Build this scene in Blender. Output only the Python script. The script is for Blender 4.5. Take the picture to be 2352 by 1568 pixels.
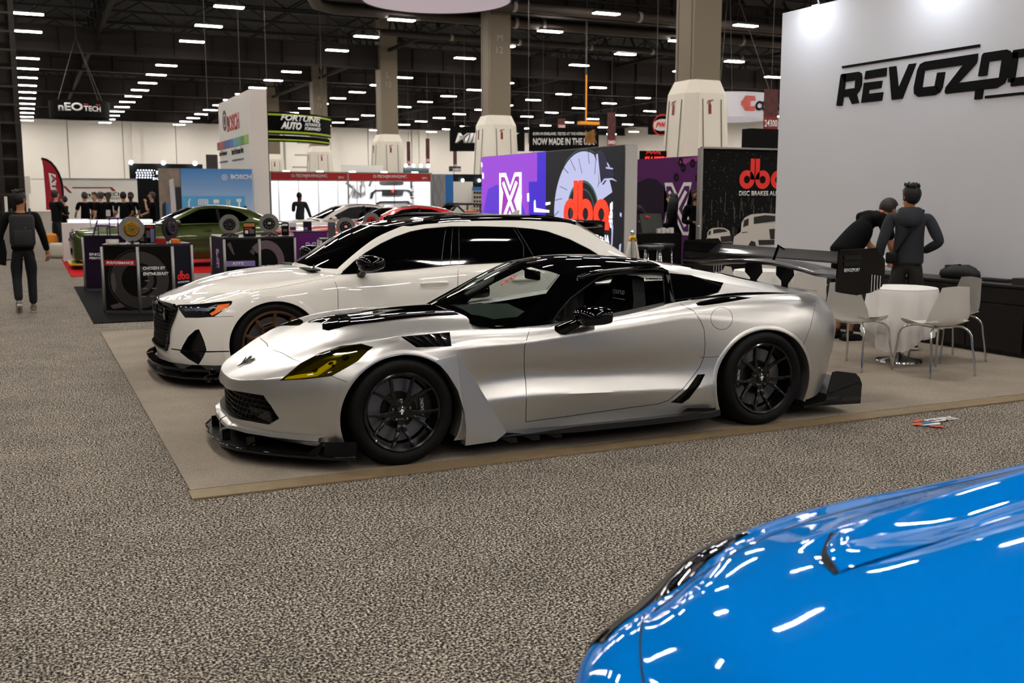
import bpy, bmesh, math, random
import numpy as np
from mathutils import Vector, Matrix
from mathutils.bvhtree import BVHTree
random.seed(7)
PI = math.pi
SC = bpy.context.scene
COL = SC.collection
for _o in list(bpy.data.objects): bpy.data.objects.remove(_o)

# ------------------------------------------------------------------ camera
FPX, HOR, VPX, EYE = 2360.0, 452.0, 59.0, 1.62
PITCH = math.atan((784-HOR)/FPX); YAW = math.atan((1176-VPX)/math.hypot(FPX, 784-HOR))
cam_d = bpy.data.cameras.new('camera'); cam = bpy.data.objects.new('camera', cam_d); COL.objects.link(cam)
cam.location = (0, 0, EYE); cam.rotation_euler = (PI/2-PITCH, 0, -YAW)
cam_d.sensor_width = 36.0; cam_d.lens = FPX*36.0/2352.0; cam_d.clip_start = 0.05; cam_d.clip_end = 400
cam_d.dof.use_dof = True; cam_d.dof.focus_distance = 6.6; cam_d.dof.aperture_fstop = 4.0
SC.camera = cam
# ------------------------------------------------------------------ exposure, ambient light of the hall
SC.view_settings.view_transform = 'Standard'; SC.view_settings.look = 'None'
SC.view_settings.exposure = 0.98; SC.view_settings.gamma = 1.0; SC.view_settings.use_curve_mapping = False
w = bpy.data.worlds.new('hall_air'); SC.world = w; w.use_nodes = True
w.node_tree.nodes['Background'].inputs[0].default_value = (0.95, 0.97, 1.0, 1)
w.node_tree.nodes['Background'].inputs[1].default_value = 0.012
SC.cycles.max_bounces = 6; SC.cycles.transparent_max_bounces = 12
SC.cycles.sample_clamp_indirect = 6.0; SC.cycles.caustics_reflective = False; SC.cycles.caustics_refractive = False

def area_light(name, loc, target, size, power, col=(1, 1, 1), sy=None, spread=PI):
    l = bpy.data.lights.new(name, 'AREA'); o = bpy.data.objects.new(name, l); COL.objects.link(o)
    l.shape = 'RECTANGLE'; l.size = size; l.size_y = sy or size; l.energy = power; l.color = col; l.spread = spread
    o.location = loc; d = Vector(target)-Vector(loc); o.rotation_euler = d.to_track_quat('-Z', 'Y').to_euler()
    return o



# pixel helpers: a ray of the calibrated photograph, and where it meets a plane
_cw = math.cos(YAW); _sw = math.sin(YAW); _cp = math.cos(PITCH); _sp = math.sin(PITCH)
FWD = np.array([_sw*_cp, _cw*_cp, -_sp]); RIGHT = np.array([_cw, -_sw, 0.0]); UP = np.cross(RIGHT, FWD); CAMP = np.array([0, 0, EYE])
def ray(u, v): return FWD + RIGHT*(u-1176)/FPX - UP*(v-784)/FPX
def onz(u, v, z=0.0): d = ray(u, v); return CAMP + d*((z-EYE)/d[2])
def ony(u, v, y): d = ray(u, v); return CAMP + d*(y/d[1])
def onx(u, v, x): d = ray(u, v); return CAMP + d*(x/d[0])
def proj(p):
    q = np.asarray(p, float)-CAMP; z = q@FWD; return (1176+FPX*(q@RIGHT)/z, 784-FPX*(q@UP)/z)
def crop(ox, oy, s, pts): return [(ox+x/s, oy+y/s) for x, y in pts]

# ------------------------------------------------------------------ materials
def _mat(name):
    m = bpy.data.materials.new(name); m.use_nodes = True; nt = m.node_tree
    return m, nt, nt.nodes['Principled BSDF']
def srgb(c):
    if isinstance(c, str): c = [int(c[i:i+2], 16)/255 for i in (0, 2, 4)]
    return tuple([x/12.92 if x <= .04045 else ((x+.055)/1.055)**2.4 for x in c])+(1,)
MC = {}
def mat(name, col, rough=.5, metal=0.0, coat=0.0, emit=None, es=0.0, noise=0.0, nscale=30, alpha=1.0, trans=0.0, spec=.5, bump=0.0, ior=1.45):
    if name in MC: return MC[name]
    m, nt, b = _mat(name); c = srgb(col)
    b.inputs['Base Color'].default_value = c; b.inputs['Roughness'].default_value = rough
    b.inputs['Metallic'].default_value = metal; b.inputs['Coat Weight'].default_value = coat; b.inputs['Coat Roughness'].default_value = .03
    b.inputs['Specular IOR Level'].default_value = spec; b.inputs['IOR'].default_value = ior
    b.inputs['Transmission Weight'].default_value = trans; b.inputs['Alpha'].default_value = alpha
    if emit: b.inputs['Emission Color'].default_value = srgb(emit); b.inputs['Emission Strength'].default_value = es
    tc = nt.nodes.new('ShaderNodeTexCoord'); n = nt.nodes.new('ShaderNodeTexNoise'); n.inputs['Scale'].default_value = nscale; n.inputs['Detail'].default_value = 4
    nt.links.new(tc.outputs['Object'], n.inputs['Vector'])
    if noise > 0:
        mx = nt.nodes.new('ShaderNodeMix'); mx.data_type = 'RGBA'; mx.blend_type = 'MULTIPLY'
        r = nt.nodes.new('ShaderNodeMapRange'); r.inputs[3].default_value = 1-noise; r.inputs[4].default_value = 1+noise
        nt.links.new(n.outputs['Fac'], r.inputs[0]); mx.inputs[0].default_value = 1; mx.inputs[6].default_value = c
        nt.links.new(r.outputs[0], mx.inputs[7]); nt.links.new(mx.outputs[2], b.inputs['Base Color'])
    else:
        r = nt.nodes.new('ShaderNodeMapRange'); r.inputs[3].default_value = max(0, rough*.92); r.inputs[4].default_value = min(1, rough*1.08)
        nt.links.new(n.outputs['Fac'], r.inputs[0]); nt.links.new(r.outputs[0], b.inputs['Roughness'])
    if bump > 0:
        bp = nt.nodes.new('ShaderNodeBump'); bp.inputs['Strength'].default_value = bump; bp.inputs['Distance'].default_value = .01
        nt.links.new(n.outputs['Fac'], bp.inputs['Height']); nt.links.new(bp.outputs['Normal'], b.inputs['Normal'])
    MC[name] = m; return m
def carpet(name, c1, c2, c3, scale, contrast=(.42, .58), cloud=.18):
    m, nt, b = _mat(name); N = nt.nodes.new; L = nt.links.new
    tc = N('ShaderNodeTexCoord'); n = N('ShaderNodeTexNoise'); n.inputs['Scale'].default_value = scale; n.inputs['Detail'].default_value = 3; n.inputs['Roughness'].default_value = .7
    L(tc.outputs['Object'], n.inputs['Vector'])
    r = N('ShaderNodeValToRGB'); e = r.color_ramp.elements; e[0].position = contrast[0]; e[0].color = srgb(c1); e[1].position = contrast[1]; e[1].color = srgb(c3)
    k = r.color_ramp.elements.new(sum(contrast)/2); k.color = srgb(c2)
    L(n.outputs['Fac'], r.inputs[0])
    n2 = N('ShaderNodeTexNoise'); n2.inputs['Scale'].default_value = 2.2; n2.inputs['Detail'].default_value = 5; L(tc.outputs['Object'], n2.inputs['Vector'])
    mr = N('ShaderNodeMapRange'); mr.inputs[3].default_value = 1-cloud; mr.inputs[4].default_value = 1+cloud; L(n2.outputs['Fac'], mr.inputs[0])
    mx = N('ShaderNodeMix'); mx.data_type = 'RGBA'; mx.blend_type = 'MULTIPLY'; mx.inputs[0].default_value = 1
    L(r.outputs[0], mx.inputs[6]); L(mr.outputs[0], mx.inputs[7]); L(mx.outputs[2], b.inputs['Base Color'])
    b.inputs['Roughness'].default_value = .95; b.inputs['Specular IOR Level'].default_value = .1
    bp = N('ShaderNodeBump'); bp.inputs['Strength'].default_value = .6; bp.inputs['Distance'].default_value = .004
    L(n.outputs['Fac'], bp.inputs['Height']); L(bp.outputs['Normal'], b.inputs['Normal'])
    return m

# ------------------------------------------------------------------ objects
def link(o, parent=None):
    COL.objects.link(o)
    if parent is not None: o.parent = parent
    return o
def tag(o, label=None, cat=None, group=None, kind=None):
    if label: o['label'] = label
    if cat: o['category'] = cat
    if group: o['group'] = group
    if kind: o['kind'] = kind
    return o
def empty(name, loc=(0, 0, 0), rz=0.0, label=None, cat=None, group=None):
    o = bpy.data.objects.new(name, None); o.empty_display_size = .1; link(o); o.location = tuple(loc); o.rotation_euler = (0, 0, rz)
    return tag(o, label, cat, group)
def bmobj(name, bm, m, parent=None, smooth=False, sharp=None):
    me = bpy.data.meshes.new(name)
    if smooth:
        for f in bm.faces: f.smooth = True
        if sharp is not None:
            bm.normal_update()
            for e in bm.edges:
                if len(e.link_faces) == 2 and e.calc_face_angle(0) > sharp: e.smooth = False
    bm.to_mesh(me); bm.free()
    for x in (m if isinstance(m, (list, tuple)) else [m]): me.materials.append(x)
    return link(bpy.data.objects.new(name, me), parent)
def structure(o): o['kind'] = 'structure'; return o
class MB:
    """collects shapes into one mesh"""
    def __init__(s): s.bm = bmesh.new()
    def box(s, c, d, rot=None, bevel=0.0, mi=0):
        v = [Vector((x*d[0]/2, y*d[1]/2, z*d[2]/2)) for x in (-1, 1) for y in (-1, 1) for z in (-1, 1)]
        if rot is not None: v = [rot @ p for p in v]
        vs = [s.bm.verts.new(p+Vector(c)) for p in v]
        fs = [s.bm.faces.new([vs[i] for i in q]) for q in ((0, 1, 3, 2), (4, 6, 7, 5), (0, 4, 5, 1), (2, 3, 7, 6), (0, 2, 6, 4), (1, 5, 7, 3))]
        for f in fs: f.material_index = mi
        if bevel > 0:
            es = list({e for f in fs for e in f.edges})
            r = bmesh.ops.bevel(s.bm, geom=es, offset=bevel, segments=2, affect='EDGES', profile=.5)
            for f in r['faces']: f.material_index = mi
        return s
    def bar(s, a, b, w, h=None, up=(0, 0, 1), bevel=0, mi=0):
        a = Vector(a); b = Vector(b); d = b-a; L = d.length; d.normalize(); u = Vector(up)
        if abs(d.dot(u)) > .98: u = Vector((0, 1, 0))
        sx = d.cross(u).normalized(); uz = sx.cross(d)
        R = Matrix((sx, d, uz)).transposed()
        return s.box((a+b)/2, (w, L, h or w), R, bevel, mi)
    def tube(s, pts, r, n=8, cap=True, mi=0):
        pts = [Vector(p) for p in pts]; rs = r if isinstance(r, (list, tuple)) else [r]*len(pts); rings = []
        prev = None
        for i, p in enumerate(pts):
            t = ((pts[min(i+1, len(pts)-1)]-pts[max(i-1, 0)])).normalized()
            if prev is None:
                a = Vector((0, 0, 1)) if abs(t.z) < .9 else Vector((1, 0, 0)); prev = t.cross(a).normalized()
            else:
                prev = (prev - t*prev.dot(t)); prev = prev.normalized() if prev.length > 1e-6 else t.orthogonal().normalized()
            b = t.cross(prev)
            rings.append([s.bm.verts.new(p+(prev*math.cos(2*PI*k/n)+b*math.sin(2*PI*k/n))*rs[i]) for k in range(n)])
        for a, b in zip(rings, rings[1:]):
            for k in range(n): s.bm.faces.new((a[k], a[(k+1) % n], b[(k+1) % n], b[k])).material_index = mi
        if cap:
            s.bm.faces.new(rings[0][::-1]).material_index = mi; s.bm.faces.new(rings[-1]).material_index = mi
        return s
    def lathe(s, prof, n=32, c=(0, 0, 0), axis='z', closed=False, a0=0, a1=2*PI, mi=0):
        full = abs(a1-a0-2*PI) < 1e-6; m = n if full else n+1; rings = []
        for r, h in prof:
            rg = []
            for k in range(m):
                a = a0+(a1-a0)*k/n; x, y = r*math.cos(a), r*math.sin(a)
                p = {'z': (x, y, h), 'y': (x, h, y), 'x': (h, x, y)}[axis]
                rg.append(s.bm.verts.new(Vector(p)+Vector(c)))
            rings.append(rg)
        pr = list(zip(rings, rings[1:]))+([(rings[-1], rings[0])] if closed else [])
        for a, b in pr:
            for k in range(n):
                q = (a[k], a[(k+1) % m], b[(k+1) % m], b[k])
                try: s.bm.faces.new(q).material_index = mi
                except ValueError: pass
        return s
    def prism(s, pts, off, mi=0, mside=None):
        """polygon of 3-D points extruded by the vector off"""
        off = Vector(off); a = [s.bm.verts.new(Vector(p)) for p in pts]; b = [s.bm.verts.new(Vector(p)+off) for p in pts]
        n = len(a); f1 = s.bm.faces.new(a); f2 = s.bm.faces.new(b[::-1]); f1.material_index = f2.material_index = mi
        for i in range(n):
            s.bm.faces.new((a[i], b[i], b[(i+1) % n], a[(i+1) % n])).material_index = mi if mside is None else mside
        return s
    def quad(s, *p, mi=0): s.bm.faces.new([s.bm.verts.new(Vector(q)) for q in p]).material_index = mi; return s
    def ball(s, c, r, sc=(1, 1, 1), seg=16, mi=0):
        M = Matrix.Translation(Vector(c)) @ Matrix.Diagonal((sc[0]*r, sc[1]*r, sc[2]*r, 1))
        q = bmesh.ops.create_uvsphere(s.bm, u_segments=seg, v_segments=max(6, seg*2//3), radius=1, matrix=M)
        for v in q['verts']:
            for f in v.link_faces: f.material_index = mi
        return s
    def grid(s, G, closed_u=False, mi=0):
        vs = [[s.bm.verts.new(Vector(p)) for p in r] for r in G]; R = len(vs); Cn = len(vs[0])
        for i in range(R-1):
            for j in range(Cn if closed_u else Cn-1):
                try: s.bm.faces.new((vs[i][j], vs[i][(j+1) % Cn], vs[i+1][(j+1) % Cn], vs[i+1][j])).material_index = mi
                except ValueError: pass
        return s
    def doubles(s, d=.0005): bmesh.ops.remove_doubles(s.bm, verts=s.bm.verts, dist=d); return s
    def tri(s): bmesh.ops.triangulate(s.bm, faces=[f for f in s.bm.faces if len(f.verts) > 4]); return s
    def normals(s): bmesh.ops.recalc_face_normals(s.bm, faces=s.bm.faces); return s
    def obj(s, name, m, parent=None, smooth=False, sharp=None, fixn=True):
        if fixn: bmesh.ops.recalc_face_normals(s.bm, faces=s.bm.faces)
        return bmobj(name, s.bm, m, parent, smooth, sharp)
def copy_tree(o, parent=None):
    c = o.copy(); COL.objects.link(c)
    if parent is not None: c.parent = parent
    for ch in list(o.children): copy_tree(ch, c)
    return c

# ------------------------------------------------------------------ lettering
def text_mesh(txt, h, bold=0.0, shear=0.0, space=1.0, depth=.004, width=None, align='LEFT'):
    cu = bpy.data.curves.new('t', 'FONT'); cu.body = txt; cu.size = 1; cu.offset = bold; cu.shear = shear; cu.space_character = space
    cu.align_x = align; cu.space_line = .9; cu.resolution_u = 3
    o = bpy.data.objects.new('t', cu); COL.objects.link(o)
    bpy.context.view_layer.update()
    me = bpy.data.meshes.new_from_object(o.evaluated_get(bpy.context.evaluated_depsgraph_get()))
    bpy.data.objects.remove(o); bpy.data.curves.remove(cu)
    bm = bmesh.new(); bm.from_mesh(me); bpy.data.meshes.remove(me)
    xs = [v.co.x for v in bm.verts]; ys = [v.co.y for v in bm.verts]; x0, x1, y0, y1 = min(xs), max(xs), min(ys), max(ys)
    sy = h/(y1-y0); sx = sy if width is None else width/(x1-x0)
    for v in bm.verts:
        v.co.x = (v.co.x-(x0 if align == 'LEFT' else (x0+x1)/2))*sx; v.co.y = (v.co.y-y0)*sy
    if depth:
        r = bmesh.ops.extrude_face_region(bm, geom=bm.faces[:]); bmesh.ops.translate(bm, verts=[g for g in r['geom'] if isinstance(g, bmesh.types.BMVert)], vec=(0, 0, depth))
        bmesh.ops.recalc_face_normals(bm, faces=bm.faces)
    return bm
def lettering(txt, pos, right, up, h, m, parent=None, name='lettering', **k):
    bm = text_mesh(txt, h, **k); r = Vector(right).normalized(); u = Vector(up).normalized(); n = r.cross(u)
    bm.transform(Matrix.Translation(Vector(pos)) @ Matrix((r, u, n)).transposed().to_4x4())
    return bmobj(name, bm, m, parent)
def strokes(bm_mb, polys, origin, right, up, depth=.006, mi=0):
    """flat glyphs: polygons in sign coordinates raised off the sign"""
    r = Vector(right); u = Vector(up); n = r.cross(u).normalized(); o = Vector(origin)
    for p in polys: bm_mb.prism([o+r*x+u*y for x, y in p], n*depth, mi)
    return bm_mb

# ------------------------------------------------------------------ lofted sheet metal
def spl(P, n, brk=()):
    """Hermite spline through the rows of P (k, ...), n samples per span, sharp at indices brk"""
    P = np.asarray(P, float); k = len(P); cuts = [0]+sorted(b for b in brk if 0 < b < k-1)+[k-1]; out = []
    for a, b in zip(cuts, cuts[1:]):
        Q = P[a:b+1]; m = len(Q)
        fl = Q.reshape(m, -1); d = np.maximum(np.linalg.norm(np.diff(fl.reshape(m, -1, 3), axis=0), axis=2).mean(1), 1e-6)
        sl = np.diff(Q, axis=0)/d.reshape(-1, *([1]*(Q.ndim-1)))
        T = np.empty_like(Q)
        for i in range(m):
            if m == 2: T[i] = sl[0]
            elif i == 0: T[i] = sl[0]*1.5-((sl[0]*d[1]+sl[1]*d[0])/(d[0]+d[1]))*.5
            elif i == m-1: T[i] = sl[-1]*1.5-((sl[-2]*d[-1]+sl[-1]*d[-2])/(d[-1]+d[-2]))*.5
            else: T[i] = (sl[i-1]*d[i]+sl[i]*d[i-1])/(d[i]+d[i-1])
        for i in range(m-1):
            for j in range(n):
                t = j/n; h = d[i]
                out.append(Q[i]*(2*t**3-3*t*t+1)+T[i]*h*(t**3-2*t*t+t)+Q[i+1]*(3*t*t-2*t**3)+T[i+1]*h*(t**3-t*t))
        if b == k-1: out.append(Q[-1])
    return np.array(out)
def patch(ctrl, nr, nc, rb=(), cb=()):
    A = spl(np.array(ctrl, float), nr, rb)
    return spl(A.transpose(1, 0, 2), nc, cb).transpose(1, 0, 2)
def fit_edges(F, first_row=None, last_col=None, last_row=None, first_col=None):
    """bend a patch so its borders meet given border lines"""
    R, Cn = F.shape[:2]; F = F.copy()
    if last_col is not None:
        D = last_col-F[:, -1]; wts = np.linspace(0, 1, Cn)**2; F += D[:, None]*wts[None, :, None]
    if first_col is not None:
        D = first_col-F[:, 0]; wts = np.linspace(1, 0, Cn)**2; F += D[:, None]*wts[None, :, None]
    if first_row is not None:
        D = first_row-F[0]; wts = np.linspace(1, 0, R)**2; F += D[None]*wts[:, None, None]
    if last_row is not None:
        D = last_row-F[-1]; wts = np.linspace(0, 1, R)**2; F += D[None]*wts[:, None, None]
    return F
def inpoly(p, poly):
    x, y = p; c = False; n = len(poly); j = n-1
    for i in range(n):
        xi, yi = poly[i]; xj, yj = poly[j]
        if (yi > y) != (yj > y) and x < (xj-xi)*(y-yi)/(yj-yi)+xi: c = not c
        j = i
    return c
def segd(p, a, b):
    ax, ay = a; bx, by = b; dx, dy = bx-ax, by-ay; L = dx*dx+dy*dy
    t = 0 if L == 0 else max(0, min(1, ((p[0]-ax)*dx+(p[1]-ay)*dy)/L))
    return math.hypot(p[0]-ax-t*dx, p[1]-ay-t*dy)
class View:
    """a way to look at a body: flattens body points to 2-D and turns a 2-D edge into a cutting plane"""
    def __init__(s, kind, M=None):
        s.kind = kind; s.M = M
        if kind == 'photo': s.Mi = M.inverted(); s.c = s.Mi @ Vector(CAMP)
    def flat(s, p):
        if s.kind == 'photo': return proj(s.M @ Vector(p))
        if s.kind == 'side': return (p[0], p[2])
        if s.kind == 'front': return (p[1], p[2])
        if s.kind == 'top': return (p[0], p[1])
    def plane(s, a, b):
        if s.kind == 'photo':
            ra = s.Mi.to_3x3() @ Vector(ray(*a)); rb = s.Mi.to_3x3() @ Vector(ray(*b)); return s.c, ra.cross(rb).normalized()
        dx, dy = b[0]-a[0], b[1]-a[1]
        if s.kind == 'side': return Vector((a[0], 0, a[1])), Vector((-dy, 0, dx)).normalized()
        if s.kind == 'front': return Vector((0, a[0], a[1])), Vector((0, -dy, dx)).normalized()
        return Vector((a[0], a[1], 0)), Vector((-dy, dx, 0)).normalized()
def cut(bm, view, poly, test, closed=True):
    """score the polygon into the mesh; test(face centre) limits where"""
    segs = list(zip(poly, poly[1:]+(poly[:1] if closed else [])))
    for a, b in segs:
        if math.hypot(a[0]-b[0], a[1]-b[1]) < 1e-9: continue
        fs = []
        for f in bm.faces:
            c = f.calc_center_median()
            if not test(c): continue
            q = [view.flat(v.co) for v in f.verts]; cx = sum(x for x, _ in q)/len(q); cy = sum(y for _, y in q)/len(q)
            r = max(math.hypot(x-cx, y-cy) for x, y in q)
            if segd((cx, cy), a, b) <= r*1.02: fs.append(f)
        if not fs: continue
        g = set(fs)
        for f in fs: g.update(f.edges); g.update(f.verts)
        co, no = view.plane(a, b)
        bmesh.ops.bisect_plane(bm, geom=list(g), dist=1e-5, plane_co=co, plane_no=no)
def pick(bm, view, poly, test):
    return [f for f in bm.faces if test(f.calc_center_median()) and inpoly(view.flat(f.calc_center_median()), poly)]
def take(bm, faces):
    """lift faces out into a mesh of their own"""
    out = bmesh.new(); vm = {}
    for f in faces:
        vs = []
        for v in f.verts:
            if v not in vm: vm[v] = out.verts.new(v.co)
            vs.append(vm[v])
        try: out.faces.new(vs)
        except ValueError: pass
    bmesh.ops.delete(bm, geom=faces, context='FACES')
    return out
def dupe(bm): me = bpy.data.meshes.new('x'); bm.to_mesh(me); o = bmesh.new(); o.from_mesh(me); bpy.data.meshes.remove(me); return o
def push(bm, d):
    bm.normal_update()
    for v in bm.verts: v.co -= v.normal*d
def shove(bm, vec):
    for v in bm.verts: v.co += Vector(vec)
def walls(bm, depth=None, vec=None):
    """give a lifted region side walls running inward, leaving it closed at the bottom only by its pushed copy"""
    bm.normal_update(); bd = [e for e in bm.edges if len(e.link_faces) == 1]
    nm = {v: (v.normal*-depth if vec is None else Vector(vec)) for e in bd for v in e.verts}
    nv = {v: bm.verts.new(v.co+d) for v, d in nm.items()}
    for e in bd:
        a, b = e.verts
        bm.faces.new((a, b, nv[b], nv[a]))
def rim(bm, depth=None, vec=None):
    """only the walls of a region"""
    o = dupe(bm); fs = o.faces[:]; walls(o, depth, vec); bmesh.ops.delete(o, geom=fs, context='FACES'); return o
def mirror_bm(bm):
    o = dupe(bm)
    for v in o.verts: v.co.y = -v.co.y
    bmesh.ops.reverse_faces(o, faces=o.faces); return o
def join_bm(a, b):
    me = bpy.data.meshes.new('x'); b.to_mesh(me); a.from_mesh(me); bpy.data.meshes.remove(me); b.free(); return a
def sym(bm, weld=True):
    """whole body from its near half"""
    join_bm(bm, mirror_bm(bm))
    if weld: bmesh.ops.remove_doubles(bm, verts=bm.verts, dist=.0004)
    return bm
def bvh(bm): bm.normal_update(); return BVHTree.FromBMesh(bm)
def hit(tree, view, u, v):
    d = (view.Mi.to_3x3() @ Vector(ray(u, v))).normalized(); r = tree.ray_cast(view.c, d); return r
def line_on(tree, view, pts, r, m, parent, name='panel_gap', both=True, step=None, sink=.3):
    """a fine seam laid in the skin along a photographed line"""
    mb = MB(); P = []
    for (a, b) in zip(pts, pts[1:]):
        L = math.hypot(a[0]-b[0], a[1]-b[1]); n = max(1, int(L/8))
        for i in range(n): P.append((a[0]+(b[0]-a[0])*i/n, a[1]+(b[1]-a[1])*i/n))
    P.append(pts[-1]); Q = []
    for u, v in P:
        h = hit(tree, view, u, v)
        if h[0] is not None: Q.append(h[0]-h[1]*r*sink)
    if len(Q) < 2: return None
    mb.tube(Q, r, 6)
    if both: m2 = MB(); m2.tube([Vector((q.x, -q.y, q.z)) for q in Q], r, 6); m2.obj(name, m, parent, True)
    return mb.obj(name, m, parent, True)
# ================================================================== the hall
def SP(u, v, D):
    """the place seen at pixel u, v, D metres ahead"""
    d = ray(u, v); fh = np.array([_sw, _cw, 0]); return CAMP + d*(D/(d@fh))
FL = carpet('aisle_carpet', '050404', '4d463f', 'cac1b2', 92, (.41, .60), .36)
mb = MB(); mb.box((31, 56, -.06), (94, 160, .1)); structure(mb.obj('floor', FL))
BC = carpet('booth_carpet', '6d655b', '8b8175', 'a99e90', 210, (.3, .7), .26)
bcp = []
mb = MB(); x0, y0, y1 = .735, 5.80, 13.3
rnd = random.Random(3)
edge = [(x0+.18*i*.5386, y0+rnd.uniform(-.005, .005)) for i in range(90)]
mb.prism([(x, y, -.008) for x, y in edge]+[(9.46, y1, -.008), (x0-.01, y1, -.008)], (0, 0, .010)); mb.tri()
o = mb.obj('booth_carpet', BC); tag(o, 'smooth grey-brown booth carpet under the silver coupe and white estate', 'carpet')
mb = MB(); mb.prism([(.722, 5.62, -.008), (16, 5.62, -.008), (16, 5.79, -.008), (.722, 5.79, -.008)], (0, 0, .0095)); o = mb.obj('tape_strip', mat('tape_tan', '7c6b50', .6, noise=.4, nscale=9)); tag(o, 'tan tape strip along the front edge of the booth carpet', 'tape')
def black_floor_mat(pts, c, lab, nm='floor_mat'):
    mb = MB(); mb.prism([(x, y, -.008) for x, y in pts], (0, 0, .011)); o = mb.obj(nm, c); return tag(o, lab, 'carpet')
black_floor_mat([(.70, 14.25), (6.2, 14.25), (6.2, 20.3), (.70, 20.3)], carpet('black_mat', '060606', '0c0c0c', '151515', 150), 'black carpet mat under the brake maker counters')
black_floor_mat([(.75, 22.95), (14, 22.95), (14, 29.5), (.75, 29.5)], carpet('red_carpet', '8c0a10', 'b00e16', 'c4161e', 200), 'bright red carpet under the green coupe', 'red_carpet')
def plank(name, kind_m, boxes, m):
    mb = MB()
    for c, d in boxes: mb.box(c, d)
    return structure(mb.obj(name, m))
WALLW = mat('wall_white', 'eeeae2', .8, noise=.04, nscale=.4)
mb = MB(); mb.box((31, 129.2, 6.4), (94, .4, 13)); wb = structure(mb.obj('wall_back', WALLW))
mb = MB()
for k in range(16):
    mb.box((-13+k*5.9, 128.97, 6), (.05, .06, 12), mi=0)
    if k % 2 == 0: mb.box((-11.6+k*5.9, 128.8, 6), (.9, .5, 12), mi=1)
mb.box((31, 128.97, 3.6), (94, .05, .05), mi=0)
o = mb.obj('trim_1', [mat('seam_grey', '4c4a47', .8), WALLW]); structure(o)
DK = mat('ceiling_black', '050404', .9, noise=.3, nscale=1.0)
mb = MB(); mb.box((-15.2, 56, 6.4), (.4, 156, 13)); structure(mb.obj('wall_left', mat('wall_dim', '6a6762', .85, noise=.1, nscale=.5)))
mb = MB(); mb.box((76.7, 56, 6.4), (.4, 156, 13)); structure(mb.obj('wall_right', WALLW))
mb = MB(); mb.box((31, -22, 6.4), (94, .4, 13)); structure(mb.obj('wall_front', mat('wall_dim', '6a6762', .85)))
mb = MB(); mb.box((31, 56, 13.1), (94, 160, .2)); structure(mb.obj('ceiling', DK))
BEAM = mat('beam_brown', '1f1713', .8, noise=.2, nscale=2); BEAM2 = mat('truss_brown', '0f0b09', .8, noise=.2, nscale=3)
n = 0
for k in range(-3, 7):                                                 # main girders
    Y = 28.9+16.2*k; mb = MB(); dz = 0 if k == 2 else .85; mb.box((31, Y, 9.95+dz), (92, .08, 1.3)); mb.box((31, Y, 10.6+dz), (92, .55, .07)); mb.box((31, Y, 9.3+dz), (92, .55, .07))
    for j in range(46): mb.box((-14+j*2, Y, 9.95+dz), (.04, .4, 1.25))
    n += 1; o = mb.obj('trim_%d' % (n+1), BEAM); structure(o)
for j in range(6):                                                    # lattice trusses along the hall
    X = -12.2+j*16.25; mb = MB()
    for k in range(48):
        y = -15+k*3.0; mb.bar((X, y, 12.4), (X, y+1.5, 10.4), .10); mb.bar((X, y+1.5, 10.4), (X, y+3, 12.4), .10)
    mb.bar((X, -18, 12.45), (X, 130, 12.45), .18); mb.bar((X, -18, 10.35), (X, 130, 10.35), .18); n += 1; structure(mb.obj('trim_%d' % (n+1), BEAM2))
for k in range(26):                                                   # purlins with slanted struts
    Y = 20+k*4.1; mb = MB(); mb.bar((-14, Y, 12.2), (76, Y, 12.2), .14)
    for j in range(22): mb.bar((-12+j*4.06, Y, 10.9), (-10+j*4.06, Y, 12.1), .07); mb.bar((-10+j*4.06, Y, 12.1), (-8+j*4.06, Y, 10.9), .07)
    mb.bar((-14, Y, 10.9), (76, Y, 10.9), .09); n += 1; structure(mb.obj('trim_%d' % (n+1), BEAM2))
PIPE = mat('pipe_grey_brown', '3a312b', .6, noise=.15)
def pipe(pts, r, lab, clamps=()):
    mb = MB(); mb.tube(pts, r, 14)
    o = mb.obj('ceiling_pipe', PIPE, None, True, .7); tag(o, lab, 'pipe')
    for c in clamps:
        m2 = MB(); m2.lathe([(r+.012, -.09), (r+.03, -.08), (r+.03, .08), (r+.012, .09)], 14, c=c, axis='x'); m2.obj('pipe_clamp', mat('clamp_pale', '9a9288', .5), o, True)
P0 = SP(575, 60, 50)
a = SP(620, 40, 45); b = SP(1240, 72, 45+7)
pipe([(9.0, 38.0, 10.1), (12.2, 46.5, 10.1), (13.2, 47.2, 10.1), (46, 47.2, 10.1)], .26, 'thick grey pipe with an elbow under the ceiling, the nearer of two', [(x, 47.2, 10.1) for x in (20.5, 22.3, 23.8, 33, 36, 40)])
pipe([(11.0, 38.0, 10.1), (13.8, 42.7, 10.1), (14.8, 43.3, 10.1), (46, 43.3, 10.1)], .22, 'thick grey pipe with an elbow under the ceiling, the farther bend of two', [(x, 43.3, 10.1) for x in (19, 20.4, 27, 31, 37)])
pipe([(17, 52.4, 10.0), (60, 52.4, 10.0)], .14, 'straight grey pipe running across above the round lamp', [(x, 52.4, 10.0) for x in (21, 24, 25, 29.5, 33.6, 37, 40)])
pipe([(-12, 46.0, 10.3), (16, 46.0, 10.3)], .09, 'thin grey pipe crossing above the left aisle', [])
pipe([(2.6, 31, 12.0), (5.0, 44, 9.6)], .14, 'slanted pale conduit high over the left aisle', [])
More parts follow.
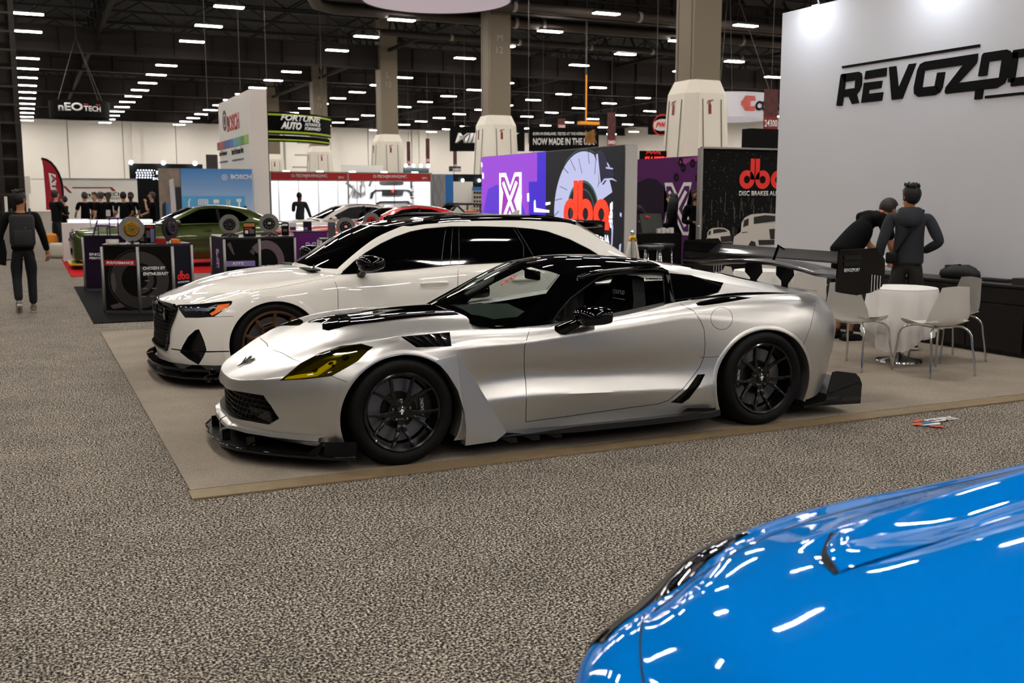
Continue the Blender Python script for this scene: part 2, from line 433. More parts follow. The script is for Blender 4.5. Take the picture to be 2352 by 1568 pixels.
# ---- high-bay lamps in rows
LAMP = mat('lamp_glow', 'ffffff', .4, emit='fff7ee', es=66); HOUS = mat('lamp_housing', '26241f', .6)
LX = [-7.2, .6, 8.5, 16.4, 24.2, 31.95, 39.7, 47.2, 55, 62.7, 70.4]; LY = [41.6+5.55*k for k in range(-11, 16)]
def lamp():
    e = empty('high_bay_lamp', (0, 0, 0)); mb = MB(); mb.box((0, 0, .06), (1.26, .34, .10)); mb.obj('housing', HOUS, e)
    mb = MB(); mb.box((0, 0, -.005), (1.24, .36, .035), bevel=.01); mb.obj('diffuser', LAMP, e)
    mb = MB(); mb.tube([(-.5, 0, .1), (-.5, 0, 3.22)], .012, 6); mb.tube([(.5, 0, .1), (.5, 0, 3.22)], .012, 6); mb.obj('hanger', HOUS, e); return e
lp0 = None; col_names = ['second row left of the aisle', 'row above the left aisle', 'row over the left of the booths', 'row over the middle booths', 'row right of the round lamp', 'row in front of the right column', 'row behind the right column', 'far right row', 'far right row', 'far right row', 'far right row']
for i, X in enumerate(LX):
    for j, Y in enumerate(LY):
        if (X > 50 and Y < 30) or (Y > 126) or math.hypot(X-9.37, Y-24.3) < 3: continue
        o = lp0 if lp0 is not None and i == 0 and j == 0 else (copy_tree(lp0) if lp0 else lamp())
        if lp0 is None: lp0 = o
        o.location = (X, Y, 9.8); tag(o, 'white high-bay lamp hanging in the %s' % col_names[i], 'lamp', 'high-bay lamps, '+col_names[i])
# ---- steel columns with white octagonal covers and fire cabinets
COLM = mat('column_taupe', '6f6555', .7, noise=.05, nscale=1); COVER = mat('cover_white', 'd6d1c4', .6, noise=.04, nscale=1); REDP = mat('fire_red', '7a1210', .5)
def ext_icon(mb, o, r, u, h):
    strokes(mb, [[(-.09*h, 0), (.14*h, 0), (.14*h, .62*h), (.07*h, .74*h), (-.02*h, .74*h), (-.09*h, .62*h)], [(-.02*h, .74*h), (.07*h, .74*h), (.07*h, .86*h), (-.02*h, .86*h)], [(-.22*h, .70*h), (-.17*h, .72*h), (-.10*h, .88*h), (.34*h, .96*h), (.34*h, 1.02*h), (-.14*h, .95*h)]], o, r, u, .01)
labs = ['broad taupe steel column in a white octagonal cover, right beside the big white booth wall', 'taupe column in a white cover rising behind the purple video wall', 'taupe column in a white cover behind the red-fascia parts booth', 'taupe column in a white cover beneath the black and lime hanging banner', 'small far taupe column in a white cover next to the white tower']
for k in range(5):
    X, Y = 20.3, 28.9+16.2*k; e = empty('column', (X, Y, 0), 0, labs[k], 'column')
    mb = MB()
    for (c, d) in (((0, -.46, 6.5), (1.05, .12, 13)), ((0, .46, 6.5), (1.05, .12, 13)), ((.0, 0, 6.5), (.10, .85, 13)), ((-.47, 0, 6.5), (.11, .70, 13))): mb.box(c, d)
    mb.obj('steel_shaft', COLM, e)
    mb = MB(); oct_ = lambda r, c, z: [(-r, -r+c, z), (-r+c, -r, z), (r-c, -r, z), (r, -r+c, z), (r, r-c, z), (r-c, r, z), (-r+c, r, z), (-r, r-c, z)]
    prof = [(1.02, .40, 0), (.98, .38, 2.0), (.82, .34, 4.95), (.60, .16, 5.38), (.5, .1, 5.40)]
    mb.grid([[Vector(p) for p in oct_(r, c, z)] for r, c, z in prof], closed_u=True); cv = mb.obj('octagonal_cover', COVER, e)
    for (rx, ry, d) in ((0, -1, .5), (-1, 0, .5)):
        r = Vector((1, 0, 0)) if ry else Vector((0, -1, 0)); n_ = Vector((rx, ry, 0)); base = n_*.915
        m2 = MB(); p0 = base-r*.36
        for (x_, z0, z1) in ((-.36, 1.0, 4.75), (.36, 1.0, 4.75)):
            q = n_*1.0; m2.bar(Vector((0, 0, z0))+r*x_+n_*(.94-(z0-2)*.0542+.09), Vector((0, 0, z1))+r*x_+n_*(.98-(z1-2)*.0542+.012), .02, .02)
        m2.obj('cabinet_door_frame', mat('seam_grey', '4c4a47', .8), cv)
        m2 = MB(); ext_icon(m2, Vector((0, 0, 4.28))+n_*.872-r*.1, r, Vector((n_.x*-.05, n_.y*-.05, 1)), .45); m2.obj('extinguisher_sign', REDP, cv)
    lettering(['N', 'M', 'L', 'K', 'J'][k], (-.16, -.525, 8.75), (1, 0, 0), (0, 0, 1), .3, mat('dim_print', '8d877c', .7), e, depth=.005)
    lettering('12' if k else '11', (-.2, -.525, 8.2), (1, 0, 0), (0, 0, 1), .3, mat('dim_print', '8d877c', .7), e, depth=.005)
e = empty('lattice_column', (-1.05, 39.5, 0), 0, 'dark brown lattice column at the left edge of the picture', 'column')
mb = MB()
for x in (-.95, -.3, .35, .95): mb.box((x, 0, 6.5), (.16, .5, 13))
mb.box((0, .3, 6.5), (2.1, .04, 13)); mb.obj('uprights', mat('dark_brown', '1c1611', .8), e)
mb = MB()
for z in range(22): mb.box((0, -.2, .5+z*.6), (2.1, .12, .07))
mb.obj('cross_bars', mat('dark_olive', '241d14', .7), e)
# ---- thin cables and the orange-wrapped chain
def cable(u, v0, v1, D, r, m, lab, nm='cable'):
    a = SP(u, v1, D); top = 12.9; mb = MB(); mb.tube([a, (a[0], a[1], top)], r, 6); return tag(mb.obj(nm, m), lab, 'cable')
CABM = mat('cable_grey', '4b4844', .7)
# ================================================================== booth wall with the big wordmark
XW = 9.5
BW = mat('booth_wall_fabric', 'cacacf', .75, noise=.015, nscale=1.5); INK = mat('ink_black', '050506', .6, spec=.1)
e = empty('booth_wall', (XW, 7.0, .0), 0, 'tall pale booth wall carrying a huge black slanted wordmark', 'wall panel')
mb = MB(); mb.box((.12, .3, 2.05), (.24, 8.55, 4.1), bevel=.01); mb.obj('panel', BW, e)
C4 = lambda pts: crop(1800, 60, 4.261, pts)
strk = [[(520,778),(562,480),(578,468),(622,462),(578,778)], [(570,470),(740,445),(765,460),(772,500),(705,530),(600,545)], [(705,530),(772,500),(768,580),(745,635),(700,608)], [(600,620),(700,605),(748,630),(718,670),(640,690),(585,694)], [(640,688),(718,666),(742,750),(672,762)],
 [(795,520),(808,440),(1015,405),(1008,488)], [(790,555),(970,533),(958,605),(840,622),(835,662),(775,670)], [(762,750),(775,668),(835,662),(978,645),(965,728)],
 [(1035,400),(1105,390),(1128,605),(1165,710),(1062,720)], [(1128,605),(1230,372),(1302,362),(1165,710)],
 [(1385,348),(1340,372),(1312,430),(1278,600),(1280,660),(1320,692),(1360,600),(1385,432)], [(1320,692),(1355,600),(1482,585),(1512,600),(1530,650),(1480,674)], [(1482,586),(1508,455),(1585,448),(1558,600),(1530,650)],
 [(1385,348),(1905,268),(1900,330),(1760,380),(1383,433)], [(1760,380),(1900,330),(1890,365),(1715,555),(1580,645),(1590,600)], [(1580,640),(1590,662),(2090,605),(2165,560),(2112,503),(1715,555)],
 [(2112,505),(2140,325),(2190,228),(2225,245),(2237,290),(2205,480),(2165,560)], [(1945,285),(1965,262),(2190,228),(2142,327),(2012,347)], [(1945,285),(2014,345),(1995,482),(1908,490)], [(1880,625),(1962,615),(1945,710),(1870,718)],
 [(575,392),(1925,176),(1925,203),(577,412)], [(1975,682),(2352,643),(2352,668),(1975,708)]]
mb = MB()
for s in strk:
    P = [onx(u, v, XW) for u, v in C4(s)]
    mb.prism([(-.012, p[1]-7.0, p[2]) for p in P], (.013, 0, 0))
# the rest of the word runs on beyond the frame: O R T, built from the same bars
yo = onx(*C4([(2240, 400)])[0], XW)[1]-7.0; zt = 3.02; zb = 2.58
def bar2(p, q, w_): mb.bar((-.006, p[0], p[1]), (-.006, q[0], q[1]), w_, .013, up=(1, 0, 0))
pz = onx(*C4([(2290, 232)])[0], XW)[2]; pb = onx(*C4([(2250, 585)])[0], XW)[2]; hh = pz-pb; w1 = .085
y = yo
for L_ in ('O', 'R', 'T'):
    if L_ == 'O':
        for p, q in (((y, pb+.04), (y-.03, pz-.02)), ((y, pz-.04), (y-.42, pz-.04)), ((y-.39, pz-.02), (y-.36, pb+.03)), ((y, pb+.04), (y-.40, pb+.04))): bar2(p, q, w1)
    if L_ == 'R':
        for p, q in (((y, pb), (y-.03, pz)), ((y, pz-.04), (y-.40, pz-.04)), ((y-.38, pz), (y-.37, pz-.22)), ((y, pz-.22), (y-.38, pz-.22)), ((y-.2, pz-.22), (y-.36, pb))): bar2(p, q, w1)
    if L_ == 'T':
        for p, q in (((y+.05, pz-.04), (y-.42, pz-.04)), ((y-.17, pb), (y-.20, pz))): bar2(p, q, w1)
    y -= .53
p = onx(2352, 60+655/4.261, XW); mb.prism([(-.012, p[1]-7.0, p[2]+.006), (-.012, y+.2, p[2]+.006), (-.012, y+.2, p[2]-.02), (-.012, p[1]-7.0, p[2]-.02)], (.013, 0, 0))
mb.obj('wordmark', INK, e)
for i, (y_, lab) in enumerate(((10.9, 'arm spotlight clipped over the far top corner of the big white wall'), (8.8, 'arm spotlight clipped over the top of the big white wall, middle one'), (6.3, 'arm spotlight clipped over the near top of the big white wall'))):
    t = empty('arm_spotlight', (XW+.05, y_, 4.1), 0, lab, 'spotlight')
    mb = MB(); mb.tube([(0, 0, 0), (-.05, 0, .12), (-.45, 0, .22)], .012, 8); mb.obj('arm', CHR0 if False else mat('chrome', 'd8d8da', .12, 1.0), t, True)
    mb = MB(); mb.lathe([(.02, .05), (.06, .0), (.075, -.08), (.07, -.08), (.0, -.02)], 16, c=(-.47, 0, .20)); mb.obj('lamp_head', mat('chrome', 'd8d8da', .12, 1.0), t, True)
    mb = MB(); mb.lathe([(0, 0), (.065, 0)], 16, c=(-.47, 0, .14)); mb.obj('bulb', mat('spot_glow', 'ffffff', .4, emit='e6f0ff', es=30), t)
    area_light('spot_light', (XW-.45, y_, 4.22), (XW, y_-.05, 3.2), .12, 5.0, (.86, .93, 1.0))
# ================================================================== sign glyphs shared by several booths
def ring(cx, cy, r0, r1, a0=0, a1=2*PI, n=28):
    out = []
    for i in range(n):
        a, b = a0+(a1-a0)*i/n, a0+(a1-a0)*(i+1)/n
        out.append([(cx+r0*math.cos(a), cy+r0*math.sin(a)), (cx+r1*math.cos(a), cy+r1*math.sin(a)), (cx+r1*math.cos(b), cy+r1*math.sin(b)), (cx+r0*math.cos(b), cy+r0*math.sin(b))])
    return out
def rect(x0, y0, x1, y1): return [(x0, y0), (x1, y0), (x1, y1), (x0, y1)]
def tf(polys, s, dx=0, dy=0, sx=1): return [[(x*s*sx+dx, y*s+dy) for x, y in p] for p in polys]
def dba_glyph():
    """three round letters, height 1.62, bowl diameter 1"""
    return ring(.5, .5, .21, .5)+[rect(.72, .5, 1.0, 1.62)]+ring(1.56, .5, .21, .5)+[rect(1.06, .5, 1.34, 1.62)]+ring(2.62, .5, .21, .5)+[rect(2.84, 0, 3.12, .5), rect(2.98, .45, 3.12, .62)]
def x_poly(w, h, t):
    """letter X, half width w, half height h, arm t"""
    a, b, c, d = t
    return [[(-w, h), (-a, h), (0, b), (a, h), (w, h), (w, h-c), (d, 0), (w, -h+c), (w, -h), (a, -h), (0, -b), (-a, -h), (-w, -h), (-w, -h+c), (-d, 0), (-w, h-c)]]
def x_logo(origin, r, u, h, par, m_out, m_in, nm='cross_logo', base=True, words=True):
    o = Vector(origin); n_ = Vector(r).cross(Vector(u)).normalized()
    mb = MB(); strokes(mb, tf(x_poly(.50, .54, (.21, .27, .25, .30)), h), o, r, u, .006); mb.tri(); a = mb.obj(nm, m_out, par)
    mb = MB(); strokes(mb, tf(x_poly(.42, .465, (.245, .18, .16, .19)), h), o+n_*.004, r, u, .006); mb.tri(); mb.obj('logo_inlay', m_in, a)
    mb = MB(); strokes(mb, tf([[(-.35, .34), (-.27, .38), (.35, -.34), (.27, -.38)], [(.35, .34), (.27, .38), (-.35, -.34), (-.27, -.38)]], h), o+n_*.008, r, u, .006); mb.obj('logo_core', m_out, a)
    if base:
        mb = MB(); strokes(mb, tf([rect(-.50, -.86, .50, -.5)], h), o, r, u, .006); mb.obj('logo_plate', m_out, a)
        lettering('CLUTCH', o+n_*.007+Vector(r)*(-.36*h)+Vector(u)*(-.80*h), r, u, .22*h, m_in, a, width=.72*h, depth=.003, bold=.01)
    return a
DBAR = mat('brand_red', 'e0261c', .5); PURP = mat('print_purple', '501858', .7, spec=.2); PURD = mat('print_dark_purple', '180620', .7, spec=.2); GREYP = mat('print_grey', '55504f', .6); NAVY = mat('print_navy', '060814', .7, spec=.2); BLK = mat('print_black', '030303', .7, spec=.15); WH = mat('print_white', 'dcdcdc', .6)
ALU = mat('aluminium_frame', '8f8d8a', .45, .6)
# ---- the video wall: screens give off their own light
def scr(name, c, s=1.0): return mat(name, '101010', .4, emit=c, es=s)
Y0, Y1, ZT = 14.08, 19.7, 2.435; XL = 8.55
e = empty('video_wall', (XL, Y1, 0), 0, 'long video wall showing a purple half and a brake disc with red letters', 'video wall')
mb = MB(); mb.box((.13, (Y0-Y1)/2, ZT/2), (.22, Y1-Y0, ZT)); mb.obj('cabinet', mat('cabinet_grey', 'aaa8a6', .6), e)
R_ = (0, -1, 0); U_ = (0, 0, 1)                                      # along the wall towards the viewer
def lw(u, v): p = onx(u, v, XL); return (Y1-p[1], p[2])
LWC = lambda pts: [lw(1000+x/3.919, 220+y/3.919) for x, y in pts]
W_ = Y1-Y0; xm = LWC([(1000, 700)])[0][0]
mb = MB(); strokes(mb, [rect(.01, .01, xm, ZT-.01)], (0, 0, 0), R_, U_, .012); mb.obj('purple_screen', scr('screen_purple', '7a38a8', .9), e)
mb = MB(); strokes(mb, [rect(xm, .01, W_-.01, ZT-.01)], (0, 0, 0), R_, U_, .012); mb.obj('dark_screen', scr('screen_dark', '0e0f14', .9), e)
mb = MB(); strokes(mb, [rect(xm-.35, .01, xm, ZT-.01)], (-.002, 0, 0), R_, U_, .012); strokes(mb, [rect(xm-.7, .3, xm-.35, 1.9)], (-.001, 0, 0), R_, U_, .012); mb.obj('blue_band', scr('screen_blue', '3420a0', .9), e)
mb = MB(); strokes(mb, [[(.01, 1.15)]+LWC([(480,840),(560,800),(640,830),(760,900),(830,1100)])+[(1.6, .02), (.01, .02)]], (-.003, 0, 0), R_, U_, .012); mb.tri(); mb.obj('violet_disc', scr('screen_violet', '4a2aa4', .9), e)
mb = MB(); strokes(mb, [LWC(q) for q in ([(418,600),(425,600),(428,640),(420,640)], [(430,690),(440,700),(440,745),(430,745)], [(832,880),(848,875),(850,950),(835,950)], [(895,950),(905,935),(910,1010),(1030,1030),(1030,1050),(895,1045)], [(1000,960),(1040,955),(1040,975),(1000,985)], [(770,890),(782,890),(782,920),(770,920)])], (-.005, 0, 0), R_, U_, .012); mb.obj('light_specks', scr('screen_white', 'f4ecff', 1.2), e)
cx_, cy_ = LWC([(680, 945)])[0]
x_logo(Vector((-.014, -cx_, cy_)), R_, U_, 1.0, e, scr('screen_white', 'f4ecff', 1.2), scr('screen_magenta', '80308e', .9), 'cross_logo', False)
# brake disc artwork
dc = LWC([(1330, 1060)])[0]; kx = 1.0
def ell(r0, r1, a0=0, a1=2*PI, n=40): return ring(dc[0], dc[1], r0, r1, a0, a1, n)
mb = MB(); strokes(mb, ell(.56, 1.04, .35, 3.4), (-.002, 0, 0), R_, U_, .012); mb.obj('disc_face', scr('screen_silver', '9a9dbb', .85), e)
mb = MB(); strokes(mb, ell(1.065, 1.08, .9, 2.2)+ell(.40, .42, 0, 2*PI)+ell(.52, .56, .2, 3.6), (-.004, 0, 0), R_, U_, .012); mb.obj('disc_rings', scr('screen_green_grey', '2e4640', .9), e)
mb = MB(); lines = []
for k in range(9):
    a = .7+k*.3; r = .68+.09*(k % 3); lines.append([(dc[0]+r*math.cos(a), dc[1]+r*math.sin(a)), (dc[0]+(r+.26)*math.cos(a+.12), dc[1]+(r+.26)*math.sin(a+.12)), (dc[0]+(r+.26)*math.cos(a+.13), dc[1]+(r+.26)*math.sin(a+.13)), (dc[0]+r*math.cos(a+.016), dc[1]+r*math.sin(a+.016))])
strokes(mb, lines, (-.015, 0, 0), R_, U_, .003); mb.obj('disc_slots', scr('screen_dark', '0e0f14', .9), e)
mb = MB(); strokes(mb, [LWC(q) for q in ([(1435,530),(1460,490),(1500,488),(1530,520),(1560,600),(1600,640),(1620,720),(1560,745),(1520,800),(1480,790),(1465,600)],)], (-.006, 0, 0), R_, U_, .012); mb.tri(); mb.obj('caliper_shape', scr('screen_caliper', '1c1a2c', .9), e)
mb = MB(); strokes(mb, [LWC(q) for q in ([(1455,530),(1470,520),(1500,810),(1490,815)], [(1545,640),(1605,650),(1605,662),(1545,655)], [(1560,600),(1580,640),(1570,645),(1552,605)], [(1490,800),(1530,745),(1600,740),(1640,770),(1600,755),(1535,760),(1498,812)], [(1672,1050),(1684,1060),(1680,1090),(1670,1080)], [(1665,1340),(1678,1330),(1672,1410),(1662,1430)], [(1590,1100),(1606,1180),(1600,1330),(1590,1400),(1594,1300),(1598,1180)])], (-.009, 0, 0), R_, U_, .012); mb.tri(); mb.obj('edge_glints', scr('screen_silver', '9a9dbb', .85), e)
p0 = LWC([(1162, 1165)])[0]; p1 = LWC([(1570, 1210)])[0]
hB = (p1[0]-p0[0])/3.12
mb = MB(); strokes(mb, tf(dba_glyph(), hB, p0[0], LWC([(1330, 1195)])[0][1]), (-.016, 0, 0), R_, U_, .006); mb.obj('red_letters', scr('screen_red', 'f0301c', 1.1), e)
q0 = LWC([(1120, 1300)])[0]; q1 = LWC([(1572, 1310)])[0]
lettering('DISC BRAKES AUSTRALIA', (-.016, -q0[0], q0[1]), R_, U_, .15, scr('screen_white', 'f4ecff', 1.2), e, width=q1[0]-q0[0], depth=.003, bold=.012)
q = LWC([(1600, 1190)])[0]; lettering('dba', (-.016, -q[0], q[1]), (0, 0, 1), (0, 1, 0), .11, scr('screen_white', 'f4ecff', 1.2), e, width=.42, depth=.003, bold=.03)
# ---- printed partitions right of it
def panel(name, p, q, zt, th, m, lab, cat='wall panel'):
    """upright panel between ground points p and q; returns (thing, place(x,z), right vector)"""
    p = Vector((p[0], p[1], 0)); q = Vector((q[0], q[1], 0)); r = (q-p).normalized(); n_ = r.cross(Vector((0, 0, 1))); L = (q-p).length
    e = empty(name, p, 0, lab, cat); mb = MB(); mb.prism([(0, 0, .0), r*L, r*L+Vector((0, 0, zt)), (0, 0, zt)], -n_*th); mb.obj('board', m, e); return e, r, n_, L
FORE, fr_, fn_, fL = panel('forest_partition', (10.84, 15.25), (13.4, 15.25), 2.47, .08, mat('forest_print', '050505', .7, spec=.15), 'black and white forest print partition with red letters and pale pickup trucks')
U3 = Vector((0, 0, 1))
mb = MB(); mb.box((-.02, 0, 1.235), (.05, .10, 2.47)); mb.box((fL/2, 0, 2.48), (fL, .09, .03)); mb.obj('frame', ALU, FORE)
rn = random.Random(5); tr_ = []; fo = []
for k in range(90):
    x = rn.uniform(.02, fL-.05); w_ = rn.uniform(.003, .008); z0 = rn.uniform(.85, 1.55); tr_.append(rect(x, z0, x+w_, z0+rn.uniform(.04, .2)))
for k in range(420):
    x = rn.uniform(.02, fL-.05); z = rn.uniform(1.05, 2.44)
    if .9 < x < 2.1 and 1.5 < z < 2.2: continue
    s = rn.uniform(.004, .016); a = rn.uniform(0, PI); fo.append([(x+s*math.cos(a+t)*rn.uniform(.4, 1.3), z+s*math.sin(a+t)*rn.uniform(.4, 1.3)) for t in (0, 1.6, 3.1, 4.7)])
mb = MB(); strokes(mb, fo, fn_*.001, fr_, U3, .002); mb.obj('foliage_glints', mat('print_dim_grey', '3f3d3b', .7), FORE)
mb = MB(); strokes(mb, tr_, fn_*.001, fr_, U3, .002); mb.obj('birch_gaps', mat('print_soft_grey', '5c5956', .7), FORE)
def fw(u, v): p = ony(u, v, 15.25); return (p[0]-10.84, p[2])
FC = lambda pts: [fw(1420+x/3.41, 180+y/3.41) for x, y in pts]
g0 = FC([(945, 865)])[0]; g1 = FC([(1062, 865)])[0]; hb = (g1[0]-g0[0])
mb = MB(); strokes(mb, tf(dba_glyph(), hb, g0[0], g0[1]), fn_*.004, fr_, U3, .004); mb.obj('red_letters', DBAR, FORE)
q0 = FC([(945, 918)])[0]; lettering('DISC BRAKES AUSTRALIA', Vector((q0[0], 0, q0[1]))+fn_*.004, fr_, U3, .085, WH, FORE, width=1.27, depth=.002, bold=.012)
PK = mat('print_pickup', 'b9b3ac', .7); PD = mat('print_shadow', '1a1817', .7)
pb_ = [(895,1310),(905,1240),(960,1200),(965,1130),(990,1090),(1040,1065),(1150,1055),(1250,1062),(1330,1100),(1345,1180),(1370,1200),(1380,1330),(1250,1335),(1100,1325)]
pd_ = [[(985,1110),(1020,1095),(1018,1150),(975,1165)], [(1060,1085),(1150,1070),(1250,1078),(1300,1110),(1180,1125),(1060,1140)], [(1180,1180),(1370,1165),(1375,1250),(1190,1260)], [(1095,1265),(1370,1260),(1375,1300),(1100,1305)], [(1020,1300),(1040,1270),(1070,1280),(1080,1320),(1020,1322)], [(965,1205),(1010,1200),(1012,1206),(966,1212)]]
for nm, f_ in (('near_pickup_print', lambda q: q), ('far_pickup_print', lambda q: [(665+(x-895)*.47, 1168+(y-1055)*.56) for x, y in q])):
    mb = MB(); strokes(mb, [FC(f_(pb_))], fn_*.003, fr_, U3, .003); mb.tri(); o = mb.obj(nm, PK, FORE)
    mb = MB(); strokes(mb, [FC(f_(q)) for q in pd_], fn_*.006, fr_, U3, .003); mb.tri(); mb.obj('print_shade', PD, o)
mb = MB(); mb.ball((-.045, -.03, 1.10), .02); mb.obj('frame_knob', mat('chrome', 'd8d8da', .12, 1.0), FORE, True)
PX_, pr_, pn_, pL = panel('purple_partition', (12.3, 21.0), (12.3, 15.35), 2.44, .08, PURP, 'purple printed partition with a white letter X behind the woman in black')
def pw(u, v): p = onx(u, v, 12.3); return (21.0-p[1], p[2])
PC = lambda pts: [pw(1420+x/3.41, 180+y/3.41) for x, y in pts]
mb = MB(); strokes(mb, [[(0, 0), (2.5, 0), (2.5, 1.2)]+PC([(370,860),(300,790),(230,780),(190,800)])+[(0, 1.7)], PC([(560,900),(600,880),(640,860),(640,1240),(570,1240),(545,1000)])], pn_*.001, pr_, U3, .003); mb.tri(); mb.obj('dark_shapes', PURD, PX_)
mb = MB(); strokes(mb, sum([ring(*PC([c])[0], .03, .09) for c in ((510,700),(455,775),(583,665),(490,655),(625,780))], []), pn_*.003, pr_, U3, .003); mb.obj('drilled_holes', BLK, PX_)
mb = MB(); strokes(mb, [PC([(465,635),(630,612),(628,645),(560,650),(500,690)])], pn_*.0005, pr_, U3, .004); mb.tri(); mb.obj('magenta_flash', mat('print_magenta', '8e2f80', .6), PX_)
q = PC([(466, 1020)])[0]; x_logo(Vector((0, -q[0], q[1]))+pn_*.006, pr_, U3, 1.0, PX_, WH, PURP, 'cross_logo', False)
e, r, n_, L = panel('dark_partition', (10.0, 18.3), (10.35, 17.4), 2.2, .1, mat('print_black', '0a0809', .6), 'narrow dark partition behind the end of the video wall')
lettering('PURE', (11.3, 24.0, 2.62), (1, 0, 0), (0, 0, 1), .1, DBAR, None)
o = bpy.data.objects[-1] if False else None
for o in list(COL.objects):
    if o.name.startswith('lettering') and o.parent is None: bpy.data.objects.remove(o)
# ---- far hanging signs
def hang(u0, v0, u1, v1, D0, D1, z_cable, th, m, nm, lab):
    a = Vector(SP(u0, v1, D0)); b = Vector(SP(u1, v1, D1)); zt = SP(u0, v0, D0)[2]; zb = min(a.z, b.z); a.z = b.z = 0
    r = (b-a).normalized(); n2 = r.cross(Vector((0, 0, 1))); e = empty(nm, a, 0, lab, 'hanging sign'); L = (b-a).length
    mb = MB(); mb.prism([(0, 0, zb), r*L+U3*zb, r*L+U3*zt, U3*zt], -n2*th); mb.obj('board', m, e)
    mb = MB(); mb.tube([r*.2*L+U3*zt, r*.2*L+U3*11], .012, 5); mb.tube([r*.8*L+U3*zt, r*.8*L+U3*11], .012, 5); mb.obj('suspension_wires', mat('cable_grey', '4b4844', .7), e)
    return e, r, n2, L, zb, zt
e, r, n2, L, zb, zt = hang(1033, 290, 1205, 347, 58, 58, 12, .2, BLK, 'hanging_banner', 'black hanging banner with slanted white capitals, half hidden by a column')
lettering('MILLTEK', r*.3+U3*(zb+.45)+n2*.01, r, U3, (zt-zb)*.40, WH, e, width=L-.6, bold=.05, shear=.25)
e, r, n2, L, zb, zt = hang(1215, 293, 1375, 347, 52, 52, 12, .2, BLK, 'hanging_banner', 'black hanging banner with two lines of white capitals')
lettering('BORN IN ENGLAND. TESTED AT THE NÜRBURGRING.', r*.2+U3*(zb+.78)+n2*.01, r, U3, .17, WH, e, width=L-.4, bold=.02); lettering('NOW MADE IN THE USA.', r*.2+U3*(zb+.30)+n2*.01, r, U3, .34, WH, e, width=L-.4, bold=.03)
mb = MB(); strokes(mb, [[(L*.8+random.random()*L*.18, zb+.3+random.random()*.8) for _ in range(3)] for k in range(26)], n2*.005, r, U3, .01); mb.obj('gold_sparks', mat('gold_fleck', 'a8763a', .5), e)
mb = MB(); p = Vector(SP(1360, 283, 50.5))-e.location; mb.box((p.x-.2, p.y, p.z), (1.05, .3, .14)); o = mb.obj('hoist_beam', mat('hoist_orange', 'e08a10', .5, emit='e08a10', es=.1)); o.location = e.location; tag(o, 'orange lifting beam above the black two-line banner', 'hoist')
e, r, n2, L, zb, zt = hang(1488, 268, 1580, 305, 40, 39, 12, .3, BLK, 'hanging_banner', 'black hanging banner with a white oval and red letters')
mb = MB(); oc = (L*.36, (zb+zt)/2); strokes(mb, [[(oc[0]+.40*math.cos(a*PI/12), oc[1]+.22*math.sin(a*PI/12)) for a in range(24)]], n2*.004, r, U3, .01); mb.obj('white_oval', WH, e)
mb = MB(); strokes(mb, [[(x, y) for x, y in q] for q in tf(ring(0, 0, .36, .40), 1, oc[0], oc[1])], n2*.008, r, U3, .01); mb.obj('oval_edge', DBAR, e); lettering('PWR', r*(oc[0]-.26)+U3*(oc[1]-.09)+n2*.02, r, U3, .2, DBAR, e, width=.52, bold=.04, shear=.3)
# curved banner, black with lime stripes
A_ = Vector(SP(560, 322, 46)); B_ = Vector(SP(760, 322, 50)); e = empty('curved_hanging_banner', (A_.x, A_.y, 0), 0, 'black curved hanging banner with lime stripes and white slanted capitals', 'hanging sign')
zt = SP(760, 270, 50)[2]; zb = SP(760, 318, 50)[2]; d = (B_-A_); d.z = 0; L = d.length; r = d.normalized(); n2 = r.cross(U3)
ptsb = [r*(L*t)+n2*(.9*math.sin(PI*t)*1.0) for t in [i/16 for i in range(17)]]
def strip(z0, z1, off, m, nm, dz=0):
    mb = MB(); mb.grid([[p+n2*off+U3*z0, p+n2*off+U3*z1] for p in ptsb]); bmesh.ops.solidify(mb.bm, geom=mb.bm.faces[:], thickness=.03); return mb.obj(nm, m, e)
strip(zb, zt, 0, BLK, 'board'); LIME = mat('lime', 'b6d422', .5)
strip(zt-.16, zt-.08, .05, LIME, 'lime_stripe'); strip(zb+.06, zb+.15, .05, LIME, 'lime_stripe'); strip(zb-.32, zb-.04, -.10, BLK, 'lower_band'); strip(zb-.26, zb-.20, -.02, LIME, 'lime_stripe')
lettering('FORTUNE', r*(L*.25)+n2*.98+U3*(zb+.60), r, U3, .27, WH, e, width=2.35, bold=.04, shear=.3); lettering('AUTO', r*(L*.25)+n2*.98+U3*(zb+.22), r, U3, .34, WH, e, width=1.2, bold=.06, shear=.3)
lettering('ADVANCE', r*(L*.25+1.35)+n2*1.0+U3*(zb+.42), r, U3, .15, WH, e, width=.95, bold=.03, shear=.2); lettering('FORWARD', r*(L*.25+1.35)+n2*1.0+U3*(zb+.23), r, U3, .15, WH, e, width=.95, bold=.03, shear=.2)
mb = MB(); mb.tube([ptsb[3]+U3*zt, ptsb[3]+U3*11], .012, 5); mb.tube([ptsb[13]+U3*zt, ptsb[13]+U3*11], .012, 5); mb.obj('suspension_wires', CABM, e)
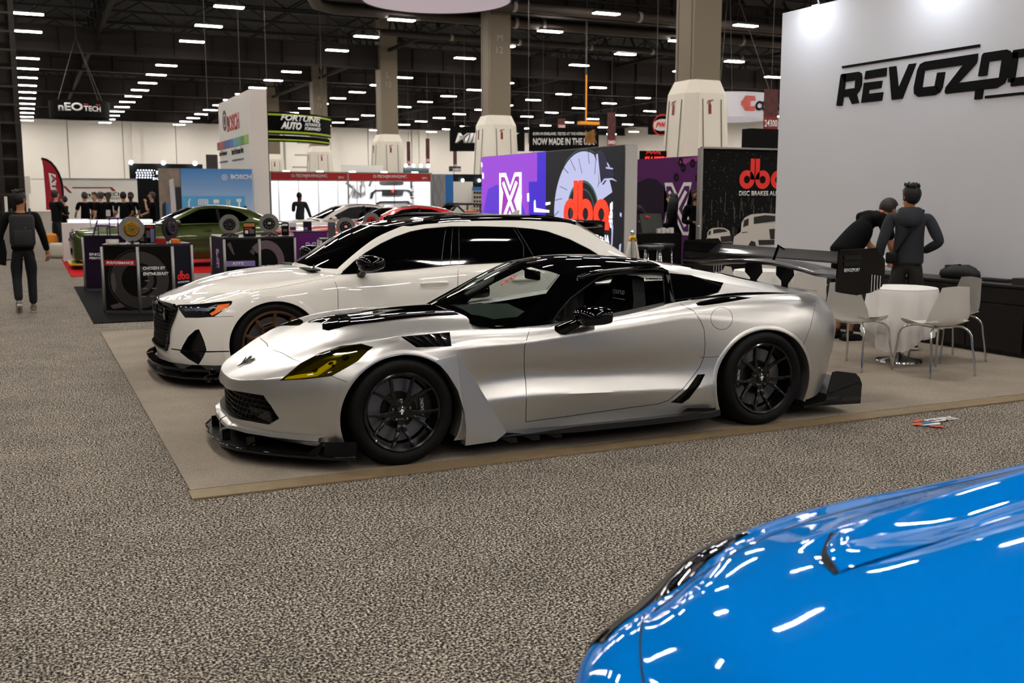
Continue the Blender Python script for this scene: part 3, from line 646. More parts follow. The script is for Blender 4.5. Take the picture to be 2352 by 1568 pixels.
# round hanging drums
def drum(u, v0, v1, D, rad, m, nm, lab, apex=None):
    c = Vector(SP(u, v0, D)); zt = c.z; zb = SP(u, v1, D)[2]; e = empty(nm, (c.x, c.y, 0), 0, lab, 'hanging sign'); mb = MB(); mb.lathe([(rad-.03, zb), (rad, zb), (rad, zt), (rad-.03, zt)], 64, closed=True); mb.obj('drum', m, e, True, .6)
    if apex:
        mb = MB()
        for k in range(4): a = PI/4+k*PI/2; mb.tube([(rad*math.cos(a), rad*math.sin(a), zt), (0, 0, apex)], .015, 5)
        mb.tube([(0, 0, apex), (0, 0, 13)], .02, 5); mb.obj('suspension_wires', CABM, e)
    return e, zb, zt
e, zb, zt = drum(182, 234, 272, 56, 1.5, BLK, 'round_hanging_sign', 'black round hanging sign with white capitals on its wires', 10.0)
dr = Vector((e.location.x, e.location.y, 0)).normalized(); rr = Vector((dr.y, -dr.x, 0)); f0 = -dr*1.54
def bend(o, R):
    """wrap lettering round a drum of radius R centred on the sign"""
    for v in o.data.vertices:
        p = v.co.copy(); s = p.dot(rr); q = p-rr*s; h_ = q.dot(-dr); a = s/R; v.co = (-dr*math.cos(a)+rr*math.sin(a))*(h_) + Vector((0, 0, p.z))
for t, x, h_, w_ in (('nEO', -1.12, .42, 1.28), ('TECH', .2, .28, .92)): bend(lettering(t, f0+rr*x+U3*(zb+.28), rr, U3, h_, WH, e, width=w_, bold=.03), 1.54)
o = MB(); strokes(o, [rect(.2, .62, 1.1, .66)], f0+U3*(zb+.0), rr, U3, .01); bend(o.obj('red_line', DBAR, e), 1.54)
e, zb, zt = drum(1668, 220, 275, 46, 1.9, mat('drum_white', 'd8d8e2', .6), 'round_hanging_sign', 'white round hanging sign with a red striped C beside the right column', 11.2)
dr = Vector((e.location.x, e.location.y, 0)).normalized(); rr = Vector((dr.y, -dr.x, 0)); f0 = -dr*1.94
mb = MB(); st = []
for k in range(9):
    z = .25+k*.07; ins = 0 if 2 < k < 6 else .06*abs(k-4); w2 = .34 if 2 < k < 6 else .62-.02*abs(k-4); st.append([(.62+ins*.7, z), (.62+ins*.7+w2-ins*.7+.1, z), (.62+ins*.7+w2-ins*.7+.14, z+.045), (.64+ins*.7, z+.045)])
strokes(mb, st, f0+U3*zb, rr, U3, .01); bend(mb.obj('striped_letter', mat('coral_red', 'd8402c', .5), e), 1.94)
bend(lettering('CUSTOM', f0+rr*1.32+U3*(zb+.27), rr, U3, .40, INK, e, width=2.2, bold=.05, shear=.1), 1.94)
# big round lamp overhead
c = SP(1003, 4, 26); e = empty('round_hanging_lamp', (c[0], c[1], c[2]), 0, 'huge round hanging lamp with a pale glowing underside at the top', 'lamp')
mb = MB(); mb.lathe([(1.80, 0), (1.83, .02), (1.83, .95), (1.80, .95)], 72, closed=True); mb.obj('drum', mat('drum_dark', '2a2927', .6), e, True, .6)
mb = MB(); mb.lathe([(0, .06), (1.80, .03)], 72); mb.obj('diffuser', mat('round_lamp_glow', 'a8a4a8', .7, emit='e6dfe6', es=.20), e, True)
mb = MB()
for k in range(3): a = k*2*PI/3; mb.tube([(1.7*math.cos(a), 1.7*math.sin(a), .95), (0, 0, 5)], .012, 5)
mb.tube([(0, 0, 5), (0, 0, 6.7)], .015, 5); mb.obj('suspension_wires', CABM, e)
# narrow aisle banners and number plates
AB = mat('banner_red_black', '4a1f1f', .6, noise=.9, nscale=6)
def aisle(u, v0, v1, D, w_, num, lab):
    c = Vector(SP(u, v0, D)); zt = c.z; zb = SP(u, v1, D)[2]; e = empty('aisle_banner', (c.x, c.y, 0), -YAW*.4, lab, 'hanging sign'); mb = MB(); mb.box((0, 0, (zt+zb)/2+.2), (w_, .03, zt-zb-.4)); mb.obj('cloth', AB, e)
    mb = MB(); mb.box((0, -.01, zb+.2), (w_, .04, .4)); mb.obj('number_band', mat('dull_red', '7c1c18', .6), e); lettering(num, (-w_*.45, -.035, zb+.08), (1, 0, 0), (0, 0, 1), .22, WH, e, width=w_*.9, bold=.02)
    mb = MB(); mb.tube([(0, 0, zt), (0, 0, 13.05)], .01, 5); mb.obj('wire', CABM, e)
aisle(1405, 258, 335, 58, .48, '24400', 'narrow red and black aisle banner between the two-line banner and the right column')
aisle(1290, 272, 296, 80, .6, '24600', 'narrow aisle banner peeping above the two-line banner')
aisle(1772, 205, 297, 34, .5, '24300', 'red and black aisle banner right next to the big white wall')
aisle(982, 318, 375, 72, .26, '24900', 'small dark aisle banner above the white back wall, right one of two')
aisle(938, 325, 380, 72, .24, '25000', 'small dark aisle banner above the white back wall, left one of two')
aisle(1045, 345, 388, 70, .24, '24800', 'small dark aisle banner below the half-hidden black banner')
e = empty('number_plate', tuple(SP(1045, 397, 66)), 0, 'dark aisle number plate reading 24800', 'hanging sign'); mb = MB(); mb.box((0, 0, .25), (.8, .04, .32)); mb.obj('plate', mat('plate_dark', '2b2f2b', .6), e); lettering('24800', (-.18, -.03, .12), (1, 0, 0), (0, 0, 1), .18, WH, e, width=.55, bold=.02)
mb = MB(); mb.tube([(0, 0, .4), (0, 0, 8)], .01, 5); mb.obj('wire', CABM, e)
mb = MB(); a_ = SP(1346, 283, 50.5); mb.tube([(a_[0], a_[1], a_[2]), (a_[0], a_[1], 7.4)], .035, 8); tag(mb.obj('hoist_chain', mat('hoist_orange', 'e08a10', .5)), 'orange-wrapped hoist chain hanging above the black two-line banner', 'chain')
mb = MB(); mb.tube([(a_[0], a_[1], 7.4), (a_[0], a_[1], 13.02)], .022, 6); tag(mb.obj('hoist_chain', CABM), 'grey upper length of chain running up from the orange hoist chain', 'chain')
for u, D, lab in ((478, 34, 'thin grey cable hanging left of the white tower'), (552, 31.5, 'thin grey cable rising from the top of the white tower'), (1214, 40, 'thin grey cable between the two central columns')):
    cable(u, 0, 210 if u == 552 else (275 if u == 478 else 330), D, .012, CABM, lab)
# ================================================================== shared car pieces
CARG = mat('gloss_black', '030304', .3, 0, .8, spec=0); CARB = mat('black_rubber', '050505', .7, spec=.25); DARKIN = mat('dark_interior', '0b0b0c', .6, noise=.3)
CHROME = mat('chrome', 'd8d8da', .12, 1.0); TYRE = mat('tyre_rubber', '070707', .6, noise=.2, nscale=60, bump=.1, spec=.2); DISC = mat('brake_disc_steel', '77777c', .35, .9, noise=.15, nscale=25)
WHITEP = mat('white_print', 'e8e8e8', .5)
def carbon():
    m, nt, b = _mat('carbon_fibre'); N = nt.nodes.new; L = nt.links.new
    tc = N('ShaderNodeTexCoord'); wv = N('ShaderNodeTexWave'); wv.inputs['Scale'].default_value = 90; wv.bands_direction = 'DIAGONAL'
    L(tc.outputs['Object'], wv.inputs['Vector']); r = N('ShaderNodeValToRGB'); r.color_ramp.elements[0].color = (.004, .004, .0045, 1); r.color_ramp.elements[1].color = (.02, .02, .021, 1)
    L(wv.outputs['Color'], r.inputs[0]); L(r.outputs[0], b.inputs['Base Color']); b.inputs['Roughness'].default_value = .4; b.inputs['Specular IOR Level'].default_value = .1; b.inputs['Coat Weight'].default_value = .45; b.inputs['Coat Roughness'].default_value = .05
    return m
CARBON = carbon()
def glassmat(name, tint, refl=.1, rough=.0):
    m = bpy.data.materials.new(name); m.use_nodes = True; nt = m.node_tree; N = nt.nodes.new; L = nt.links.new; nt.nodes.remove(nt.nodes['Principled BSDF'])
    out = nt.nodes['Material Output']; t = N('ShaderNodeBsdfTransparent'); t.inputs[0].default_value = srgb(tint); g = N('ShaderNodeBsdfGlossy'); g.inputs['Roughness'].default_value = rough; g.inputs[0].default_value = (1, 1, 1, 1)
    f = N('ShaderNodeFresnel'); f.inputs[0].default_value = 1.5; mx = N('ShaderNodeMixShader'); L(f.outputs[0], mx.inputs[0]); L(t.outputs[0], mx.inputs[1]); L(g.outputs[0], mx.inputs[2])
    tc = N('ShaderNodeTexCoord'); nz = N('ShaderNodeTexNoise'); nz.inputs['Scale'].default_value = 3; L(tc.outputs['Object'], nz.inputs[0]); mr = N('ShaderNodeMapRange'); mr.inputs[3].default_value = rough; mr.inputs[4].default_value = rough+.01
    L(nz.outputs[0], mr.inputs[0]); L(mr.outputs[0], g.inputs['Roughness'])
    L(mx.outputs[0], out.inputs[0]); return m
CLEARG = glassmat('windscreen_glass', 'c4ccc8'); TINTG = glassmat('tinted_glass', '1c1e20'); DARKG = glassmat('dark_privacy_glass', '0c0d0f'); SMOKEY = glassmat('yellow_smoked_lens', 'c8bf50')
def tyre_prof(R, rr, hw):
    """section of a tyre: R outer radius, rr bead radius, hw half width"""
    return [(rr, -hw*.86), (rr+.012, -hw*.93), ((R+rr)/2, -hw), (R-.028, -hw*.97), (R-.010, -hw*.90), (R-.002, -hw*.78), (R, -hw*.5), (R, hw*.5), (R-.002, hw*.78), (R-.010, hw*.90), (R-.028, hw*.97), ((R+rr)/2, hw), (rr+.012, hw*.93), (rr, hw*.86)]
def wheel(parent, x, y, R, hw, rr, kind, M, side=-1):
    """y = lateral place of the wheel's outer face; outer face looks to side (-1 near)"""
    e = empty('wheel', (x, y-side*hw, R), 0 if side < 0 else PI); e.parent = parent
    mb = MB(); mb.lathe(tyre_prof(R, rr, hw), 72, axis='y')
    for k in range(-1, 2): mb.lathe([(R+.0008, hw*.28*k-.004), (R-.006, hw*.28*k), (R+.0008, hw*.28*k+.004)], 72, axis='y', mi=0)
    mb.obj('tyre', TYRE, e, True, .9)
    f = -hw*.86                                             # plane of the outer rim
    mb = MB(); mb.lathe([(rr+.004, f-.004), (rr-.004, f-.012), (rr-.016, f-.006), (rr-.022, f+.02), (rr-.034, f+.05), (rr-.038, hw*.7), (rr-.004, hw*.86), (rr+.004, hw*.86)], 72, axis='y')
    rim = mb.obj('rim', M['rim'], e, True, .7)
    sp = MB(); ri = rr-.018
    def P(r, a, d): return Vector((r*math.sin(a), d, r*math.cos(a)))
    if kind == 'ten':
        for k in range(5):
            a = 2*PI*k/5+M.get('phase', 0)
            for s in (-1, 1):
                pts = [(.045, a+s*.10, f+.045), (.085, a+s*.15, f+.040), (.13, a+s*.19, f+.030), (.19, a+s*.27, f+.014), (ri, a+s*.31, f+.002)]
                wd = [.030, .026, .021, .018, .020]
                for (p, q, w0) in zip(pts, pts[1:], wd): sp.bar(P(*p), P(q[0]+.004, q[1], q[2]), w0, .028, up=(0, 1, 0), bevel=.004)
            sp.bar(P(.03, a, f+.05), P(.115, a, f+.043), .05, .022, up=(0, 1, 0), bevel=.005)
    else:
        for k in range(5):
            a = 2*PI*k/5+M.get('phase', 0)
            sp.bar(P(.03, a, f+.05), P(.135, a, f+.03), .042, .03, up=(0, 1, 0), bevel=.005)
            for s in (-1, 1):
                pts = [(.125, a, f+.032), (.18, a+s*.33, f+.016), (ri, a+s*.30, f+.002)]
                for p, q in zip(pts, pts[1:]): sp.bar(P(*p), P(*q), .026, .026, up=(0, 1, 0), bevel=.004)
                sp.bar(P(.18, a+s*.33, f+.016), P(.188, a+s*(2*PI/5-.33), f+.016), .02, .022, up=(0, 1, 0), bevel=.003)
    sp.lathe([(0, f+.03), (.05, f+.034), (.075, f+.045), (.078, f+.075)], 32, axis='y'); sp.obj('spokes', M['rim'], rim, True, .6)
    mb = MB(); mb.lathe([(0, f+.018), (.024, f+.018), (.031, f+.022), (.033, f+.04)], 32, axis='y'); cap = mb.obj('centre_cap', M['rim'], rim, True, .5)
    if kind == 'ten':
        mb = MB()
        for s in (-1, 1):
            mb.bar(P(.016, s*1.2-.2, f+.016), P(.016, s*1.2+PI*.62, f+.016), .004, .002, up=(0, 1, 0)); mb.bar(P(.017, s*.2, f+.016), P(.017, PI-s*.2, f+.016), .004, .002, up=(0, 1, 0))
        mb.obj('cap_emblem', WHITEP, rim)
    for k in range(5):
        a = 2*PI*(k+.5)/5+M.get('phase', 0); mb = MB(); c = P(.057, a, 0)
        mb.lathe([(0, f+.014), (.007, f+.016), (.0095, f+.022), (.0095, f+.045)], 10, c=(c.x, 0, c.z), axis='y'); mb.obj('lug_nut', M.get('nut', CHROME), rim, True, .6)
    mb = MB(); dR = rr*.80; mb.lathe([(dR*.60, f+.085), (dR, f+.085), (dR, f+.112), (dR*.60, f+.112)], 48, axis='y', closed=True); mb.obj('brake_disc', DISC, e, True, .5)
    mb = MB(); mb.lathe([(0, f+.078), (dR*.58, f+.078), (dR*.6, f+.086), (dR*.6, f+.11)], 32, axis='y')
    for k in range(10):
        c = P(dR*.55, 2*PI*k/10, 0); mb.lathe([(0, f+.072), (.006, f+.073), (.006, f+.08)], 8, c=(c.x, 0, c.z), axis='y')
    mb.obj('disc_hat', mat('bronze_hat', '2c241d', .4, .8), e, True, .5)
    ca = M.get('caliper_at', 1.45); mb = MB(); pr = []
    for i in range(11):
        a = ca-.42+.84*i/10; pr.append((P(dR*.66, a, f+.06), P(dR*1.06, a, f+.06), P(dR*1.06, a, f+.135), P(dR*.66, a, f+.135)))
    mb.grid(pr, closed_u=True); bmesh.ops.holes_fill(mb.bm, edges=[x for x in mb.bm.edges if len(x.link_faces) == 1]); cal = mb.obj('brake_caliper', M['caliper'], e)
    if M.get('caltext'):
        c = P(dR*.86, ca, f+.058); t = P(1, ca+PI/2, 0); t = -t if ca > 0 else t
        lettering(M['caltext'], c-t*.055-P(.012, ca, 0), t, Vector((0, -1, 0)).cross(t), .02, WHITEP, cal, width=.11, depth=.002, shear=.2)
    return e

# ================================================================== silver coupe
def silver_coupe():
    th = math.radians(-.44); ey = Vector((-math.sin(th), math.cos(th), 0)); loc = Vector((1.988, 5.811, .003))+ey*.94
    root = empty('sports_car', loc, th, 'satin silver wide-bodied coupe with black roof, big rear wing and yellow-tinted headlights', 'car')
    M = Matrix.Translation(loc) @ Matrix.Rotation(th, 4, 'Z'); V = View('photo', M); S = View('side'); F = View('front')
    P = mat('satin_silver', 'cbcac8', .33, .93)
    rows = [
     [(-.84,0,.16),(-.81,.3,.15),(-.74,.5,.15),(-.61,.70,.145),(-.46,.86,.14),(-.25,.94,.14),(0,.95,.13),(.25,.95,.12),(.5,.93,.115),(.85,.90,.12),(1.3,.90,.125),(1.75,.91,.13),(2.1,.93,.13),(2.4,.96,.13),(2.7,.97,.13),(3.0,.96,.14),(3.17,.93,.155),(3.30,.85,.17),(3.44,.65,.22),(3.51,.35,.25),(3.53,0,.25)],
     [(-.885,0,.19),(-.865,.31,.175),(-.79,.5,.185),(-.65,.70,.195),(-.475,.87,.215),(-.25,.965,.22),(0,.975,.2),(.25,.97,.19),(.5,.93,.185),(.85,.908,.19),(1.3,.905,.19),(1.75,.917,.19),(2.1,.945,.2),(2.4,.98,.22),(2.7,.985,.23),(3.0,.975,.25),(3.2,.935,.26),(3.35,.85,.27),(3.5,.65,.3),(3.59,.35,.31),(3.62,0,.31)],
     [(-.90,0,.28),(-.878,.31,.28),(-.80,.5,.29),(-.655,.71,.31),(-.47,.88,.33),(-.25,.972,.34),(0,.985,.33),(.25,.98,.33),(.5,.932,.345),(.85,.932,.355),(1.3,.934,.338),(1.75,.94,.318),(2.1,.955,.305),(2.4,.985,.33),(2.7,.99,.34),(3.0,.98,.36),(3.22,.94,.38),(3.38,.85,.4),(3.54,.65,.41),(3.61,.35,.42),(3.64,0,.42)],
     [(-.905,0,.36),(-.88,.31,.36),(-.80,.5,.375),(-.66,.715,.39),(-.47,.885,.42),(-.25,.975,.45),(0,.988,.45),(.25,.985,.45),(.5,.898,.46),(.85,.882,.47),(1.3,.882,.455),(1.75,.892,.445),(2.1,.92,.44),(2.4,.97,.46),(2.7,.99,.46),(3.0,.98,.48),(3.24,.94,.5),(3.41,.85,.51),(3.57,.65,.52),(3.65,.35,.53),(3.67,0,.53)],
     [(-.90,0,.42),(-.875,.31,.43),(-.79,.5,.445),(-.645,.715,.47),(-.46,.88,.51),(-.24,.968,.57),(0,.985,.60),(.25,.975,.60),(.5,.915,.60),(.85,.905,.60),(1.3,.915,.60),(1.75,.922,.61),(2.1,.928,.61),(2.4,.955,.61),(2.7,.982,.62),(3.0,.975,.63),(3.25,.935,.64),(3.42,.85,.65),(3.60,.65,.66),(3.67,.35,.66),(3.69,0,.66)],
     [(-.885,0,.47),(-.86,.31,.485),(-.775,.5,.51),(-.62,.70,.55),(-.445,.86,.59),(-.22,.945,.655),(0,.962,.69),(.25,.955,.70),(.5,.925,.69),(.85,.918,.70),(1.3,.915,.745),(1.75,.907,.79),(2.1,.902,.82),(2.4,.925,.78),(2.7,.955,.745),(3.0,.95,.75),(3.23,.915,.76),(3.40,.83,.77),(3.57,.63,.775),(3.65,.35,.78),(3.67,0,.78)],
     [(-.83,0,.50),(-.81,.30,.515),(-.72,.48,.545),(-.57,.67,.60),(-.41,.80,.645),(-.19,.87,.71),(0,.895,.74),(.25,.89,.75),(.5,.88,.75),(.85,.87,.752),(1.3,.875,.79),(1.75,.858,.835),(2.1,.85,.865),(2.4,.865,.865),(2.7,.89,.855),(3.0,.885,.855),(3.2,.86,.855),(3.35,.78,.855),(3.51,.59,.855),(3.58,.33,.855),(3.60,0,.855)],
     [(-.77,0,.535),(-.745,.28,.55),(-.66,.45,.58),(-.52,.62,.635),(-.36,.71,.70),(-.15,.77,.745),(.02,.79,.77),(.25,.79,.785),(.5,.79,.785),(.85,.79,.778),(1.3,.80,.80),(1.75,.79,.85),(2.1,.775,.893),(2.4,.775,.91),(2.7,.79,.912),(3.0,.78,.905),(3.18,.75,.898),(3.32,.68,.892),(3.46,.52,.888),(3.53,.3,.888),(3.55,0,.888)]]
    rows = [[(x, -h, z) for x, h, z in r] for r in rows]
    nc, nr = 7, 6
    G = patch(rows, nr, nc, rb=(2, 5), cb=())
    R7 = rows[-1]; g7 = G[-1]
    hood = [[(-.60,0,.625),(-.585,.25,.62),(-.50,.47,.645)], [(-.40,0,.715),(-.385,.28,.71),(-.32,.5,.69)], [(-.22,0,.785),(-.205,.31,.772),(-.14,.50,.715)],
            [(.08,0,.818),(.09,.34,.800),(.16,.52,.735)], [(.35,0,.835),(.36,.37,.818),(.42,.56,.745)], [(.64,0,.846),(.66,.42,.825),(.72,.62,.765)]]
    hood = [R7[0:4]]+[[(x, -h, z) for x, h, z in r]+[R7[4+i]] for i, r in enumerate(hood)]
    H = patch(hood, nc, nc); H = fit_edges(H, last_col=g7[3*nc:9*nc+1]); H = fit_edges(H, first_row=g7[0:3*nc+1])
    deck = [(.85,.60,.765),(1.3,.66,.79),(1.75,.66,.84),(2.1,.64,.885),(2.4,.62,.905),(2.7,.6,.915),(3.0,.58,.915),(3.14,.55,.91),(3.24,.5,.907),(3.34,.36,.905),(3.38,.2,.905),(3.40,0,.905)]
    D = patch([R7[9:], [(x, -h, z) for x, h, z in deck]], 4, nc); D = fit_edges(D, first_row=g7[9*nc:])
    mb = MB(); mb.grid(G); mb.grid(H); mb.grid(D); mb.doubles(.0006); bm = mb.bm
    bmesh.ops.recalc_face_normals(bm, faces=bm.faces)
    c0 = max(bm.faces, key=lambda f: -f.calc_center_median().y)
    if c0.normal.y > 0: bmesh.ops.reverse_faces(bm, faces=bm.faces)
    T = bvh(bm)
    near = lambda c: c.y < -.4
    anyf = lambda c: True
    # wheel arches
    def arc(cx, cz, rx, rz, a0=-.55, a1=PI+.55, n=44): return [(cx+rx*math.cos(a0+(a1-a0)*i/n), cz+rz*math.sin(a0+(a1-a0)*i/n)) for i in range(n+1)]
    fa = arc(0.0, .305, .383, .375); ra = arc(2.69, .31, .41, .378)
    outer = lambda c: c.y < -.60
    for a in (fa, ra):
        pl = [(a[0][0], .02)]+a+[(a[-1][0], .02)]
        cut(bm, S, pl, outer); bmesh.ops.delete(bm, geom=pick(bm, S, pl, outer), context='FACES')
    parts = []                                                                      # (name, bmesh, material)
    # headlight
    hl = [(642,874),(690,834),(735,810),(783,794),(830,789),(858,797),(845,806),(822,829),(790,848),(760,864),(700,871)]
    tst = lambda c: c.y < -.35 and c.x < .3
    cut(bm, V, hl, tst); q = take(bm, pick(bm, V, hl, tst)); parts.append(('headlight', q))
    # grille mouth
    gr = [(.0,.405),(-.12,.402),(-.376,.422),(-.57,.425),(-.63,.37),(-.672,.295),(-.606,.25),(-.476,.25),(-.178,.235),(0,.232)]
    gt = lambda c: c.x < -.4
    cut(bm, F, gr, gt); q = take(bm, pick(bm, F, gr, gt)); parts.append(('grille', q))
    # fender louvre
    lv = crop(440, 560, 2.904, [(1395,618),(1500,690),(1735,682),(1722,588)])
    tl = lambda c: c.y < -.45 and -.1 < c.x < .7
    cut(bm, V, lv, tl); q = take(bm, pick(bm, V, lv, tl)); parts.append(('louvre', q))
    # black bonnet vent, both halves alike
    hv = [(-.24,0),(-.265,-.10),(-.29,-.20),(-.27,-.27),(-.20,-.295),(.10,-.31),(.40,-.335),(.60,-.36),(.62,0)]
    Tp = View('top'); tv = lambda c: c.z > .5 and c.x < 1 and c.y > -.55
    cut(bm, Tp, hv, tv, closed=True); q = take(bm, pick(bm, Tp, hv, tv)); parts.append(('bonnet_vent', q))
    # shoulder intake behind the quarter window
    qv = crop(1140, 540, 2.8, [(1283,437),(1310,425),(1460,394),(1540,392),(1642,402),(1560,418),(1430,440),(1330,453),(1295,452)])
    tq = lambda c: c.y < -.5 and c.x > 1.8
    cut(bm, V, qv, tq); q = take(bm, pick(bm, V, qv, tq)); parts.append(('shoulder_intake', q))
    # side scoop ahead of the rear wheel
    ss = crop(1140, 540, 2.8, [(1120,1075),(1150,1055),(1230,985),(1295,895),(1343,893),(1310,960),(1240,1050),(1195,1082)])
    ts = lambda c: c.y < -.7 and 1.5 < c.x < 2.5
    cut(bm, V, ss, ts); q = take(bm, pick(bm, V, ss, ts)); parts.append(('side_scoop', q))
    # door
    dl = crop(1140, 540, 2.8, [(222,583),(200,650),(181,720),(178,850),(190,960),(194,1030),(189,1200),(500,1158),(880,1105),(1040,1085),(1110,1060),(1210,975),(1270,900),(1310,845),(1335,780),(1343,700),(1335,600),(1310,545),(1268,485),(1180,440),(1080,456),(700,545),(360,575)])
    td = lambda c: c.y < -.68 and .6 < c.x < 2.4
    cut(bm, V, dl, td); door = take(bm, pick(bm, V, dl, td))
    # tail lamp panel seam is drawn; rest is the shell
    body = dupe(bm); bmesh.ops.delete(bm, geom=bm.faces[:], context='FACES')
    sym(body); bmobj('body_shell', body, P, root, True, .75)
    for s in (0, 1):
        d = dupe(door) if s == 0 else mirror_bm(door); walls(d, None, (0, .03 if s == 0 else -.03, 0)); dr = bmobj('door', d, P, root, True, .75)
    for nm, q in parts:
        for s in (0, 1):
            if s == 1 and nm in ('grille', 'bonnet_vent'): continue
            b = dupe(q)
            if s: b = mirror_bm(b)
            if nm == 'headlight':
                wl = rim(b, .035); hb = dupe(b); push(hb, .035); join_bm(hb, wl); o = bmobj('headlight', hb, mat('headlight_bowl', '5c5820', .25, .3), root, True, .6)
                yl = dupe(b); push(yl, .016)
                bar = crop(440, 560, 2.904, [(595,903),(640,886),(700,873),(800,858),(832,843),(925,780),(963,777),(956,792),(860,858),(818,881),(700,895)])
                if s == 0:
                    cut(yl, V, bar, anyf); keep = set(pick(yl, V, bar, anyf)); bmesh.ops.delete(yl, geom=[f for f in yl.faces if f not in keep], context='FACES'); ylk = dupe(yl)
                else: yl.free(); yl = mirror_bm(ylk)
                walls(yl, .012); bmobj('light_strip', yl, mat('yellow_light_strip', 'c8b800', .35, emit='c8b400', es=.25), o, True, .6)
                cen = [(700,845),(760,826)] if s == 0 else []
                for u_, v_ in [(722,846),(758,829),(790,812)]:
                    h = hit(T, V, u_, v_)
                    if h[0] is not None:
                        c = h[0]-h[1]*.028
                        if s: c = Vector((c.x, -c.y, c.z))
                        m2 = MB(); m2.ball(c, .022, (1, 1, .8), 14); m2.obj('projector_lens', mat('lamp_glass_olive', '3a3c14', .08, .4), o, True)
                push(b, .003); bmobj('lens', b, SMOKEY, o, True)
            elif nm == 'grille':
                g = dupe(b); sym(g); wl = rim(g, None, (.09, 0, 0)); bk = dupe(g); shove(bk, (.09, 0, 0)); bmobj('grille_backing', bk, mat('void_black', '030303', .8), root)
                bmobj('grille_surround', wl, mat('grille_black', '0a0a0a', .35), root, True, .6); g.free()
                TT = bvh(dupe(q)); mg = MB(); zz = [.27,.305,.34,.375]
                def gp(y, z):
                    h = TT.ray_cast(Vector((-3, -abs(y), z)), Vector((1, 0, 0)))
                    return None if h[0] is None else Vector((h[0].x+.04, y, z))
                for i in range(-13, 14):                                               # slanted cell walls
                    for k in range(5):
                        y0 = i*.05+(.025 if k % 2 else 0); a = gp(y0, .25+k*.034); c = gp(y0+(.022 if i*1 >= 0 else -.022), .25+(k+1)*.034)
                        if a and c and abs(a.x-c.x) < .1: mg.bar(a, c, .004, .012, up=(1, 0, 0))
                for k in range(6):
                    pts = [gp(y*.02, .25+k*.034) for y in range(-33, 34)]; pts = [p for p in pts if p]
                    for a, c in zip(pts, pts[1:]):
                        if (a-c).length < .08: mg.bar(a, c, .004, .012, up=(1, 0, 0))
                mg.obj('grille_mesh', mat('grille_black', '0a0a0a', .35), root)
                for sg in (-1, 1):
                    m3 = MB(); m3.prism([(-.80, sg*.40, .245), (-.72, sg*.62, .25), (-.73, sg*.60, .33), (-.81, sg*.42, .335)], (.01, 0, 0)); m3.obj('corner_duct', CARG, root)
            elif nm == 'bonnet_vent':
                g = dupe(b); sym(g); bmesh.ops.translate(g, verts=g.verts, vec=(0, 0, .004)); walls(g, None, (0, 0, -.02)); bv = bmobj('bonnet_insert', g, CARG, root, True, .6)
            elif nm == 'louvre':
                wl = rim(b, .03); bk = dupe(b); push(bk, .03); join_bm(bk, wl); o = bmobj('fender_louvre', bk, mat('void_black', '030303', .8), root)
                if s == 0:
                    L4 = lv
                    def qq(a, b_):                                                       # point inside the opening, a along, b_ down
                        t0 = (L4[0][0]+(L4[3][0]-L4[0][0])*a, L4[0][1]+(L4[3][1]-L4[0][1])*a); t1 = (L4[1][0]+(L4[2][0]-L4[1][0])*a, L4[1][1]+(L4[2][1]-L4[1][1])*a)
                        h = hit(T, V, t0[0]+(t1[0]-t0[0])*b_, t0[1]+(t1[1]-t0[1])*b_); return h[0], h[1]
                    lf = []
                    for k in range(5):
                        a0 = .08+k*.185; pts = []
                        for b_ in (0.04, .28, .52, .76, .98):
                            p, n = qq(min(a0+.16-.05*abs(b_-.5), .99), b_); r_, n2 = qq(max(a0-.06+.10*b_, .01), b_)
                            if p and r_: pts.append((r_+n2*.006, p-n*.018))
                        lf.append(pts)
                for pts in lf:
                    m3 = MB(); m3.grid([[Vector((p.x, -p.y if s else p.y, p.z)) for p in pr] for pr in pts]); bmesh.ops.solidify(m3.bm, geom=m3.bm.faces[:], thickness=.003)
                    m3.obj('louvre_blade', CARBON, o, True, .5)
            else:
                if nm == 'side_scoop': wl = rim(b, None, (0.03, .06 if not s else -.06, 0)); bk = dupe(b); shove(bk, (0.03, .06 if not s else -.06, 0))
                else: wl = rim(b, .03); bk = dupe(b); push(bk, .028)
                join_bm(bk, wl); o = bmobj(nm, bk, mat('grille_black', '0a0a0a', .35), root, True, .6)
                if nm == 'shoulder_intake': m3 = dupe(b); push(m3, .008); bmobj('intake_blade', m3, CARG, o, True)
                if nm == 'side_scoop':
                    m3 = MB(); a = hit(T, V, 1140+1165/2.8, 540+1068/2.8)[0]; c = hit(T, V, 1140+1318/2.8, 540+900/2.8)[0]
                    if a and c:
                        sg = -1 if not s else 1; a = Vector((a.x, sg*abs(a.y)-sg*.012, a.z)); c = Vector((c.x, sg*abs(c.y)-sg*.012, c.z)); m3.bar(a, c, .03, .01, up=(0, 1, 0), bevel=.002); m3.obj('scoop_fin', CARG, o)
    # seams
    G1 = mat('panel_gap_black', '020202', .9)
    sl = lambda pts, r=.0024, both=True: line_on(T, V, pts, r, G1, root, 'panel_seam', both)
    sl(dl[:7]+[dl[6]]); sl(dl[6:13]); sl(dl[12:20])
    sl(crop(440, 560, 2.904, [(720,785),(680,770),(600,725),(545,708),(520,690),(518,670)]), .0022)
    sl(crop(450, 820, 5.6, [(1665,205),(1860,290),(2045,350)]), .0018)
    sl(crop(1140, 540, 2.8, [(2053,395),(2045,480),(2020,590),(1985,680),(1975,705)]), .0018)
    sl(crop(1140, 540, 2.8, [(1190,450),(1215,465),(1268,485)]), .0015)
    sl(crop(1140, 540, 2.8, [(1310,785),(1400,782),(1480,780)]), .0016)
    c_ = (1449, 535); circ = [(1140+(1449+70*math.cos(a*PI/14))/2.8, 540+(535+72*math.sin(a*PI/14))/2.8) for a in range(29)]
    sl(circ, .0018, False)
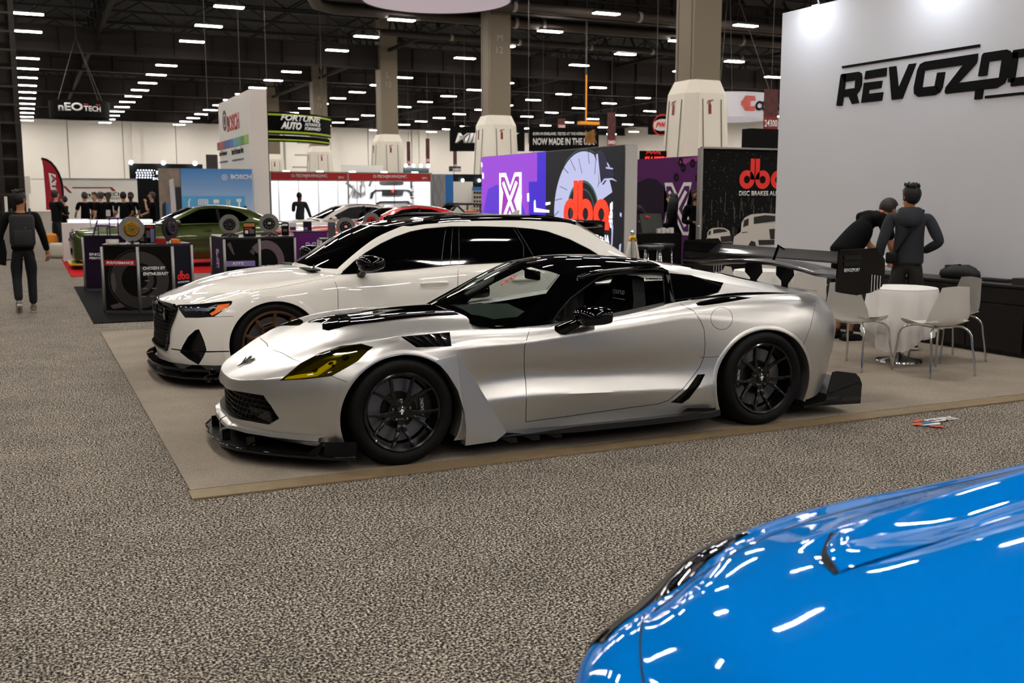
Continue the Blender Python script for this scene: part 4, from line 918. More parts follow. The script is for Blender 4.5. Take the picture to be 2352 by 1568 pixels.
    # handle recess
    hr = crop(1140, 540, 2.8, [(1283,488),(1352,485),(1348,520),(1335,545),(1300,520)])
    m3 = MB(); hp = [hit(T, V, *p)[0] for p in hr]
    if all(hp): m3.prism([p+Vector((0, .012, 0)) for p in hp], (0, -.013, 0)); m3.obj('door_handle', P, root)
    # arch lips
    for a in (fa, ra):
        for sg in (-1, 1):
            gr_ = []
            for i, (x, z) in enumerate(a):
                if z < .14: continue
                h = T.ray_cast(Vector((x*1.0, -3, z+.012)), Vector((0, 1, 0))); y = h[0].y if h[0] is not None else -.975
                cx, cz = (0, .305) if a is fa else (2.69, .31); d = Vector((x-cx, 0, z-cz)).normalized(); base = Vector((x, y, z))
                pr = [base+d*.030+Vector((0, .004, 0)), base+d*.012+Vector((0, -.006, 0)), base+Vector((0, -.006, 0)), base-d*.004+Vector((0, .03, 0)), base+Vector((0, .12, 0))]
                gr_.append([Vector((p.x, p.y*(1 if sg < 0 else -1), p.z)) for p in pr])
            m3 = MB(); m3.grid(gr_); m3.obj('arch_lip', P, root, True, 1.2)
            cx, cz, rx = (0, .305, .385) if a is fa else (2.69, .31, .412)
            m4 = MB(); m4.lathe([(rx, -.90), (rx+.01, -.50), (.05, -.48)], 40, c=(cx, 0, cz), axis='y', a0=-.35, a1=PI+.35)
            if sg > 0:
                for v in m4.bm.verts: v.co.y = -v.co.y
            m4.obj('wheel_well', mat('wheel_well_black', '040404', .9), root)
    # widened flare behind the front wheel
    fl = [(.195,.632),(.345,.66),(.48,.474),(.672,.145),(.60,.095),(.392,.088),(.400,.20),(.385,.31),(.345,.44),(.285,.54),(.235,.60)]
    for sg in (-1, 1):
        m3 = MB(); top = [Vector((x, sg*(.988-(.02 if i in (1, 2) else 0)), z)) for i, (x, z) in enumerate(fl)]
        inner = [Vector((x+(.012 if i in (1,2,3) else 0), sg*.895, z)) for i, (x, z) in enumerate(fl)]
        a = [m3.bm.verts.new(p) for p in top]; b = [m3.bm.verts.new(p) for p in inner]; m3.bm.faces.new(a)
        for i in range(len(a)): m3.bm.faces.new((a[i], b[i], b[(i+1) % len(a)], a[(i+1) % len(a)]))
        m3.tri(); m3.obj('fender_flare', P, root)
    # sill blade and vanes
    for sg in (-1, 1):
        m3 = MB(); A = [(.62,.98,.118),(.86,.985,.118),(1.15,1.02,.11),(1.7,1.04,.112),(2.2,1.04,.118),(2.28,1.03,.122)]
        gr_ = [[(x, sg*.90, z+.018), (x, sg*(h-.02), z+.004+(.03 if 1.0 < x else .0)), (x, sg*h, z+(.034 if x > 1.0 else .004)), (x, sg*(h+.002), z-.004), (x, sg*.88, z-.01)] for x, h, z in A]
        m3.grid(gr_); bmesh.ops.holes_fill(m3.bm, edges=[e for e in m3.bm.edges if len(e.link_faces) == 1]); m3.obj('sill_blade', CARBON, root, True, .5)
        for x in (.70, .86, 1.02):
            m3 = MB(); m3.prism([(x-.07, sg*.95, .108), (x+.04, sg*.99, .108), (x+.05, sg*.985, .075), (x+.01, sg*.97, .07)], (0, sg*.004, 0)); m3.obj('sill_vane', CARBON, root)
        m3 = MB(); m3.prism([(2.0, sg*.965, .155), (2.26, sg*.985, .15), (2.27, sg*.985, .165), (2.05, sg*.965, .18)], (0, sg*.006, 0)); m3.obj('sill_trim', CARG, root)
    # splitter
    sp_ = [(-1.0,0),(-1.0,.12),(-.975,.22),(-.985,.30),(-.955,.38),(-.93,.44),(-.895,.50),(-.80,.62),(-.66,.76),(-.52,.88),(-.40,.97),(-.31,1.0),(-.30,.90)]
    m3 = MB(); full = sp_+[(x, -y) for x, y in reversed(sp_) if y > 0]
    m3.prism([(x, y, .075) for x, y in full], (0, 0, .014)); m3.tri(); m3.obj('front_splitter', CARBON, root, True, .5)
    m3 = MB(); inner = [(x*.985+.03 if x < -.9 else x+.05, y*.93) for x, y in sp_[:-1]]
    for sg in (-1, 1): m3.tube([(x+.0, sg*y, .092) for x, y in sp_[:-1]], .006, 6)
    m3.obj('splitter_edge', CARG, root, True)
    for sg in (-1, 1):
        m3 = MB(); m3.grid([[(-.48, sg*.90, .09), (-.47, sg*.905, .18)], [(-.43, sg*.945, .088), (-.43, sg*.955, .185)], [(-.31, sg*1.0, .085), (-.305, sg*1.0, .185)]]); m3.grid([[(-.56, sg*.80, .09), (-.48, sg*.90, .18)], [(-.52, sg*.885, .088), (-.47, sg*.905, .18)]])
        bmesh.ops.solidify(m3.bm, geom=m3.bm.faces[:], thickness=.006); m3.obj('splitter_winglet', CARBON, root, True, .5)
        for y, x in ((.22, -.93), (.50, -.83)): m3 = MB(); m3.box((x, sg*y, .125), (.05, .006, .075)); m3.obj('splitter_stay', CARG, root)
        # chin lip standing off the bumper
        m3 = MB(); lip = [(-.905,.0),(-.90,.20),(-.885,.33),(-.83,.47),(-.72,.63),(-.60,.77),(-.48,.88)]
        m3.grid([[(x+.05, sg*y, .215), (x-.022, sg*(y+.012), .205-.02*(y < .3)), (x-.028, sg*(y+.016), .185-.02*(y < .3)), (x+.05, sg*y, .16)] for x, y in lip]); m3.obj('chin_lip', P, root, True, .9)
    # emblem on the nose: crossed flags over a thin vee
    h = hit(T, V, 565, 838)
    if h[0] is not None:
        n = h[1]; c = Vector((h[0].x, 0, h[0].z))+n*.003; n = Vector((n.x, 0, n.z)).normalized(); r = Vector((0, -1, 0)); u = n.cross(r)*-1; u = u if u.z > 0 else -u
        m3 = MB()
        def em(pts): m3.prism([c+r*x+u*y for x, y in pts], n*.004)
        em([(-.115,.045),(-.02,-.01),(0,-.045),(0,-.012),(-.05,.022)]); em([(.115,.045),(.02,-.01),(0,-.045),(0,-.012),(.05,.022)])
        em([(-.075,.06),(-.02,.02),(-.004,.0),(-.012,.03),(-.05,.075)]); em([(.075,.06),(.02,.02),(.004,.0),(.012,.03),(.05,.075)])
        m3.obj('nose_emblem', CARB, root)
    m3 = MB(); m3.tube([(-.90, .32, .44), (-.94, .32, .44)], .012, 8); m3.lathe([(.020, -.008), (.030, -.008), (.030, .008), (.020, .008)], 16, c=(-.945, .32, .40), axis='y', closed=True); m3.obj('tow_hook', CARG, root, True, .6)
    # ---------------- greenhouse
    ws = [[(.62,0,.848),(.60,.25,.835),(.60,.45,.80),(.68,.62,.775),(.88,.735,.772)], [(.83,0,.965),(.84,.22,.957),(.86,.40,.935),(.945,.57,.895),(1.08,.68,.88)],
          [(1.04,0,1.07),(1.05,.2,1.063),(1.075,.37,1.043),(1.14,.52,1.005),(1.26,.615,.985)], [(1.235,0,1.148),(1.24,.18,1.143),(1.262,.34,1.126),(1.32,.47,1.098),(1.45,.56,1.083)]]
    rf = [ws[-1], [(1.5,0,1.187),(1.51,.18,1.183),(1.53,.33,1.170),(1.58,.46,1.143),(1.66,.555,1.112)], [(1.8,0,1.188),(1.8,.18,1.184),(1.8,.33,1.172),(1.82,.46,1.15),(1.87,.555,1.12)], [(2.12,0,1.165),(2.12,.18,1.162),(2.12,.33,1.152),(2.12,.46,1.132),(2.12,.56,1.10)]]
    ht = [rf[-1], [(2.55,0,1.10),(2.55,.18,1.097),(2.55,.33,1.086),(2.54,.46,1.062),(2.5,.575,1.015)], [(3.0,0,1.005),(3.0,.2,1.001),(3.0,.38,.988),(2.98,.53,.962),(2.95,.64,.935)], [(3.42,0,.915),(3.41,.22,.913),(3.38,.42,.907),(3.33,.58,.90),(3.28,.68,.89)]]
    sd0 = [(.88,.735,.772),(1.05,.75,.782),(1.2,.757,.788),(1.4,.76,.796),(1.6,.76,.810),(1.85,.757,.845),(2.1,.752,.888),(2.45,.745,.928),(2.9,.71,.925),(3.28,.68,.89)]
    sd2 = [(.88,.735,.772),(1.08,.68,.88),(1.26,.615,.985),(1.45,.56,1.083),(1.66,.555,1.112),(1.87,.555,1.12),(2.12,.56,1.10),(2.5,.575,1.015),(2.95,.64,.935),(3.28,.68,.89)]
    sd1 = [((a[0]+b[0])/2, (a[1]+b[1])/2+.016*min(1, (b[2]-a[2])*6), (a[2]+b[2])/2) for a, b in zip(sd0, sd2)]
    neg = lambda rows: [[(x, -h, z) for x, h, z in r] for r in rows]
    W_ = patch(neg(ws), 6, 5); R_ = patch(neg(rf), 6, 5); T_ = patch(neg(ht), 6, 5); S_ = patch(neg([sd0, sd1, sd2]), 6, 6)
    W_[-1] = R_[0]; R_[-1] = T_[0]
    def mk(Gd): m_ = MB(); m_.grid(Gd); m_.doubles(.0004); return m_.bm
    # windscreen glass inside a black frame
    wb = mk(W_); sym(wb); TW = bvh(dupe(wb)); bmesh.ops.recalc_face_normals(wb, faces=wb.faces)
    fr = [(.65,.0),(.655,-.25),(.665,-.43),(.76,-.59),(.90,-.655),(1.12,-.60),(1.305,-.485),(1.225,-.33),(1.195,-.18),(1.185,0)]; frf = fr+[(x, -y) for x, y in reversed(fr) if y != 0]
    cut(wb, Tp, frf, anyf); gl = take(wb, pick(wb, Tp, frf, anyf)); bmobj('windscreen', gl, CLEARG, root, True); bmobj('windscreen_frame', wb, CARG, root, True, .6)
    rb_ = mk(R_); sym(rb_); bmobj('roof_panel', rb_, CARG, root, True)
    tb = mk(T_)
    hg = [(2.18,0),(2.18,-.42),(2.6,-.43),(3.0,-.44),(3.2,-.40),(3.25,0)]
    cut(tb, Tp, hg, anyf); hgl = take(tb, pick(tb, Tp, hg, anyf)); sym(tb); bmobj('rear_quarter', tb, P, root, True); sym(hgl); bmobj('hatch_glass', hgl, DARKG, root, True)
    sb = mk(S_); bmesh.ops.recalc_face_normals(sb, faces=sb.faces)
    TS = bvh(dupe(sb))
    dwin = crop(900, 480, 2.94, [(1078,775),(1130,690),(1210,600),(1290,540),(1390,468),(1440,447),(1560,436),(1830,436),(1836,520),(1845,650),(1640,700),(1452,742),(1300,772)])
    qwin = crop(1140, 540, 2.8, [(1113,245),(1250,258),(1430,284),(1458,292),(1462,305),(1440,345),(1425,368),(1300,405),(1150,438),(1130,350)])
    bk = lambda c: True
    cut(sb, V, dwin, bk); bmesh.ops.delete(sb, geom=pick(sb, V, dwin, bk), context='FACES')
    cut(sb, V, qwin, bk); qg = take(sb, pick(sb, V, qwin, bk))
    sail = crop(1140, 540, 2.8, [(1105,190),(1460,240),(1700,300),(2100,390),(2100,460),(1400,440),(1160,470),(1113,420),(1180,447),(1150,440),(1300,407),(1427,370),(1464,304),(1432,282),(1250,256),(1112,243)])
    hi = [(x, z) for x, z in ((2.13,.7),(2.13,1.2),(3.4,1.2),(3.4,.7))]
    cut(sb, S, hi, bk); sl2 = take(sb, pick(sb, S, hi, bk))
    for s in (0, 1):
        for nm, q, m_ in (('window_frame', sb, CARG), ('quarter_window', qg, CARG), ('rear_pillar', sl2, P)):
            b = dupe(q) if not s else mirror_bm(q); bmobj(nm, b, m_, root, True, .6)
    TG = TS
    line_on(TG, V, dwin[:9], .006, CARB, root, 'window_seal'); line_on(TG, V, dwin[8:]+dwin[:1], .005, CARB, root, 'window_seal')
    line_on(TG, V, qwin+qwin[:1], .004, CARB, root, 'window_seal')
    m3 = MB()
    for u_, v_ in ((1540, 626), (1547, 700)): pass
    pa = hit(TG, V, 1534, 632)[0]; pb = hit(TG, V, 1546, 694)[0]
    if pa and pb:
        m3.bar(pa+Vector((0, .0, .0)), pb, .035, .012, up=(0, 1, 0), bevel=.003); m3.bar(Vector((pa.x, -pa.y, pa.z)), Vector((pb.x, -pb.y, pb.z)), .035, .012, up=(0, 1, 0), bevel=.003); m3.obj('pillar_trim', mat('pillar_rubber', '1b1a1a', .6), root)
    # roof side rail, rounded
    m3 = MB(); rl = [(1.40,.575,1.065),(1.5,.568,1.092),(1.66,.563,1.108),(1.87,.563,1.114),(2.08,.568,1.10),(2.12,.575,1.085)]
    for sg in (-1, 1): m3 = MB(); m3.tube([(x, sg*h, z) for x, h, z in spl(rl, 4)], .017, 10); m3.obj('roof_rail', CARG, root, True)
    # cabin innards
    m3 = MB(); m3.box((1.75, 0, .42), (1.9, 1.5, .5)); m3.box((2.75, 0, .66), (.9, 1.2, .36)); cab = m3.obj('cabin_floor', mat('void_black', '030303', .8), root)
    m3 = MB(); m3.grid([[(.74, y, .80-.03*abs(y)), (.95, y, .845-.09*abs(y)), (1.13, y, .85-.10*abs(y)), (1.20, y, .79), (1.24, y, .6)] for y in (-.68,-.4,-.2,0,.2,.4,.68)]); m3.obj('dashboard', mat('dash_grey', '5c6662', .6, noise=.1), root, True)
    m3 = MB(); m3.lathe([(.155, -.012), (.18, -.012), (.18, .012), (.155, .012)], 28, closed=True); m3.box((0, 0, 0), (.30, .04, .02)); m3.box((0, -.07, 0), (.04, .16, .02)); sw = m3.obj('steering_wheel', CARB, root, True, .6); sw.location = (1.30, -.36, .76); sw.rotation_euler = (0, -1.2, 0)
    for sy in (-.36, .36):
        m3 = MB(); prof = [(1.62,.48,.24),(1.50,.50,.25),(1.42,.50,.24)]
        bkp = [(1.78,.50,.23),(1.84,.66,.25),(1.90,.80,.25),(1.94,.90,.20),(1.97,1.00,.13),(1.98,1.05,.11)]
        gr_ = []
        for x, z, w_ in bkp: gr_.append([(x-.10, sy-w_-.02, z), (x-.02, sy-w_+.05, z), (x+.02, sy, z), (x-.02, sy+w_-.05, z), (x-.10, sy+w_+.02, z), (x+.0, sy+w_+.02, z-.02), (x+.08, sy, z-.02), (x, sy-w_-.02, z-.02)])
        m3.grid(gr_, closed_u=True); bmesh.ops.holes_fill(m3.bm, edges=[e for e in m3.bm.edges if len(e.link_faces) == 1]); m3.box((1.60, sy, .50), (.48, .44, .14), bevel=.05)
        seat = m3.obj('seat', mat('seat_fabric', '0d0d0e', .85, noise=.3, nscale=80), root, True, .9)
        lettering('sparco', (1.865, sy+.12 if sy > 0 else sy+.12, .905), (0, -1, -.0), (.12, 0, 1), .045, WHITEP, seat, width=.17, depth=.003, bold=.01)
        m3 = MB(); m3.box((1.868, sy+.035, .885), (.004, .17, .006)); m3.obj('seat_underline', WHITEP, seat)
    # inner mirror, sunstrip words
    m3 = MB(); m3.box((1.29, -.08, 1.06), (.035, .22, .07), bevel=.015); m3.tube([(1.28, -.04, 1.08), (1.22, 0, 1.125)], .012); m3.obj('rear_view_mirror', CARB, root, True, .6)
    def on_ws(u_, v_):
        h = hit(TW, V, u_, v_); return h
    h = on_ws(1152, 657)
    if h[0] is not None:
        n = h[1] if h[1].z > 0 else -h[1]; r = Vector((.85, 0, .5)); r = (r-n*r.dot(n)).normalized(); u = n.cross(r); lettering('APD', h[0]+n*.004, r, u, .045, mat('red_decal', 'b01810', .5), root, width=.14, depth=.002, bold=.02)
    h = on_ws(1212, 616)
    if h[0] is not None:
        n = h[1] if h[1].z > 0 else -h[1]; r = Vector((0, -1, 0)); r = (r-n*r.dot(n)).normalized(); u = n.cross(r); lettering('REVOZPORT', h[0]+n*.004+r*.02, r, u, .018, WHITEP, root, width=.24, depth=.002, bold=.02, shear=.2)
    # door mirror
    for sg in (-1, 1):
        m3 = MB(); gr_ = []
        for x, cy_, cz_, rx, rz in ((1.175,-.99,.845,.0,.0),(1.178,-.99,.845,.085,.042),(1.20,-.99,.85,.105,.055),(1.26,-.99,.858,.118,.062),(1.33,-.99,.858,.118,.060),(1.372,-.99,.856,.108,.052),(1.375,-.99,.856,.09,.040),(1.365,-.99,.856,0,0)):
            gr_.append([(x, (cy_+rx*math.copysign(abs(math.cos(a))**.65, math.cos(a)))*-sg, cz_+rz*math.copysign(abs(math.sin(a))**.65, math.sin(a))) for a in [2*PI*k/20 for k in range(20)]])
        m3.grid(gr_, closed_u=True); m3.tube([(1.10, -sg*-.86, .745), (1.14, -sg*-.90, .775), (1.19, -sg*-.945, .81), (1.22, -sg*-.96, .84)], [.045, .040, .032, .03], 12); m3.doubles(); m3.obj('door_mirror', CARG, root, True, 1.0)
    # rear diffuser
    m3 = MB(); m3.prism([(3.10, -.93, .085), (3.42, -.93, .085), (3.62, -.80, .085), (3.62, .80, .085), (3.42, .93, .085), (3.10, .93, .085)], (0, 0, .012))
    for sg in (-1, 1): m3.prism([(3.12, sg*.93, .09), (3.64, sg*.93, .07), (3.645, sg*.93, .22), (3.62, sg*.93, .27), (3.58, sg*.93, .305), (3.40, sg*.93, .335), (3.36, sg*.93, .33), (3.30, sg*.93, .12)], (0, sg*-.012, 0))
    for y in (-.6, -.3, .3, .6): m3.box((3.5, y, .15), (.35, .008, .12))
    m3.prism([(3.30, -.93, .16), (3.62, -.93, .23), (3.62, .93, .23), (3.30, .93, .16)], (0, 0, .01)); m3.obj('rear_diffuser', CARBON, root)
    m3 = MB(); m3.grid([[(3.36, y, .885), (3.45, y, .90), (3.54, y, .905-.01*abs(y)*2), (3.56, y, .888)] for y in (-.5, -.3, 0, .3, .5)]); m3.obj('boot_lip', CARG, root, True)
    # wing
    wing = empty('rear_wing', (0, 0, 0)); wing.parent = root
    def foil(x0, z0, ch, th_, ang, n=12):
        pts = []
        for i in range(n+1): t = i/n; pts.append((t, .6*th_*math.sqrt(t)*(1-t)*1.8-.10*math.sin(PI*t)*.6))
        for i in range(n, -1, -1): t = i/n; pts.append((t, -.8*th_*math.sqrt(t)*(1-t)*1.8-.10*math.sin(PI*t)*.6))
        return [(x0+ch*(t*math.cos(ang)-z*math.sin(ang)), z0+ch*(t*math.sin(ang)+z*math.cos(ang))) for t, z in pts[:-1]]
    for nm, f_ in (('main_plane', lambda y: foil(3.33-.02*abs(y), 1.105-.055*min(1, abs(y)/.7)**2, .27, .16, .02+.05*abs(y))), ('flap', lambda y: foil(3.565, 1.115, .135, .14, .66))):
        m3 = MB(); ys = [-.975+1.95*i/20 for i in range(21)]; m3.grid([[(x, y, z) for x, z in f_(y)] for y in ys], closed_u=True); bmesh.ops.holes_fill(m3.bm, edges=[e for e in m3.bm.edges if len(e.link_faces) == 1]); m3.obj(nm, CARBON, wing, True, .7)
    for sg in (-1, 1):
        ep = [(3.31,1.215),(3.325,1.235),(3.68,1.245),(3.76,1.155),(3.765,1.0),(3.74,.955),(3.64,.915),(3.50,.90),(3.34,.925),(3.30,.935),(3.30,.97)]
        m3 = MB(); m3.prism([(x, sg*.975, z) for x, z in ep], (0, sg*.012, 0)); bmesh.ops.bevel(m3.bm, geom=[e for e in m3.bm.edges], offset=.003, segments=1, affect='EDGES'); e_ = m3.obj('endplate', CARG, wing)
        m3 = MB()
        for k in range(2): m3.prism([(3.36, sg*.989, 1.195-k*.045), (3.52-k*.02, sg*.989, 1.197-k*.045), (3.545-k*.02, sg*.989, 1.168-k*.045), (3.36, sg*.989, 1.166-k*.045)], (0, sg*.004, 0))
        m3.obj('endplate_inset', mat('grille_black', '0a0a0a', .35), e_)
        for k in range(4):
            m3 = MB(); m3.box((3.635+k*.028, sg*.981, .985-k*.0), (.006, .016, .13-k*.008)); m3.obj('slot_insert', mat('slot_white', 'c9c9c6', .5), e_)
        if sg < 0: lettering('REVOZPORT', (3.365, -.990, 1.075), (1, 0, 0), (0, 0, 1), .026, WHITEP, e_, width=.15, depth=.001, bold=.02, shear=.2)
        m3 = MB(); m3.prism([(3.40, sg*.2, 1.10), (3.56, sg*.2, 1.07), (3.575, sg*.2, .99), (3.52, sg*.2, .93), (3.51, sg*.2, .885), (3.46, sg*.2, .885), (3.455, sg*.2, .95), (3.40, sg*.2, 1.00)], (0, .012, 0)); m3.obj('wing_pylon', CARB, wing)
    m3 = MB(); m3.tube([(3.56, 0, 1.225), (3.63, 0, 1.19)], .008); m3.bar((3.57, 0, 1.22), (3.52, 0, 1.10), .02, .012); m3.obj('flap_bracket', CARG, wing)
    # wheels
    WM = dict(rim=mat('satin_black_alloy', '08080a', .22, .3, .5), caliper=mat('caliper_grey', '1c1917', .4, .3), caltext='AP RACING', phase=PI, nut=mat('worn_nut', '8a8070', .3, 1))
    for x, y, R, hw, rr, ca in ((0, .972, .328, .135, .243, 1.5), (2.69, .985, .338, .155, .255, -1.5)):
        for sg in (-1, 1):
            wm = dict(WM); wm['caliper_at'] = ca*(1 if sg < 0 else -1); wheel(root, x, sg*y, R, hw, rr, 'ten', wm, sg)
    # underside
    m3 = MB(); m3.box((1.35, 0, .14), (3.9, 1.2, .04)); m3.box((1.35, 0, .15), (1.85, 1.76, .05)); m3.obj('underbody', mat('void_black', '030303', .8), root)
    return root
silver = silver_coupe()
# ================================================================== general coachwork
def neg(rows): return [[(x, -h, z) for x, h, z in r] for r in rows]
def coach(rows, hood, deck, rb=(2,), nc=6, nr=5):
    rows = neg(rows); G = patch(rows, nr, nc, rb=rb); R7 = rows[-1]; g7 = G[-1]
    hd = [R7[0:4]]+[[(x, -h, z) for x, h, z in r]+[R7[4+i]] for i, r in enumerate(hood)]
    H = patch(hd, nc, nc); H = fit_edges(H, last_col=g7[3*nc:9*nc+1]); H = fit_edges(H, first_row=g7[0:3*nc+1])
    D = patch([R7[9:], [(x, -h, z) for x, h, z in deck]], 4, nc); D = fit_edges(D, first_row=g7[9*nc:])
    mb = MB(); mb.grid(G); mb.grid(H); mb.grid(D); mb.doubles(.0006); bm = mb.bm; bmesh.ops.recalc_face_normals(bm, faces=bm.faces)
    if max(bm.faces, key=lambda f: -f.calc_center_median().y).normal.y > 0: bmesh.ops.reverse_faces(bm, faces=bm.faces)
    return bm
def cabin(ws, rf, ht, sd0, sd2, bulge=.02):
    sd1 = [((a[0]+b[0])/2, (a[1]+b[1])/2+bulge*min(1, abs(b[2]-a[2])*6), (a[2]+b[2])/2) for a, b in zip(sd0, sd2)]
    W_ = patch(neg(ws), 5, 5); R_ = patch(neg(rf), 5, 5); T_ = patch(neg(ht), 5, 5); S_ = patch(neg([sd0, sd1, sd2]), 6, 6); W_[-1] = R_[0]; R_[-1] = T_[0]; out = []
    for Gd in (W_, R_, T_, S_): m = MB(); m.grid(Gd); m.doubles(.0004); bmesh.ops.recalc_face_normals(m.bm, faces=m.bm.faces); out.append(m.bm)
    return out
def arc_side(cx, cz, rx, rz, a0=-.55, a1=PI+.55, n=40): return [(cx+rx*math.cos(a0+(a1-a0)*i/n), cz+rz*math.sin(a0+(a1-a0)*i/n)) for i in range(n+1)]
def cut_arches(bm, arcs, lim=-.6):
    S = View('side'); t = lambda c: c.y < lim
    for a in arcs:
        pl = [(a[0][0], .02)]+a+[(a[-1][0], .02)]; cut(bm, S, pl, t); bmesh.ops.delete(bm, geom=pick(bm, S, pl, t), context='FACES')
def lips(T, arcs, centres, root, P, yd=-.97, depth=.10, w_=.028, out=.005):
    for a, (cx, cz, rx) in zip(arcs, centres):
        for sg in (-1, 1):
            g = []
            for x, z in a:
                if z < .16: continue
                h = T.ray_cast(Vector((x, -3, z+.012)), Vector((0, 1, 0))); y = h[0].y if h[0] is not None else yd; d = Vector((x-cx, 0, z-cz)).normalized(); b = Vector((x, y, z))
                g.append([Vector((p.x, p.y*(1 if sg < 0 else -1), p.z)) for p in (b+d*w_+Vector((0, .004, 0)), b+d*.012+Vector((0, -out, 0)), b+Vector((0, -out, 0)), b-d*.004+Vector((0, .03, 0)), b+Vector((0, depth, 0)))])
            m = MB(); m.grid(g); m.obj('arch_lip', P, root, True, 1.2)
            m = MB(); m.lathe([(rx+.005, yd+.05), (rx+.015, -.5), (.05, -.48)], 36, c=(cx, 0, cz), axis='y', a0=-.35, a1=PI+.35)
            if sg > 0:
                for v in m.bm.verts: v.co.y = -v.co.y
            m.obj('wheel_well', mat('wheel_well_black', '040404', .9), root)
ALLF = lambda c: True
# ================================================================== white estate
def white_estate():
    loc = Vector((1.88, 9.775, .003)); root = empty('estate_car', loc, 0, 'glossy white estate car with black roof, black grille and bronze wheels', 'car'); M = Matrix.Translation(loc); V = View('photo', M); S = View('side'); Tp = View('top')
    P = mat('gloss_white', 'eae7e0', .5, 0, 1.0, spec=.1)
    rows = [
     [(-.86,0,.16),(-.84,.3,.16),(-.78,.55,.155),(-.64,.78,.15),(-.45,.90,.15),(-.22,.95,.15),(0,.955,.15),(.25,.955,.15),(.5,.93,.15),(.9,.92,.15),(1.3,.92,.15),(1.7,.92,.15),(2.2,.93,.15),(2.6,.95,.16),(2.93,.955,.17),(3.2,.95,.18),(3.5,.93,.2),(3.73,.86,.22),(3.9,.7,.24),(3.97,.4,.25),(3.99,0,.25)],
     [(-.885,0,.28),(-.865,.3,.28),(-.80,.55,.275),(-.67,.78,.27),(-.47,.915,.27),(-.22,.965,.28),(0,.975,.28),(.25,.97,.28),(.5,.952,.28),(.9,.948,.28),(1.3,.948,.28),(1.7,.948,.28),(2.2,.955,.28),(2.6,.97,.29),(2.93,.975,.3),(3.2,.97,.3),(3.5,.945,.31),(3.75,.87,.32),(3.93,.7,.33),(4.0,.4,.33),(4.02,0,.33)],
     [(-.89,0,.45),(-.87,.3,.45),(-.81,.55,.44),(-.685,.78,.44),(-.48,.925,.45),(-.22,.975,.48),(0,.985,.5),(.25,.98,.48),(.5,.950,.45),(.9,.945,.43),(1.3,.945,.43),(1.7,.945,.43),(2.2,.952,.45),(2.6,.975,.48),(2.93,.985,.5),(3.2,.98,.5),(3.5,.95,.48),(3.76,.87,.47),(3.94,.7,.47),(4.02,.4,.47),(4.04,0,.47)],
     [(-.88,0,.60),(-.855,.3,.60),(-.79,.55,.605),(-.68,.78,.61),(-.47,.92,.62),(-.22,.975,.66),(0,.985,.70),(.25,.98,.66),(.5,.957,.63),(.9,.957,.62),(1.3,.96,.62),(1.7,.96,.62),(2.2,.965,.63),(2.6,.978,.66),(2.93,.985,.70),(3.2,.98,.68),(3.5,.95,.65),(3.76,.87,.64),(3.94,.7,.64),(4.02,.4,.64),(4.04,0,.64)],
     [(-.85,0,.675),(-.83,.3,.675),(-.77,.55,.68),(-.66,.77,.69),(-.45,.90,.70),(-.22,.955,.745),(0,.968,.78),(.25,.962,.77),(.5,.95,.75),(.9,.955,.74),(1.3,.958,.74),(1.7,.958,.745),(2.2,.96,.76),(2.6,.968,.78),(2.93,.972,.80),(3.2,.968,.79),(3.5,.945,.78),(3.75,.86,.77),(3.92,.69,.77),(4.0,.4,.77),(4.02,0,.77)],
     [(-.80,0,.70),(-.785,.3,.70),(-.73,.52,.705),(-.61,.73,.725),(-.42,.85,.755),(-.2,.905,.815),(0,.915,.85),(.25,.915,.865),(.5,.91,.875),(.9,.91,.885),(1.3,.915,.90),(1.7,.92,.915),(2.2,.925,.93),(2.6,.935,.935),(2.93,.94,.935),(3.2,.93,.93),(3.5,.90,.92),(3.73,.82,.92),(3.88,.66,.92),(3.95,.38,.92),(3.97,0,.92)],
     [(-.74,0,.73),(-.72,.28,.73),(-.66,.48,.74),(-.52,.66,.765),(-.35,.76,.80),(-.15,.81,.855),(.03,.83,.88),(.25,.835,.90),(.5,.84,.918),(.9,.84,.935),(1.3,.845,.955),(1.7,.85,.975),(2.2,.855,.99),(2.6,.855,.995),(2.93,.855,.995),(3.2,.845,.995),(3.48,.81,.985),(3.68,.74,.98),(3.80,.6,.98),(3.87,.35,.98),(3.89,0,.98)]]
    hood = [[(-.58,0,.795),(-.57,.27,.797),(-.48,.50,.795)],[(-.40,0,.86),(-.39,.29,.862),(-.30,.54,.855)],[(-.2,0,.90),(-.19,.3,.905),(-.1,.56,.89)],[(.0,0,.93),(.01,.3,.934),(.1,.57,.915)],[(.2,0,.952),(.22,.3,.953),(.32,.58,.935)],[(.44,0,.965),(.48,.32,.962),(.62,.6,.945)]]
    deck = [(.9,.70,.94),(1.3,.7,.95),(1.7,.7,.97),(2.2,.7,.99),(2.6,.7,.99),(2.93,.7,.99),(3.2,.7,.99),(3.4,.66,.985),(3.55,.6,.98),(3.65,.45,.98),(3.7,.25,.98),(3.72,0,.98)]
    bm = coach(rows, hood, deck, rb=(2, 4)); T = bvh(bm)
    fa = arc_side(0, .36, .392, .372); ra = arc_side(2.93, .36, .392, .372); cut_arches(bm, (fa, ra))
    C_ = lambda p: crop(330, 640, 5.88, p)
    reg = []
    front = lambda c: c.x < 0
    hl = C_([(398,372),(470,350),(760,338),(1000,312),(1185,297),(1198,312),(1185,345),(1090,420),(945,515),(740,528),(560,527),(530,490),(480,420),(470,395)])
    inl = C_([(700,690),(745,680),(775,740),(820,850),(850,960),(800,1070),(740,1162),(600,1080),(490,990),(530,900),(600,780)])
    F = View('front'); gr = [(-.60,.60),(-.62,.66),(-.52,.69),(0,.685),(0,.30),(-.44,.29),(-.50,.36),(-.54,.50)]
    cut(bm, F, gr, lambda c: c.x < -.6); q = take(bm, pick(bm, F, gr, lambda c: c.x < -.6)); reg.append(('grille', q))
